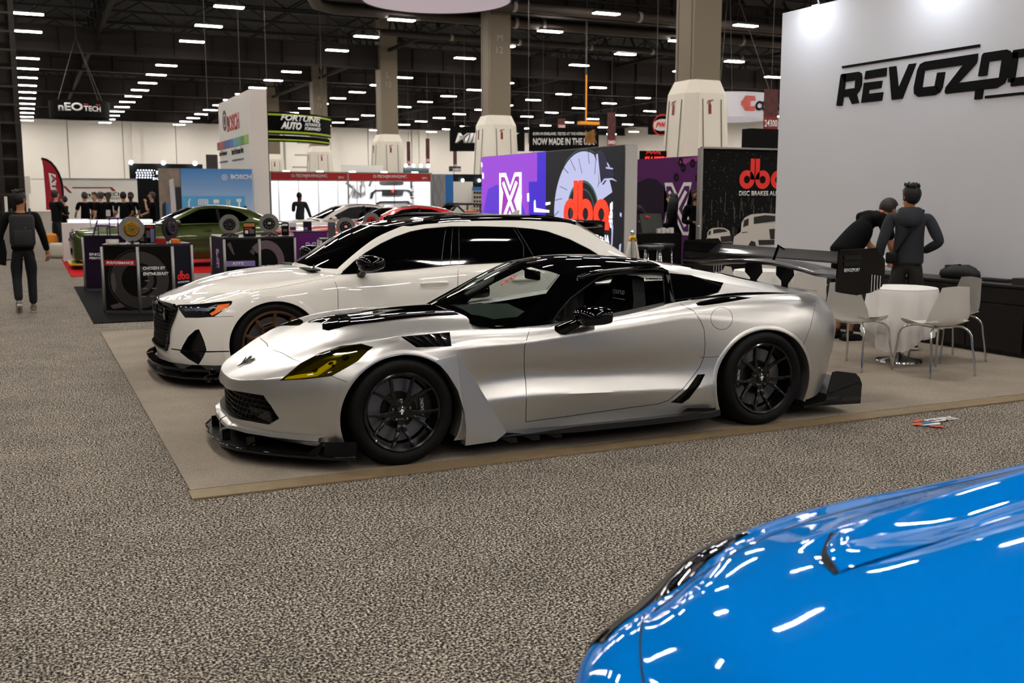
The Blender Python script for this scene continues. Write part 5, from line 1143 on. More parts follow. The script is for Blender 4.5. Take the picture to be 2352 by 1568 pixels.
    cut(bm, V, hl, lambda c: c.x < 0 and c.y < -.4); reg.append(('headlight', take(bm, pick(bm, V, hl, lambda c: c.x < 0 and c.y < -.4))))
    cut(bm, V, inl, lambda c: c.x < 0 and c.y < -.5); reg.append(('side_intake', take(bm, pick(bm, V, inl, lambda c: c.x < 0 and c.y < -.5))))
    B = lambda p: crop(330, 470, 2.94, p)
    dF = B([(1308,478),(1303,560),(1300,650),(1302,730),(1330,850),(1390,920),(2050,930),(2062,760),(2070,560),(2075,400)])
    tt = lambda c: c.y < -.7 and .3 < c.x < 1.9
    dpoly = [(.57,.93),(.565,.80),(.56,.60),(.57,.40),(.62,.30),(.75,.25),(1.66,.25),(1.68,.40),(1.69,.60),(1.70,.80),(1.71,1.1),(.60,1.1)]
    d2 = [(1.71,1.1),(1.70,.80),(1.69,.60),(1.68,.40),(1.66,.25),(2.40,.25),(2.46,.40),(2.50,.55),(2.56,.68),(2.66,.78),(2.74,.86),(2.78,1.1)]
    sd_ = lambda c: c.y < -.80
    cut(bm, S, dpoly, sd_); door1 = take(bm, pick(bm, S, dpoly, sd_)); cut(bm, S, d2, sd_); door2 = take(bm, pick(bm, S, d2, sd_))
    bd = dupe(bm); bm.free(); sym(bd); bmobj('body_shell', bd, P, root, True, .8)
    hnd = []
    for s in (0, 1):
        for k, dd in enumerate((door1, door2)):
            d = dupe(dd) if s == 0 else mirror_bm(dd); walls(d, None, (0, .03 if s == 0 else -.03, 0)); dr = bmobj('door', d, P, root, True, .8)
            sg = -1 if s == 0 else 1; x = 1.46 if k == 0 else 2.38; z = .835; m = MB()
            m.tube([(x-.12, sg*.952, z-.004), (x-.10, sg*.975, z), (x-.02, sg*.983, z+.003), (x+.06, sg*.982, z+.005), (x+.12, sg*.975, z+.004), (x+.14, sg*.952, z)], [.012, .014, .013, .013, .015, .012], 10); m.obj('door_handle', P, dr, True)
        m = MB(); 
    BZ = mat('headlamp_dark', '101114', .12, .2, 1.0); AMB = mat('amber_lens', 'b8541a', .25, emit='c85a18', es=.25)
    for nm, q in reg:
        for s in (0, 1):
            if nm == 'grille' and s: continue
            b = dupe(q) if not s else mirror_bm(q)
            if nm == 'headlight':
                o = bmobj('headlight', b, BZ, root, True); am = C_([(1000,352),(1165,332),(1150,362),(1090,410),(925,500),(890,470),(960,430)])
                if s == 0:
                    y = dupe(q); push(y, -.003); cut(y, V, am, ALLF); ks = set(pick(y, V, am, ALLF)); bmesh.ops.delete(y, geom=[f for f in y.faces if f not in ks], context='FACES'); yk = dupe(y)
                    sv = dupe(q); push(sv, -.003); st = C_([(520,400),(700,392),(860,395),(960,350),(1000,345),(880,440),(700,430),(560,440)]); cut(sv, V, st, ALLF); ks = set(pick(sv, V, st, ALLF)); bmesh.ops.delete(sv, geom=[f for f in sv.faces if f not in ks], context='FACES'); svk = dupe(sv)
                else: y = mirror_bm(yk); sv = mirror_bm(svk)
                bmobj('indicator', y, AMB, o, True); bmobj('light_bar', sv, mat('lamp_silver', '6d7076', .3, .6), o, True)
                m = MB()
                for u_, v_ in ((452, 714), (468, 716), (440, 709)):
                    h = hit(T, V, u_, v_)
                    if h[0] is not None: c = h[0]; m.ball((c.x, c.y if not s else -c.y, c.z), .012, seg=10)
                m.obj('lamp_lens', mat('lamp_blue', '2a3f8a', .2, .3), o, True)
            elif nm == 'grille':
                g = dupe(q); sym(g); wl = rim(g, None, (.05, 0, 0)); bk = dupe(g); shove(bk, (.05, 0, 0)); join_bm(bk, wl); bmobj('grille', bk, CARG, root, True, .6)
                fr = dupe(g); m = MB(); bd_ = [e for e in g.edges if len(e.link_faces) == 1]
                for e in bd_: m.bar(e.verts[0].co+Vector((-.008, 0, 0)), e.verts[1].co+Vector((-.008, 0, 0)), .022, .016)
                m.obj('grille_frame', CARG, root); g.free()
                TT = bvh(dupe(q)); m = MB(); m2 = MB()
                for k in range(11):
                    z = .315+k*.032
                    for j in range(-17, 18):
                        y = j*.032+(.016 if k % 2 else 0); h = TT.ray_cast(Vector((-3, -abs(y), z)), Vector((1, 0, 0)))
                        if h[0] is None: continue
                        c = Vector((h[0].x+.018, y, z)); m2.box(c+Vector((-.004, 0, .009)), (.006, .014, .0035)); m.box(c, (.02, .004, .026)); m.box(c+Vector((0, .010, .014)), (.02, .02, .003))
                m.obj('honeycomb', mat('grille_black', '0a0a0a', .35), root); m2.obj('honeycomb_glints', mat('glint_silver', '9d9d9d', .3, .8), root)
                m = MB(); m.box((-.835, 0, .60), (.03, .96, .10), bevel=.008); m.obj('grille_bar', CARG, root)
                for y in (-.105, -.035, .035, .105):
                    m = MB(); m.lathe([(.038, -.005), (.046, -.005), (.046, .005), (.038, .005)], 28, c=(-.875, y, .625), axis='x', closed=True); m.obj('badge_ring', CARG, root, True, .5)
            else:
                wl = rim(b, .07); bk = dupe(b); push(bk, .07); join_bm(bk, wl); o = bmobj('side_intake', bk, mat('grille_black', '0a0a0a', .35), root, True, .6); sg = -1 if not s else 1
                m = MB(); m.prism([(-.60, sg*.80, .49), (-.53, sg*.89, .34), (-.60, sg*.83, .22), (-.62, sg*.80, .30)], (.015, -sg*.02, 0)); m.obj('intake_vane', CARBON, o)
    for sg in (-1, 1):
        m = MB(); m.grid([[(-.83, sg*.66, .325), (-.83, sg*.66, .335)], [(-.72, sg*.86, .322), (-.72, sg*.86, .334)], [(-.56, sg*.945, .32), (-.56, sg*.945, .332)], [(-.40, sg*.985, .32), (-.40, sg*.985, .33)]]); bmesh.ops.solidify(m.bm, geom=m.bm.faces[:], thickness=.03); m.obj('canard', CARG, root, True, .5)
        m = MB(); m.prism([(-.50, sg*.93, .10), (-.36, sg*.98, .10), (-.36, sg*.98, .20), (-.42, sg*.96, .205)], (0, sg*.012, 0)); m.obj('splitter_winglet', CARBON, root)
    m = MB(); sp = [(-.95,0),(-.94,.3),(-.88,.58),(-.75,.80),(-.56,.95),(-.37,.99)]; full = sp+[(x, -y) for x, y in reversed(sp) if y > 0]
    m.prism([(x, y, .085) for x, y in full], (0, 0, .014)); m.tri(); m.obj('front_splitter', CARBON, root)
    m = MB()
    for sg in (-1, 1): m.grid([[(x+.05, sg*y*.96, .20), (x-.005, sg*y, .175), (x+.0, sg*y, .15), (x+.05, sg*y*.95, .13)] for x, y in sp])
    m.obj('lower_lip', CARG, root, True, .8)
    m = MB()
    for sg in (-1, 1): m.box((1.45, sg*.95, .16), (2.0, .08, .05), bevel=.01)
    m.obj('sill_blade', CARBON, root)
    G1 = mat('panel_gap_black', '020202', .9); sl = lambda pts, r=.0028: line_on(T, V, pts, r, G1, root, 'panel_seam')
    sp3 = lambda pts: [proj(M @ Vector((x, (T.ray_cast(Vector((x, -3, z)), Vector((0, 1, 0)))[0] or Vector((0, -.95, 0))).y, z))) for x, z in pts]
    sl(sp3(dpoly[:7])); sl(sp3(d2[:5])); sl(sp3(d2[5:]))
    sl(C_([(940,515),(1370,500)]), .002); sl(C_([(760,340),(840,270),(1000,215),(1250,185),(1480,165)]), .002); sl(B([(700,585),(900,560),(1150,510),(1300,488)]), .0016)
    sl([(332+a, b) for a, b in [(0, 0)]] and crop(330, 640, 5.88, [(1244+14*math.cos(t*PI/6), 607+14*math.sin(t*PI/6)) for t in range(13)]), .0014)
    lips(T, (fa, ra), ((0, .36, .395), (2.93, .36, .395)), root, P, yd=-.975, w_=.05, out=.006)
    # ---- cabin
    ws = [[(.40,0,.96),(.43,.3,.957),(.50,.55,.947),(.57,.72,.935),(.60,.80,.93)],[(.64,0,1.09),(.66,.26,1.088),(.70,.48,1.085),(.76,.64,1.087),(.80,.735,1.09)],[(.90,0,1.23),(.915,.24,1.23),(.95,.44,1.235),(1.01,.59,1.243),(1.06,.685,1.25)],[(1.16,0,1.345),(1.17,.22,1.345),(1.20,.42,1.346),(1.28,.55,1.348),(1.36,.645,1.345)]]
    rf = [ws[-1],[(1.6,0,1.408),(1.6,.25,1.407),(1.62,.45,1.402),(1.65,.56,1.395),(1.7,.64,1.375)],[(2.2,0,1.428),(2.2,.25,1.427),(2.2,.45,1.421),(2.2,.56,1.412),(2.2,.64,1.39)],[(2.8,0,1.42),(2.8,.25,1.419),(2.78,.45,1.412),(2.76,.55,1.402),(2.75,.635,1.378)],[(3.2,0,1.395),(3.2,.25,1.394),(3.19,.42,1.388),(3.17,.52,1.375),(3.12,.615,1.335)]]
    ht = [rf[-1],[(3.45,0,1.25),(3.45,.25,1.25),(3.44,.42,1.24),(3.42,.54,1.22),(3.40,.655,1.18)],[(3.85,0,.99),(3.85,.28,.99),(3.83,.48,.985),(3.80,.6,.98),(3.72,.73,.97)]]
    sd0 = [(.60,.80,.93),(.9,.832,.937),(1.2,.838,.95),(1.5,.843,.965),(1.7,.845,.972),(2.2,.848,.988),(2.6,.848,.99),(3.0,.84,.99),(3.3,.81,.985),(3.72,.73,.97)]
    sd2 = [(.60,.80,.93),(.80,.735,1.09),(1.06,.685,1.25),(1.36,.645,1.345),(1.7,.64,1.375),(2.2,.64,1.39),(2.75,.635,1.378),(3.12,.615,1.335),(3.40,.655,1.18),(3.72,.73,.97)]
    W_, R_, T_, S_ = cabin(ws, rf, ht, sd0, sd2)
    D = lambda p: crop(900, 480, 2.94, p)
    win = B([(1325,472),(1420,385),(1500,325),(1600,265),(1700,218),(1800,183),(1900,163),(2080,148)])+D([(600,118),(820,124),(950,135),(1050,152),(1200,205),(1330,270),(1392,308),(1380,330),(900,352),(390,378)])+B([(1640,452),(1460,462)])
    TS = bvh(dupe(S_)); cut(S_, V, win, ALLF); gl = take(S_, pick(S_, V, win, ALLF))
    wf = [(.45,0),(.47,-.30),(.54,-.55),(.625,-.715),(.80,-.675),(1.04,-.62),(1.31,-.575),(1.19,-.42),(1.15,-.22),(1.14,0)]
    cut(W_, Tp, wf, ALLF); wg = take(W_, pick(W_, Tp, wf, ALLF)); sym(wg); sym(W_); sym(R_)
    bmobj('windscreen', wg, TINTG, root, True); bmobj('windscreen_frame', W_, P, root, True, .8); TR = bvh(dupe(R_)); bmobj('roof_panel', R_, CARG, root, True)
    tg = [(3.18,0),(3.18,-.42),(3.45,-.50),(3.75,-.52),(3.78,0)]; cut(T_, Tp, tg, ALLF); tgl = take(T_, pick(T_, Tp, tg, ALLF)); sym(tgl); sym(T_); bmobj('tailgate_glass', tgl, CARG, root, True); bmobj('tailgate', T_, P, root, True, .8)
    for s in (0, 1):
        b = dupe(gl) if not s else mirror_bm(gl); push(b, .004); sg_ = bmobj('side_windows', b, CARG, root, True)
        b = dupe(S_) if not s else mirror_bm(S_); bmobj('roof_side', b, P, root, True, .8)
    line_on(TS, V, win+win[:1], .006, CARB, root, 'window_seal')
    gm = mat('trim_glint', '55585a', .2, .8)
    for pts in (B([(2040,165),(2028,240),(2018,330),(2010,410)]), B([(2087,150),(2080,250),(2072,400)]), B([(2128,155),(2130,280),(2132,395)]), D([(820,128),(870,210),(890,250),(890,345)]), D([(842,128),(900,220),(970,340)])): line_on(TS, V, pts, .0022, gm, root, 'pillar_edge')
    h = hit(TS, V, 1238, 588)
    lettering('REVOZPORT', (2.44, -.862, .995), (1, 0, .01), (0, .12, 1), .034, WHITEP, root, width=.26, depth=.003, bold=.03, shear=.2)
    for sg in (-1, 1):
        m = MB(); rp = [(1.50,.60,1.395),(1.6,.60,1.418),(2.0,.60,1.434),(2.4,.60,1.432),(2.8,.595,1.415),(3.0,.59,1.385),(3.10,.585,1.362)]; m.tube([(x, sg*h_, z) for x, h_, z in spl(rp, 4)], .018, 10); m.obj('roof_rail', CARG, root, True)
    m = MB(); m.grid([[(3.08, y, 1.385-.02*abs(y)), (3.25, y, 1.38-.03*abs(y)), (3.42, y, 1.365-.05*abs(y)), (3.43, y, 1.345-.05*abs(y)), (3.20, y, 1.33-.05*abs(y))] for y in (-.62,-.5,-.3,0,.3,.5,.62)]); m.obj('roof_spoiler', P, root, True, .8)
    m = MB(); m.box((3.42, 0, 1.372), (.14, .9, .012), bevel=.004); m.prism([(3.30, -.45, 1.37), (3.50, -.45, 1.375), (3.56, -.45, 1.36), (3.55, -.45, 1.20), (3.38, -.45, 1.26)], (0, .01, 0)); m.prism([(3.30, .45, 1.37), (3.50, .45, 1.375), (3.56, .45, 1.36), (3.55, .45, 1.20), (3.38, .45, 1.26)], (0, -.01, 0)); m.obj('spoiler_extension', CARB, root)
    m = MB(); m.prism([(2.60, .005, 1.425), (2.78, .005, 1.425), (2.79, .005, 1.485), (2.74, .005, 1.475), (2.68, .005, 1.44)], (0, -.01, 0)); m.obj('fin_aerial', P, root)
    for sg in (-1, 1):
        m = MB(); g = []
        for x, rx, rz, dz in ((.72,.0,.0,0),(.725,.07,.045,0),(.75,.10,.068,0),(.82,.115,.075,0),(.88,.112,.066,.002),(.935,.10,.048,.004),(.95,.07,.03,.004),(.95,0,0,.004)): g.append([(x, sg*(1.045+rx*math.copysign(abs(math.cos(a))**.75, math.cos(a))), 1.035+dz+rz*math.copysign(abs(math.sin(a))**.75, math.sin(a))) for a in [2*PI*k/18 for k in range(18)]])
        m.grid(g, closed_u=True); m.tube([(.80, sg*.87, .93), (.80, sg*.93, .955), (.80, sg*.98, .985)], [.04, .035, .03], 10); m.doubles(); m.obj('door_mirror', CARG, root, True, 1.0)
    m = MB()
    for y in (-.5, .1): m.tube([(.46, y, .975), (.50, y+.12, .985), (.56, y+.45, .995)], .008, 6)
    m.obj('wiper', CARB, root); m = MB(); m.box((.44, -.45, .962), (.10, .40, .012)); m.box((.44, .35, .962), (.10, .40, .012)); m.obj('cowl_grille', CARB, root)
    m = MB(); m.box((1.9, 0, .55), (2.9, 1.5, .7)); m.obj('cabin_floor', mat('void_black', '030303', .8), root)
    m = MB(); m.box((1.4, 0, .15), (4.3, 1.5, .05)); m.obj('underbody', mat('void_black', '030303', .8), root)
    WM = dict(rim=mat('bronze_alloy', '7a5840', .32, .85), caliper=mat('caliper_red', '8e0a10', .3, 0, .6), phase=PI*.9, nut=mat('worn_nut', '8a8070', .3, 1))
    for x in (0, 2.93):
        for sg in (-1, 1): wm = dict(WM); wm['caliper_at'] = (1.25 if x == 0 else -1.25)*(1 if sg < 0 else -1); wheel(root, x, sg*.972, .36, .14, .285, 'y', wm, sg)
    return root
estate = white_estate()

# ================================================================== blue car, cut by the frame's corner
def blue_car():
    loc = Vector((1.65, 1.20, 0)); root = empty('blue_car', loc, 0, 'glossy bright blue car nosing into the bottom right corner', 'car'); M = Matrix.Translation(loc); V = View('photo', M)
    P = mat('gloss_blue', '0078d2', .6, 0, 1.0, spec=0)
    X = [-.83,-.81,-.745,-.64,-.45,-.2,0,.25,.5,.9,1.3,1.7,2.1,2.4,2.7,3.0,3.3,3.5,3.62,3.68,3.7]
    Hh = [0,.27,.48,.63,.735,.865,.90,.91,.90,.89,.89,.89,.90,.92,.93,.92,.88,.80,.62,.35,0]
    def row(z, f, d=0, dr=0):
        out = []
        for i, (x, h) in enumerate(zip(X, Hh)):
            k = max(0, 1-i/5); kr = max(0, (i-14)/6); out.append((x+d*k-dr*kr, h*f, z[i] if isinstance(z, (list, tuple)) else z))
        return out
    rows = [row(.15, .965), row(.28, .99), row(.45, 1.0, -.02),
            row([.58,.58,.585,.59,.6,.62,.64,.64,.63,.62,.62,.62,.63,.64,.66,.66,.66,.66,.66,.66,.66], .995, .01, .01),
            row([.66,.66,.665,.67,.69,.73,.75,.76,.77,.78,.79,.80,.81,.83,.83,.83,.82,.82,.82,.82,.82], .965, .05, .03),
            row([.70,.70,.705,.71,.735,.775,.80,.82,.83,.85,.87,.88,.90,.92,.93,.93,.92,.91,.91,.91,.91], .90, .11, .06),
            row([.73,.73,.735,.745,.765,.80,.822,.84,.855,.875,.89,.91,.93,.95,.96,.96,.95,.94,.94,.94,.94], .80, .19, .12)]
    hood = [[(-.56,0,.80),(-.55,.26,.80),(-.48,.48,.79)],[(-.36,0,.848),(-.35,.27,.85),(-.28,.50,.83)],[(-.12,0,.885),(-.1,.28,.89),(-.05,.52,.865)],[(.14,0,.912),(.16,.3,.92),(.22,.53,.89)],[(.42,0,.93),(.44,.32,.94),(.48,.55,.91)],[(.78,0,.95),(.8,.34,.96),(.84,.58,.93)]]
    deck = [(.9,.58,.90),(1.3,.6,.91),(1.7,.6,.93),(2.1,.6,.95),(2.4,.6,.97),(2.7,.6,.98),(3.0,.58,.98),(3.1,.55,.98),(3.15,.5,.98),(3.2,.4,.98),(3.25,.2,.98),(3.27,0,.98)]
    bm = coach(rows, hood, deck, rb=())
    for v in bm.verts:                                                     # bonnet creases running back from the scoops
        x, y, z = v.co
        if z > .6 and -.3 < x < 1.2 and abs(y) < .60:
            t = min(1, max(0, (x+.20)/.25)); c = .40+.05*min(1, x); d = abs(y)-c
            v.co.z += t*(-.030*math.exp(-(d/.09)**2)+.012*math.exp(-((d-.12)/.05)**2))*min(1, (1.2-x)/.5)
    bmesh.ops.subdivide_edges(bm, edges=[e for e in bm.edges if e.verts[0].co.z > .6 and e.verts[0].co.x < 1.2], cuts=1, use_grid_fill=True, smooth=.3)
    T = bvh(bm); fa = arc_side(0, .33, .37, .355); ra = arc_side(2.7, .33, .37, .355); cut_arches(bm, (fa, ra)); S = View('side')
    hlp = [(-.60,.62),(-.30,.66),(-.05,.74),(-.03,.79),(-.10,.805),(-.22,.796),(-.34,.776),(-.48,.742),(-.62,.705)]
    tst = lambda c: c.y < -.40 and c.x < .1
    cut(bm, S, hlp, tst); q = take(bm, pick(bm, S, hlp, tst)); gr = [(0,.30),(-.55,.30),(-.62,.42),(-.45,.50),(0,.52)]; F = View('front'); cut(bm, F, gr, lambda c: c.x < -.5); g = take(bm, pick(bm, F, gr, lambda c: c.x < -.5))
    sym(bm); bmobj('body_shell', bm, P, root, True, .9); sym(g); push(g, .04); bmobj('grille', g, mat('grille_black', '0a0a0a', .35), root, True)
    for s in (0, 1):
        b = dupe(q) if not s else mirror_bm(q); k = dupe(b); push(k, .03); join_bm(k, rim(b, .03)); o = bmobj('headlight', k, mat('lamp_housing_black', '0c0b0a', .3), root, True, .6); push(b, -.004); bmobj('lens', b, glassmat('clear_lens', '8d8a84'), o, True)
        m = MB()
        for k_ in range(6): m.ball((-.50+k_*.07, (-.575-.032*k_)*(1 if not s else -1), .70+k_*.013), .014, (1.3, 1, 1), 10)
        m.obj('reflector', mat('chrome', 'd8d8da', .12, 1.0), o, True)
        sg = -1 if s else 1
        m = MB()                                                             # raised scoop mouths on the bonnet
        def z_at(x, y): h = T.ray_cast(Vector((x, y if y < 0 else -y, 2)), Vector((0, 0, -1))); return h[0].z
        g_ = []
        for t in range(9):
            a = t/8; y = .315+.20*a; x0 = -.214+.17*a-.03*math.sin(PI*a); r_ = []
            for x, dz in ((x0, .0), (x0+.005, .018), (x0+.03, .024), (x0+.12, .020), (x0+.30, .008), (x0+.5, -.004)): r_.append((x, sg*y, z_at(x, y)+dz*math.sin(PI*min(.98, max(.02, a)))**.5))
            g_.append(r_)
        m.grid(g_); m.obj('bonnet_scoop', P, root, True, .9)
        m = MB(); m.grid([[(r_[0][0]-.012, r_[0][1], r_[0][2]+.002), (r_[1][0]-.002, r_[1][1], r_[1][2]-.004)] for r_ in g_]); m.obj('scoop_mouth', CARB, root)
    G1 = mat('seam_blue_black', '021522', .8)
    pts = []
    for i in range(49):
        y = -.56+1.12*i/48; x = -.74+.72*y*y; h = T.ray_cast(Vector((x, -abs(y), 2)), Vector((0, 0, -1)))
        if h[0] is not None: pts.append(Vector((x, y, h[0].z-.001)))
    m = MB(); m.tube(pts, .0028, 6); m.obj('bonnet_seam', G1, root, True)
    for sg in (-1, 1):
        pts = []
        for i in range(40):
            x = -.50+1.4*i/39; y = float(np.interp(x, [-.5, -.3, -.1, .1, .4], [.545, .61, .67, .695, .70])); h = T.ray_cast(Vector((x, -y, 2)), Vector((0, 0, -1)))
            if h[0] is not None: pts.append(Vector((x, sg*y, h[0].z-.001)))
        m = MB(); m.tube(pts, .003, 6); m.obj('bonnet_side_seam', G1, root, True)
    lips(T, (fa, ra), ((0, .33, .375), (2.7, .33, .375)), root, P, yd=-.90)
    ws = [[(.80,0,.955),(.82,.3,.95),(.88,.5,.935),(.94,.62,.92),(1.0,.68,.91)],[(1.1,0,1.10),(1.12,.28,1.095),(1.17,.45,1.08),(1.22,.56,1.065),(1.28,.62,1.05)],[(1.45,0,1.23),(1.46,.25,1.228),(1.50,.4,1.215),(1.55,.5,1.20),(1.62,.56,1.18)]]
    rf = [ws[-1],[(1.9,0,1.285),(1.9,.25,1.282),(1.9,.4,1.27),(1.9,.5,1.25),(1.9,.56,1.225)],[(2.3,0,1.27),(2.3,.25,1.267),(2.3,.4,1.255),(2.3,.5,1.235),(2.3,.56,1.21)]]
    ht = [rf[-1],[(2.8,0,1.15),(2.8,.25,1.147),(2.8,.4,1.135),(2.8,.5,1.115),(2.8,.6,1.08)],[(3.3,0,.98),(3.3,.28,.98),(3.28,.45,.975),(3.25,.56,.965),(3.2,.66,.95)]]
    sd0 = [(1.0,.68,.91),(1.28,.72,.91),(1.62,.73,.92),(1.9,.73,.93),(2.3,.73,.94),(2.8,.72,.95),(3.2,.66,.95)]; sd2 = [(1.0,.68,.91),(1.28,.62,1.05),(1.62,.56,1.18),(1.9,.56,1.225),(2.3,.56,1.21),(2.8,.6,1.08),(3.2,.66,.95)]
    W_, R_, T_, S_ = cabin(ws, rf, ht, sd0, sd2)
    for nm, b, m_ in (('windscreen', W_, DARKG), ('roof_panel', R_, P), ('rear_glass', T_, CARG), ('side_windows', S_, CARG)): sym(b); bmobj(nm, b, m_, root, True, .8)
    m = MB(); m.box((1.45, 0, .15), (3.9, 1.3, .05)); m.obj('underbody', mat('void_black', '030303', .8), root)
    m = MB(); m.box((.80, .15, .965), (.05, .9, .02)); m.obj('wiper_cowl', CARB, root)
    WM = dict(rim=mat('satin_black_alloy', '08080a', .22, .3, .5), caliper=mat('caliper_red', '8e0a10', .3, 0, .6))
    for x in (0, 2.7):
        for sg in (-1, 1): wm = dict(WM); wm['caliper_at'] = 1.4*(1 if sg < 0 else -1); wheel(root, x, sg*.90, .335, .12, .24, 'y', wm, sg)
    return root
blue = blue_car()

# ================================================================== muscle coupes further back
def muscle(loc, rz, paint, lab, name='muscle_coupe', roofm=None, hoodm=None):
    root = empty(name, loc, rz, lab, 'car')
    X = [-.93,-.92,-.90,-.86,-.6,-.3,0,.3,.6,1.0,1.4,1.8,2.2,2.5,2.9,3.2,3.6,3.95,4.05,4.08,4.09]
    Hh = [0,.35,.65,.84,.92,.94,.95,.95,.94,.93,.93,.93,.95,.97,.98,.97,.95,.90,.70,.35,0]
    def row(zs, f, d=0):
        return [(x+d*max(0, 1-i/4)-d*max(0, (i-16)/4), h*f, np.interp(x, [-.93, 0, 1.2, 2.4, 3.0, 4.1], zs)) for i, (x, h) in enumerate(zip(X, Hh))]
    rows = [row([.22,.17,.17,.17,.2,.3], .96, .03), row([.35]*6, .99), row([.48,.46,.45,.46,.48,.5], .985), row([.62,.62,.61,.62,.64,.66], 1.0, -.02), row([.72,.74,.75,.79,.84,.84], .985, -.01),
            row([.80,.83,.86,.92,.96,.95], .93, .02), row([.86,.90,.93,.98,1.01,1.0], .85, .07)]
    hood = [[(-.6,0,.90),(-.6,.3,.90),(-.6,.58,.89)],[(-.3,0,.935),(-.3,.3,.93),(-.3,.6,.90)],[(0,0,.955),(0,.3,.95),(0,.6,.925)],[(.3,0,.97),(.3,.3,.965),(.3,.6,.94)],[(.6,0,.985),(.6,.3,.98),(.6,.6,.95)],[(.9,0,.99),(.92,.3,.985),(.96,.6,.96)]]
    deck = [(x, h*.72, 1.0) for x, h in zip(X[9:], Hh[9:])]
    bm = coach(rows, hood, deck, rb=(), nc=4, nr=4); T = bvh(bm); fa = arc_side(0, .36, .40, .385, n=24); ra = arc_side(2.95, .36, .40, .385, n=24); cut_arches(bm, (fa, ra)); S = View('side'); F = View('front')
    gl = [(0,.80),(0,.66),(-.78,.66),(-.82,.80)]; cut(bm, F, gl, lambda c: c.x < -.7); g = take(bm, pick(bm, F, gl, lambda c: c.x < -.7)); lg = [(0,.46),(0,.30),(-.6,.30),(-.66,.46)]; cut(bm, F, lg, lambda c: c.x < -.7); g2 = take(bm, pick(bm, F, lg, lambda c: c.x < -.7))
    dp = [(.85,1.1),(.84,.6),(.9,.28),(2.1,.28),(2.2,.5),(2.28,1.1)]; dt = lambda c: c.y < -.75; cut(bm, S, dp, dt); door = take(bm, pick(bm, S, dp, dt))
    sym(bm); bmobj('body_shell', bm, paint, root, True, .9)
    for nm, q in (('grille', g), ('lower_grille', g2)): sym(q); k = dupe(q); shove(k, (.07, 0, 0)); join_bm(k, rim(q, None, (.07, 0, 0))); bmobj(nm, k, mat('void_black', '030303', .8), root)
    for y in (-.68, -.42, .42, .68): m = MB(); m.lathe([(0, .0), (.075, .0), (.082, .03)], 20, c=(-.90, y, .73), axis='x'); m.obj('headlamp', mat('lamp_silver', '6d7076', .3, .6), root, True)
    for s in (0, 1):
        d = dupe(door) if not s else mirror_bm(door); walls(d, None, (0, .03 if not s else -.03, 0)); dr = bmobj('door', d, paint, root, True, .9); sg = -1 if not s else 1
        m = MB(); m.box((2.02, sg*.955, .84), (.17, .02, .035), bevel=.006); m.obj('door_handle', mat('chrome', 'd8d8da', .12, 1.0), dr)
    lips(T, (fa, ra), ((0, .36, .405), (2.95, .36, .405)), root, paint, yd=-.95)
    ws = [[(.92,0,1.0),(.94,.3,1.0),(1.0,.52,.985),(1.06,.68,.97),(1.1,.78,.96)],[(1.25,0,1.17),(1.27,.28,1.17),(1.32,.48,1.165),(1.37,.62,1.16),(1.42,.70,1.15)],[(1.68,0,1.36),(1.69,.26,1.36),(1.73,.44,1.36),(1.78,.57,1.355),(1.84,.64,1.345)]]
    rf = [ws[-1],[(2.1,0,1.42),(2.1,.26,1.418),(2.1,.44,1.415),(2.1,.57,1.41),(2.12,.64,1.385)],[(2.6,0,1.41),(2.6,.26,1.408),(2.6,.44,1.405),(2.6,.57,1.395),(2.6,.64,1.365)],[(3.0,0,1.35),(3.0,.26,1.348),(3.0,.44,1.345),(3.0,.57,1.335),(3.0,.66,1.30)]]
    ht = [rf[-1],[(3.3,0,1.22),(3.3,.26,1.218),(3.3,.44,1.215),(3.3,.57,1.205),(3.3,.69,1.18)],[(3.75,0,1.02),(3.75,.28,1.02),(3.74,.48,1.02),(3.72,.62,1.015),(3.7,.78,1.0)]]
    sd0 = [(1.1,.78,.96),(1.42,.80,.96),(1.84,.81,.975),(2.12,.82,.985),(2.6,.84,1.0),(3.0,.84,1.01),(3.3,.83,1.01),(3.7,.78,1.0)]; sd2 = [(1.1,.78,.96),(1.42,.70,1.15),(1.84,.64,1.345),(2.12,.64,1.385),(2.6,.64,1.365),(3.0,.66,1.30),(3.3,.69,1.18),(3.7,.78,1.0)]
    W_, R_, T_, S_ = cabin(ws, rf, ht, sd0, sd2)
    wn = [(1.22,.99),(1.50,1.14),(1.88,1.315),(2.15,1.345),(2.6,1.325),(2.82,1.25),(3.0,1.12),(2.9,1.04),(2.6,1.02),(2.2,1.005)]
    cut(S_, S, wn, ALLF); bmesh.ops.delete(S_, geom=pick(S_, S, wn, ALLF), context='FACES'); TS = None
    Tp = View('top'); wf = [(.98,0),(1.0,-.32),(1.06,-.52),(1.12,-.66),(1.40,-.61),(1.78,-.55),(1.70,-.42),(1.65,-.2),(1.64,0)]; cut(W_, Tp, wf, ALLF); wg = take(W_, pick(W_, Tp, wf, ALLF))
    for nm, b, m_ in (('windscreen', wg, TINTG), ('windscreen_frame', W_, paint), ('roof_panel', R_, roofm or paint), ('rear_deck_glass', T_, paint), ('roof_side', S_, paint)): sym(b); bmobj(nm, b, m_, root, True, .9)
    for sg in (-1, 1):
        m = MB(); m.bar((2.32, sg*.80, 1.0), (2.28, sg*.67, 1.36), .06, .02, up=(0, 1, 0)); m.obj('window_pillar', CARB, root)
        m = MB(); m.grid([[(x, sg*y, z) for x, y, z in ((a[0], a[1]-.01, a[2]), (b[0], b[1]-.01, b[2]))] for a, b in zip(sd0, sd2)]); m.obj('window_glass', glassmat('coupe_glass', '3a4442') if 'cg' not in MC else MC['cg'], root)
        m = MB(); m.ball((1.35, sg*1.0, 1.02), .1, (.7, 1.0, .65), 12); m.obj('door_mirror', paint, root, True)
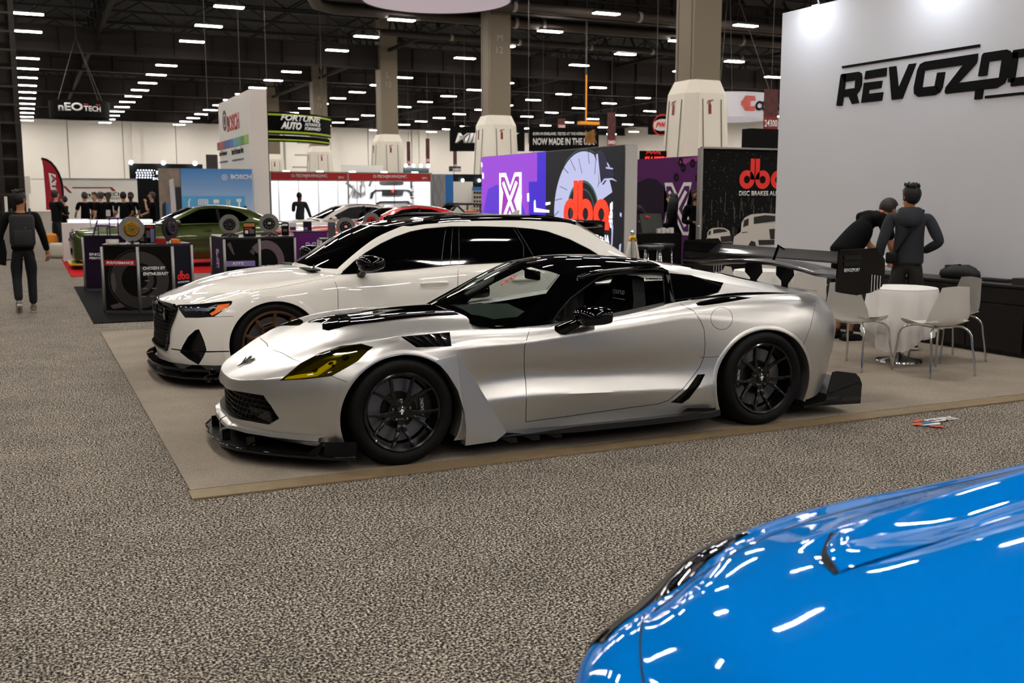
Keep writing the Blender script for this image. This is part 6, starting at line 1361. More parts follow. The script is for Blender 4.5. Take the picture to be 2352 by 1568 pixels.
        m = MB(); m.box((2.1, sg*.36, .85), (.2, .48, .6), bevel=.06); m.obj('seat', mat('seat_fabric', '0d0d0e', .85), root)
    m = MB(); m.box((1.9, 0, .55), (2.2, 1.5, .6)); m.obj('cabin_floor', mat('void_black', '030303', .8), root)
    m = MB(); m.prism([(2.95, .005, 1.35), (3.12, .005, 1.32), (3.10, .005, 1.40)], (0, -.01, 0)); m.obj('fin_aerial', paint, root)
    m = MB(); m.prism([(-.98, -.85, .10), (-.98, .85, .10), (-.7, .95, .10), (-.7, -.95, .10)], (0, 0, .03)); m.obj('front_splitter', mat('yellow_splitter', 'b8a020', .5) if 'green' in lab else CARB, root)
    WM = dict(rim=mat('satin_black_alloy', '08080a', .22, .3, .5), caliper=mat('caliper_red', '8e0a10', .3, 0, .6))
    for x in (0, 2.95):
        for sg in (-1, 1): wm = dict(WM); wm['caliper_at'] = 1.4*(1 if sg < 0 else -1); wheel(root, x, sg*.955, .36, .13, .26, 'y', wm, sg)
    return root
muscle((1.78, 25.75, .01), 0, mat('olive_metallic', '39441a', .35, .65, 1.0), 'metallic olive green coupe parked on the red carpet')
muscle((6.05, 23.6, .01), 0, mat('gloss_red', 'c40c12', .3, 0, 1.0), 'glossy red coupe with a grey-black roof behind the white estate', roofm=mat('roof_grey', '5d5a57', .35, .2, .6))
muscle((6.25, 28.65, .01), 0, mat('gloss_pale', 'c9c6bf', .3, 0, 1.0), 'white coupe behind the red coupe, in front of the red-fascia booth', roofm=mat('roof_dark_grey', '3a3937', .35, .2, .6))
# ================================================================== tables, chairs and the long cabinet by the white wall
PLW = mat('chair_white', 'd2cec8', .4, noise=.02)
def chair_proto():
    e = empty('shell_chair', (0, 0, 0)); rows = []
    prof = [(.235,.425,.17),(.245,.445,.19),(.225,.462,.20),(.14,.462,.212),(.03,.452,.22),(-.08,.445,.225),(-.155,.46,.228),(-.205,.51,.228),(-.225,.58,.22),(-.238,.66,.195),(-.25,.74,.168),(-.262,.825,.15)]
    P = spl([[(w_*s, y, z+(.035*abs(s)**2.5 if z < .5 else 0)+(.0 if z < .8 else -.012*abs(s)**2)) for s in (-1,-.8,-.4,0,.4,.8,1)] for y, z, w_ in prof], 3)
    P = spl(P.transpose(1, 0, 2), 3).transpose(1, 0, 2)
    for r in P:
        for p in r:
            if p[2] > .5: p[1] += .05*(abs(p[0])/.22)**2
    mb = MB(); mb.grid(P); bmesh.ops.solidify(mb.bm, geom=mb.bm.faces[:], thickness=.010); mb.obj('seat_shell', PLW, e, True, 1.0)
    for sx in (-1, 1):
        for sy in (-1, 1):
            mb = MB(); top = (.06*sx, .08*sy-.02, .44); mb.tube(spl([top, (.17*sx, .16*sy-.01, .436), (.205*sx, .20*sy, .405), (.225*sx, .235*sy, .25), (.245*sx, .265*sy, .0)], 5), .0105, 8); mb.obj('leg', CHROME, e, True)
    mb = MB(); mb.box((0, -.01, .435), (.16, .22, .012)); mb.obj('seat_frame', CHROME, e); return e
CP = chair_proto(); GC = 'white shell chairs'
def chair(x, y, deg, lab, first=False):
    o = CP if first else copy_tree(CP); o.location = (x, y, .003); o.rotation_euler = (0, 0, math.radians(deg)); tag(o, lab, 'chair', GC)
chair(7.12, 7.44, -75, 'white shell chair with chrome legs left of the draped round table, under the wing endplate', True)
chair(7.53, 6.86, -8, 'white shell chair nearest the viewer, right of the draped round table')
chair(8.30, 7.40, 80, 'white shell chair half hidden behind the nearest chair, against the dark cabinet')
c2 = SP(1746, 700, 12.5); c3 = SP(1838, 700, 11.2); c4 = SP(1668, 700, 12.2)
chair(c3[0], c3[1], -20, 'white shell chair seen behind the wing, right of the far draped table')
chair(c4[0], c4[1], -60, 'white shell chair at the left of the far draped table, seen under the wing')
chair(c2[0]+.45, c2[1]+.55, 140, 'white shell chair on the far side of the far draped table')
CLOTH = mat('cloth_white', 'dad8d4', .8)
def round_table(x, y, lab, clab):
    e = empty('pedestal_table', (x, y, .003), 0, lab, 'table', 'round pedestal tables')
    mb = MB(); mb.lathe([(0, .70), (.325, .70), (.33, .715), (.33, .73), (0, .73)], 40); mb.obj('tabletop', mat('table_grey', 'a8a6a3', .5), e, True, .6)
    mb = MB(); mb.lathe([(.03, .70), (.03, .10), (.045, .06), (.10, .035), (.22, .016), (.225, .0), (0, .0)], 40); mb.obj('pedestal', CHROME, e, True, .9)
    mb = MB(); mb.tube([(.05, .02, .08), (.05, .02, .5)], .012); mb.tube([(-.05, -.02, .08), (-.05, -.02, .5)], .012); mb.obj('stem_rods', CHROME, e, True)
    mb = MB(); g = []; n = 144
    for i, (r, z) in enumerate([(.0, .742), (.15, .742), (.30, .742), (.325, .738), (.333, .72), (.338, .66), (.345, .56), (.35, .46), (.356, .36), (.36, .27), (.362, .24)]):
        rg = []
        for k in range(n):
            a = 2*PI*k/n; f = max(0, (.72-z)/.46); fold = math.cos(a*9+.6)+.5*math.cos(a*17+1)+.35*math.cos(a*5); rr_ = r+f*.030*fold; zz = z-(.10*(math.cos(2*(a-.6))) if f > 0 else 0)*f+(.008*math.cos(a*48) if i == 10 else 0)
            rg.append((x+rr_*math.cos(a), y+rr_*math.sin(a), zz))
        g.append(rg)
    mb.grid(g, closed_u=True); mb.doubles(.0003); o = mb.obj('tablecloth', CLOTH, None, True); tag(o, clab, 'tablecloth', 'white tablecloths')
round_table(7.78, 7.52, 'round pedestal table on a chrome base between the white chairs', 'white scalloped tablecloth on the round table between the front chairs')
round_table(c2[0], c2[1], 'round pedestal table seen through the wing pylons', 'white tablecloth on the far table, seen through the wing pylons')
CAB = mat('cabinet_dark', '0d0a09', .5, noise=.08); CABT = mat('cabinet_top', '161312', .4)
for i, (y0, y1, lab) in enumerate(((8.52, 9.95, 'dark low cabinet unit at the left, behind the wing endplate'), (7.10, 8.50, 'dark low cabinet unit behind the chairs, middle one'), (5.68, 7.08, 'dark low cabinet unit running out of the right edge'))):
    e = empty('low_cabinet', (9.02, y0, .003), 0, lab, 'cabinet', None); L = y1-y0; mb = MB(); mb.box((.225, L/2, .37), (.44, L, .66)); mb.obj('body', CAB, e); mb = MB(); mb.box((.24, L/2, .02), (.40, L, .04)); mb.obj('plinth', CABT, e)
    mb = MB(); mb.box((-.006, L/2, .61), (.018, L-.01, .15), bevel=.003); dr = mb.obj('drawer', CAB, e); mb = MB(); mb.box((-.022, L/2, .675), (.02, .10, .012)); mb.obj('handle', CARB, dr)
    for k in (0, 1): mb = MB(); mb.box((-.006, L*(.25+.5*k), .285), (.018, L/2-.01, .47), bevel=.003); d = mb.obj('door', CAB, e); mb = MB(); mb.box((-.022, L/2+(-.08 if k == 0 else .08), .515), (.02, .08, .012)); mb.obj('handle', CARB, d)
mb = MB(); mb.box((9.245, 7.80, .718), (.50, 4.34, .024), bevel=.003); o = mb.obj('worktop', CABT); tag(o, 'continuous dark top running over the low cabinets by the white wall', 'worktop')
def onct(u, v): p = onz(u, v, .73); return (min(9.38, max(9.10, p[0])), p[1])
x, y = 9.30, 8.18; mb = MB(); g = []
rb_ = random.Random(2)
for i, (r, z) in enumerate([(.0, .0), (.9, .0), (1.0, .03), (.96, .07), (.75, .105), (.4, .12), (0, .122)]): g.append([(x+.13*r*math.cos(a)*(1+.08*rb_.random()), y+.26*r*math.sin(a), .731+z*(1+.3*rb_.random())) for a in [2*PI*k/20 for k in range(20)]])
mb.grid(g, closed_u=True); mb.doubles(.002); mb.tube([(x-.1, y+.1, .80), (x-.06, y+.15, .86), (x+.02, y+.02, .87), (x-.05, y-.1, .80)], .012); o = mb.obj('shoulder_bag', mat('bag_black', '0a0a0b', .7), None, True); tag(o, 'slumped black bag on the cabinet top behind the hooded man', 'bag')
mb = MB(); mb.box((9.32, 7.72, .742), (.14, .36, .022), bevel=.004); o = mb.obj('keyboard', mat('bag_black', '0a0a0b', .7)); tag(o, 'black keyboard on the cabinet top beside the black bag', 'keyboard')
mb = MB()
for i in range(3):
    for j in range(11): mb.box((9.28+i*.034, 7.56+j*.031, .757), (.026, .024, .008))
mb.obj('keys', mat('key_grey', '3a3a3c', .5), o)
for k in range(2):
    e = empty('brochure_stack', (9.22+.07*k, 7.28-.13*k, .731), .1*k, ['stack of dark brochures on the cabinet top, left of the white sheets', 'stack of brochures with a white top sheet on the cabinet top'][k], 'brochures')
    mb = MB()
    for j in range(7): mb.box((.002*(j % 2), .003*(j % 3), .004+j*.008), (.15, .21, .007))
    mb.obj('sheets', mat('brochure_dark', '35302e', .4, noise=.3), e); mb = MB(); mb.box((0, 0, .061), (.145, .205, .004)); mb.obj('top_sheet', [mat('brochure_dark', '35302e', .4), mat('paper', 'c9c6c4', .6)][k], e)
for k in range(3): mb = MB(); mb.box((9.12+.03*k, 6.93-.1*k, .7325+.001*k), (.15, .21, .002), Matrix.Rotation(.3*k-.2, 3, 'Z')); tag(mb.obj('paper_sheet', mat('paper', 'c9c6c4', .6)), 'loose white sheet on the cabinet top near the black sign', 'paper', 'loose sheets on the cabinet top')
sgn = empty('counter_sign', (9.20, 6.52, .731), 0, 'small black easel sign on the cabinet top at the right edge', 'sign'); mb = MB(); mb.prism([(0, .16, 0), (0, -.16, 0), (.09, -.16, .36), (.09, .16, .36)], (.01, 0, .002)); mb.obj('board', BLK, sgn)
nn = Vector((-.36, 0, .09)).normalized(); uu = Vector((.09, 0, .36)).normalized(); mb = MB(); strokes(mb, ring(.0, 0, .075, .09), Vector((.055, 0, .22))+nn*.004, (0, -1, 0), uu, .002); strokes(mb, ring(.0, 0, .03, .04), Vector((.055, 0, .22))+nn*.004, (0, -1, 0), uu, .002); mb.obj('round_mark', WH, sgn); lettering('MEMBER', Vector((.013, .12, .05))+nn*.004, (0, -1, 0), uu, .035, WH, sgn, width=.24, depth=.002, bold=.02)
# white sticker on the aisle carpet
mb = MB(); q = [onz(u, v, 0) for u, v in crop(2050, 950, 13.07, [(690,370),(1250,310),(1830,320),(1800,350),(1380,395),(1100,425),(760,415)])]; st = empty('floor_sticker', (q[0][0], q[0][1], .003), 0, 'small floor sticker with white letters and an orange-blue emblem by the tape', 'sticker')
org = q[0]; rx = Vector((1, .0, 0)); lettering('CDRY', Vector((.21, .03, 0)), (1, .02, 0), (-.3, 1, 0), .10, WH, st, width=.30, depth=.001, bold=.06)
for nm, m_, pts in (('orange_emblem', mat('sticker_orange', 'c8502a', .5), [[(0,.02),(.07,.0),(.12,.06),(.04,.07)], [(.10,.08),(.2,.12),(.22,.15),(.08,.12)], [(.08,-.06),(.16,-.12),(.18,-.08),(.12,-.03)]]), ('blue_emblem', mat('sticker_blue', '2f5f94', .5), [[(.06,.0),(.2,.02),(.22,.08),(.12,.05)]]), ('white_emblem', WH, [[(.02,-.01),(.2,-.04),(.24,.01),(.1,0)]])): mb = MB(); strokes(mb, pts, (0, 0, 0), (1, 0, 0), (0, 1, 0), .001); mb.obj(nm, m_, st)
# stanchion with a white rope
sx, sy = SP(1453, 530, 15.6)[:2]; e = empty('rope_stanchion', (sx, sy, 0), 0, 'stanchion with brass collar and twisted white ropes at the video wall end', 'stanchion'); mb = MB(); mb.lathe([(0, .02), (.16, .02), (.15, .0), (0, .0)], 24); mb.tube([(0, 0, 0), (0, 0, 1.05)], .022, 12); mb.ball((0, 0, 1.09), .035); mb.obj('post', CHROME, e, True, .8)
mb = MB(); mb.lathe([(.03, .98), (.045, 1.0), (.045, 1.03), (.03, 1.04)], 16); mb.tube([(.03, 0, 1.02), (.07, 0, .95)], .02); mb.tube([(-.03, 0, 1.02), (-.05, 0, .95)], .02); mb.obj('brass_collar', mat('brass', 'c09a28', .3, .8), e, True)
for s in (-1, 1): mb = MB(); mb.tube([(s*.05+s*.012*k, 0.0, .95-.055*k) for k in range(14)], [.021+.004*(k % 2) for k in range(14)], 8); mb.obj('rope', mat('rope_white', 'c9c5b8', .8), e, True)
# dark bar table and stools behind
for (u, D, lab) in ((1487, 17.3, 'tall black padded stool left of the woman in black'), (1512, 18.1, 'tall black padded stool right next to the woman in black')):
    p = SP(u, 560, D); e = empty('bar_stool', (p[0], p[1], 0), .3, lab, 'stool', 'black bar stools'); mb = MB(); mb.box((0, 0, .78), (.42, .42, .07), bevel=.025); mb.obj('seat', mat('black_leather', '0a0a0b', .35), e, True, .8)
    for a in (-1, 1):
        for b in (-1, 1): mb = MB(); mb.tube([(a*.16, b*.16, .75), (a*.19, b*.19, 0)], .012); mb.obj('leg', CHROME, e, True)
p = SP(1500, 520, 18.6); e = empty('demo_bench', (p[0], p[1], 0), 0, 'black demonstration bench with a small screen and parts on it', 'bench'); mb = MB(); mb.box((0, 0, .50), (.9, .5, .95)); mb.obj('body', BLK, e)
mb = MB(); mb.prism([(-.25, -.05, .98), (.2, -.05, .98), (.2, .06, 1.32), (-.25, .06, 1.32)], (0, .03, 0)); o = mb.obj('screen', mat('plate_dark', '2b2f2b', .6), e); lettering('dba', (-.15, .02, 1.24), (1, 0, 0), (0, .3, 1), .05, DBAR, o, depth=.003, bold=.04)
mb = MB()
for k in range(4): mb.box((.0+.09*k, -.18, 1.02), (.07, .06, .08+.03*(k % 2)))
mb.obj('part_samples', mat('paper', 'c9c6c4', .6), e)
# ================================================================== brake maker counters
def counter(loc, corners, h, faces, lab, back=.55):
    """faces: per front segment a function drawing on it"""
    e = empty('display_counter', loc, 0, lab, 'counter'); C = [Vector((x-loc[0], y-loc[1], 0)) for x, y in corners]; bk = [Vector((C[-1].x-.05, C[-1].y+back, 0)), Vector((C[0].x+.1, C[0].y+back, 0))]
    mb = MB(); mb.prism([p+Vector((0, 0, h-.03)) for p in C+bk], (0, 0, .03)); mb.obj('top', mat('counter_top', '08080a', .4), e)
    for i, (a, b) in enumerate(zip(C, C[1:])):
        r = (b-a).normalized(); n_ = r.cross(U3); L = (b-a).length; col = faces[i][0]; mb = MB(); mb.prism([a+r*.02+U3*.03, b-r*.02+U3*.03, b-r*.02+U3*(h-.03), a+r*.02+U3*(h-.03)], -n_*.012); pn = mb.obj('front_panel', col, e)
        if faces[i][1]: faces[i][1](pn, a, r, n_, L, h)
    for p in C+bk: mb = MB(); mb.tube([p, p+U3*(h-.03)], .022, 10); mb.obj('post', ALU, e, True)
    return e
def f_perf(pn, a, r, n_, L, h):
    mb = MB(); strokes(mb, ring(L*.99, .46, .24, .40, PI*.5, PI*1.5)+ring(L*.99, .46, .42, .43, PI*.5, PI*1.5), a+n_*.001, r, U3, .002); mb.obj('disc_print', GREYP2, pn)
    mb = MB(); strokes(mb, [rect(.03, .66, L-.03, .74)], a+n_*.003, r, U3, .002); b = mb.obj('red_bar', mat('bar_red', 'a01216', .5), pn); lettering('PERFORMANCE', a+r*.06+U3*.68+n_*.006, r, U3, .04, WH, b, width=L-.12, depth=.002, bold=.03, shear=.2)
    mb = MB(); strokes(mb, [[(.12,.55),(.16,.56),(.18,.40),(.16,.28),(.13,.30),(.11,.40)], [(.08,.10),(.22,.14),(.30,.08),(.12,.05)]], a+n_*.0015, r, U3, .002); mb.obj('figure_print', mat('print_mauve_grey', '4a3f44', .6), pn)
GREYP2 = mat('print_charcoal', '26211f', .5)
def f_ent(pn, a, r, n_, L, h):
    mb = MB(); strokes(mb, ring(.0, .46, .24, .40, -PI*.5, PI*.5)+ring(.0, .46, .12, .20, -PI*.5, PI*.5), a+n_*.001, r, U3, .002); mb.obj('disc_print', GREYP2, pn)
    mb = MB(); strokes(mb, [rect(.02+.03*k, .22+.11*(k % 4), .08+.03*k, .235+.11*(k % 4)) for k in range(6)], a+n_*.004, r, U3, .002); mb.obj('bolt_glints', mat('print_mid_grey', '6b6866', .7), pn)
    lettering('CHOSEN BY', a+r*.06+U3*.60+n_*.006, r, U3, .045, WH, pn, width=L*.65, depth=.002, bold=.03, shear=.1); lettering('ENTHUSIAST', a+r*.06+U3*.52+n_*.006, r, U3, .045, WH, pn, width=L*.74, depth=.002, bold=.03, shear=.1)
def f_dba(pn, a, r, n_, L, h):
    mb = MB(); s = .074*L/.4; strokes(mb, tf(dba_glyph(), s*1.05, L*.20, .44), a+n_*.003, r, U3, .003); mb.obj('red_letters', DBAR, pn); lettering('DISC BRAKES AUSTRALIA', a+r*L*.2+U3*.395+n_*.004, r, U3, .022, WH, pn, width=L*.62, depth=.002, bold=.02)
def f_eng(pn, a, r, n_, L, h): lettering('ENGAGE', a+r*.10+U3*.60+n_*.004, r, U3, .05, WH, pn, width=.36, depth=.002, bold=.02); lettering('PERFORMANCE', a+r*.10+U3*.54+n_*.004, r, U3, .04, WH, pn, width=.46, depth=.002, bold=.02)
def f_kits(pn, a, r, n_, L, h):
    mb = MB(); strokes(mb, [rect(.02, .48, L-.08, .57)], a+n_*.003, r, U3, .002); b = mb.obj('lilac_bar', mat('bar_lilac', '7d6ea6', .5), pn); lettering('KITS', a+r*.12+U3*.50+n_*.006, r, U3, .05, WH, b, width=.18, depth=.002, bold=.03, shear=.2)
    mb = MB(); strokes(mb, [[(.04,.85),(.10,.88),(.16,.68),(.14,.67)], [(.40,.72),(.52,.86),(.55,.80),(.46,.66)], [(.42,.40),(.5,.44),(.46,.32)]], a+n_*.001, r, U3, .002); mb.obj('pale_print', mat('print_mauve_grey', '4a3f44', .6), pn)
def f_pack(pn, a, r, n_, L, h):
    mb = MB(); strokes(mb, ring(.12, .52, .24, .38, -.3, PI*.75), a+n_*.001, r, U3, .002); mb.obj('disc_print', mat('print_mauve', '5a4a50', .6), pn); lettering('PACKAGED', a+r*.03+U3*.44+n_*.004, r, U3, .045, WH, pn, width=.40, depth=.002, bold=.03, shear=.1); lettering('PERFORMANCE', a+r*.03+U3*.37+n_*.004, r, U3, .045, WH, pn, width=.52, depth=.002, bold=.03, shear=.1)
def f_x(pn, a, r, n_, L, h): x_logo(a+r*L*.5+U3*.62+n_*.004, r, U3, .22, pn, mat('print_lilac_white', 'c9b8d0', .6), PURP)
counter((1.4, 15.5, .004), [(.92, 15.5), (1.37, 15.27), (1.83, 15.22), (2.13, 15.50)], .955, [(BLK, f_perf), (BLK, f_ent), (NAVY, f_dba)], 'black display counter with a red PERFORMANCE bar and red letters')
counter((1.4, 19.3, .004), [(.85, 19.35), (1.55, 19.1), (2.0, 19.3)], .955, [(PURD, f_eng), (PURD, None)], 'dark purple display counter behind the red-bar counter')
counter((3.4, 17.4, .004), [(2.88, 18.5), (2.90, 17.30), (3.46, 17.25), (4.12, 17.55)], .955, [(PURD, f_x), (BLK, f_kits), (BLK, f_pack)], 'black display counter with a lilac KITS bar')
counter((4.9, 19.9, .004), [(4.60, 19.75), (5.35, 19.95)], .955, [(PURP, f_x)], 'purple display counter with the white X emblem behind the estate windscreen')
counter((4.9, 17.3, .004), [(4.55, 17.45), (5.35, 17.25), (6.3, 17.45)], .90, [(BLK, None), (BLK, None)], 'plain black display counter behind the estate windscreen')
def disc_on_stand(u, v, D, R, hat, face, lab, tilt=.25, cal=None, z0=.96):
    p = SP(u, v, D); e = empty('display_brake_disc', (p[0], p[1], z0), 0, lab, 'brake disc'); z = p[2]-z0; az = math.atan2(-p[1], -p[0])+PI/2+tilt
    Rm = Matrix.Translation((0, 0, z)) @ Matrix.Rotation(az, 4, 'Z')
    def put(mb): mb.bm.transform(Rm); return mb
    mb = MB(); mb.lathe([(R*.62, -.008), (R, -.008), (R, -.002), (R*.62, -.002)], 48, axis='y', closed=True); mb.lathe([(R*.62, .014), (R, .014), (R, .008), (R*.62, .008)], 48, axis='y', closed=True)
    for k in range(24): a = 2*PI*k/24; mb.bar((R*.64*math.cos(a), .003, R*.64*math.sin(a)), (R*.98*math.cos(a+.15), .003, R*.98*math.sin(a+.15)), .006, .012, up=(0, 1, 0))
    put(mb).obj('friction_ring', face, e, True, .5)
    mb = MB(); mb.lathe([(R*.17, -.035), (R*.52, -.035), (R*.60, -.025), (R*.63, -.006), (R*.60, .0), (R*.5, -.02), (R*.17, -.025)], 40, axis='y', closed=True); put(mb).obj('hat', hat, e, True, .6)
    mb = MB()
    for k in range(10): a = 2*PI*k/10; mb.lathe([(0, -.04), (.005, -.04), (.006, -.03)], 8, c=(R*.42*math.cos(a), 0, R*.42*math.sin(a)), axis='y')
    put(mb).obj('bolts', CHROME, e)
    mb = MB(); d = Vector((p[0], p[1], 0)).normalized(); mb.bar((0, 0, -.0), d*.12+Vector((0, 0, z*.9)), .05, .006); mb.box((0, 0, .003), (.16, .10, .006)); mb.bar(Vector((0, 0, .0))-d*.03, Vector((0, 0, max(.02, z-R+.01))), .04, .02); mb.obj('stand', mat('acrylic_dark', '1a1a1c', .2), e)
    if cal:
        m = MB(); c = -d*.07; rx = Vector((-d.y, d.x, 0)); pr = []
        for i in range(9): a = PI*.18+PI*.64*i/8; o_ = c+rx*(.17*math.cos(a)); zz = -.03+.095*math.sin(a); pr.append([o_+Vector((0, 0, max(.002, zz-.045)))-d*.03, o_+Vector((0, 0, zz))-d*.03, o_+Vector((0, 0, zz))+d*.03, o_+Vector((0, 0, max(.002, zz-.045)))+d*.03])
        m.grid(pr, closed_u=True); bmesh.ops.holes_fill(m.bm, edges=[x for x in m.bm.edges if len(x.link_faces) == 1]); k_ = m.obj('caliper', CARG, e, True, .7); lettering('dba', c-d*.035-rx*-.03+Vector((0, 0, .025)), -rx if False else Vector((math.cos(-YAW), math.sin(-YAW), 0)), U3, .022, DBAR, k_, depth=.003, bold=.04)
    return e
STL = mat('disc_silver', '7f7d7a', .35, .85, noise=.15, nscale=15); GOLD = mat('gold_hat', '8a6414', .35, .8); BLKM = mat('black_hat', '0c0c0d', .35, .4); DKM = mat('disc_dark', '2a2829', .5, .6)
disc_on_stand(302, 526, 14.55, .175, GOLD, STL, 'large brake disc with gold hat on the red-bar counter')
disc_on_stand(391, 524, 14.75, .165, BLKM, DKM, 'all-dark brake disc on the red-bar counter', .9)
disc_on_stand(527, 515, 17.3, .165, BLKM, STL, 'silver brake disc with black hat on the left of the KITS counter', .1, True)
disc_on_stand(618, 513, 17.6, .165, BLKM, STL, 'silver brake disc with black hat on the right of the KITS counter', .1, True)
disc_on_stand(794, 521, 17.9, .165, BLKM, STL, 'silver brake disc with black hat on the plain counter', .1, None, .903)
disc_on_stand(853, 508, 18.5, .155, mat('caliper_red', '8e0a10', .3, 0, .6), STL, 'silver brake disc with red centre on the plain counter', .3, None, .903)
def tbox(u, v, D, w_, d, h, m, lab, z0=.958, rz=.2, front=None, nm='product_box'):
    p = SP(u, v, D); e = empty(nm, (p[0], p[1], z0), rz, lab, 'box'); mb = MB(); mb.box((0, 0, h/2), (w_, d, h), bevel=.002); b = mb.obj('carton', m, e)
    if front:
        for (x0, y0, x1, y1, mm) in front: m2 = MB(); m2.box((w_*(x0+x1-1)/2, -d/2-.001, h*(y0+y1)/2), (w_*(x1-x0), .002, h*(y1-y0))); m2.obj('label_print', mm, e)
    return e
OR = mat('print_orange', 'a8743c', .5); RD = mat('bar_red', 'a01216', .5); LI = mat('bar_lilac', '7d6ea6', .5)
tbox(573, 525, 17.5, .20, .08, .24, BLK, 'black product box with an orange band between the two discs on the KITS counter', rz=-.3, front=[(.05,.68,.95,.92,OR), (.1,.5,.7,.6,RD), (.15,.2,.4,.42,WH), (.5,.2,.9,.5,GREYP)])
tbox(655, 520, 18.0, .12, .08, .22, BLK, 'narrow black product box at the right end of the KITS counter', rz=-.3, front=[(.1,.75,.9,.9,WH), (.2,.3,.8,.5,GREYP)])
tbox(345, 527, 14.9, .13, .05, .26, BLK, 'upright black blister pack beside the gold-hat disc', rz=-.35, front=[(.1,.85,.9,.97,RD), (.1,.3,.5,.7,GREYP), (.55,.05,.95,.8,LI)])
tbox(327, 533, 14.7, .09, .05, .19, BLK, 'short black blister pack in front of the gold-hat disc', rz=-.35, front=[(.2,.8,.9,.92,RD), (.2,.2,.8,.6,GREYP)])
tbox(370, 550, 14.6, .13, .06, .08, mat('caliper_red', '8e0a10', .3, 0, .6), 'small red brake pad box on the red-bar counter', rz=-.3)
tbox(762, 522, 18.0, .13, .04, .28, mat('blister_grey', '4e4d50', .3, noise=.5, nscale=20), 'grey blister pack on the plain counter behind the windscreen', .905, rz=-.3, front=[(.2,.78,.8,.86,mat('sticker_blue', '2f5f94', .5)), (.2,.66,.7,.72,RD)])
tbox(672, 512, 20.3, .14, .1, .16, mat('paper', 'c9c6c4', .6), 'white and purple carton on the purple emblem counter, left one', rz=-.2, front=[(.1,.1,.9,.5,PURP)])
tbox(706, 514, 20.4, .16, .12, .18, PURD, 'dark purple carton on the purple emblem counter, right one', rz=-.2, front=[(.1,.1,.5,.4,LI)])
p = SP(258, 552, 14.4); e = empty('white_bowl', (p[0], p[1], .958), 0, 'small white bowl on the red-bar counter', 'bowl'); mb = MB(); mb.lathe([(0, .0), (.07, .0), (.085, .02), (.085, .075), (.078, .075), (.075, .02), (0, .012)], 28); mb.obj('bowl', mat('paper', 'c9c6c4', .6), e, True, .6)
p = SP(401, 548, 14.6); mb = MB(); mb.box((p[0], p[1], 1.0), (.10, .06, .07), bevel=.012); mb.box((p[0]+.06, p[1], .995), (.03, .03, .06)); tag(mb.obj('orange_caliper', mat('orange_paint', 'c8641a', .4), None, True, .8), 'small orange caliper on the red-bar counter, right of the red box', 'caliper')
mb = MB()
for k in range(9): q = SP(272+11*k, 558, 14.6); mb.box((q[0], q[1], .963), (.05, .035, .008), Matrix.Rotation(k, 3, 'Z'))
tag(mb.obj('scattered_cards', mat('card_cream', 'a89f86', .7)), 'scatter of cream cards along the red-bar counter', 'cards', kind='stuff')
for k, (u, D) in enumerate(((236, 17.8), (262, 18.0), (225, 17.9))):                # clutch parts on the purple counter
    p = SP(u, 530, D); e = empty('clutch_display', (p[0], p[1], .958), 0, ['purple clutch assembly on slim legs on the dark purple counter', 'taller purple clutch rack on the dark purple counter', 'tilted purple clutch plate on the dark purple counter'][k], 'clutch'); mb = MB()
    if k < 2:
        hh = .16+.12*k; mb.lathe([(.02, hh), (.11, hh), (.11, hh+.025), (.02, hh+.025)], 24, closed=True)
        for a in (-1, 1):
            for b in (-1, 1): mb.tube([(a*.07, b*.07, 0), (a*.07, b*.07, hh)], .006, 6)
        if k: mb.lathe([(.02, .14), (.09, .14), (.09, .16), (.02, .16)], 24, closed=True)
    else: mb.bar((-.08, 0, .0), (.0, 0, .26), .16, .02)
    mb.obj('plates', mat('anodised_purple', '4c1f70', .3, .7), e, True, .7)
# ================================================================== stands further back
PAN = mat('panel_white', 'd9d6d0', .7)
e = empty('white_tower', (6.16, 31.3, 0), 0, 'tall white tower panel with red letters and a rainbow strip', 'tower'); mb = MB(); mb.box((.24, 2.8, 2.385), (.48, 5.6, 4.77), bevel=.01); mb.obj('tower_body', PAN, e)
mb = MB(); mb.box((.492, 2.8, 2.3), (.01, 5.6, 4.6)); mb.obj('dark_side', BLK, e); RT = (0, -1, 0)
def tp(u, v): p = onx(u, v, 6.16); return Vector((-.008, p[1]-31.3, p[2]))
q = tp(523, 304); q2 = tp(550, 290); lettering('BOSCH', q, RT, U3, .52, mat('logo_red', 'b8202a', .5), e, width=(q.y-q2.y), bold=.03)
q = tp(516.5, 277); mb = MB(); strokes(mb, tf(ring(0, 0, .42, .46)+[rect(-.12, -.2, -.07, .2), rect(.07, -.2, .12, .2), rect(-.1, -.03, .1, .03)]+ring(0, 0, .34, .37, .8, 2.2)+ring(0, 0, .34, .37, .8+PI, 2.2+PI), .72), q, RT, U3, .01); mb.obj('round_logo', INK, e)
a = tp(500, 336); b = tp(571, 320); L = a.y-b.y; cols = ['7a1f28', 'a81e28', '2c2f6e', '1f3f8c', '2a5ea6', '3f8fc4', '4c9c6a', '3f8a3c', '8fb83a']
for k, c in enumerate(cols): mb = MB(); strokes(mb, [rect(L*k/9, -.13, L*(k+1)/9, .13)], Vector((-.008, a.y, (a.z+b.z)/2)), RT, U3, .008); mb.obj('rainbow_strip', mat('rainbow_'+c, c, .5), e)
for t, u, v, w_ in (('Bosch Engineering', 505, 362, 1.5), ('Bosch Performance Parts', 533, 356, 2.0)): q = tp(u, v); lettering(t, q, RT, U3, .20, INK, e, width=w_, bold=.02)
for t, u, v, w_ in (('www.bosch-engineering.com', 505, 377, 1.6), ('www.boschperformanceparts.com', 534, 373, 2.0)): q = tp(u, v); lettering(t, q, RT, U3, .11, mat('sticker_blue', '2f5f94', .5), e, width=w_, bold=.01)
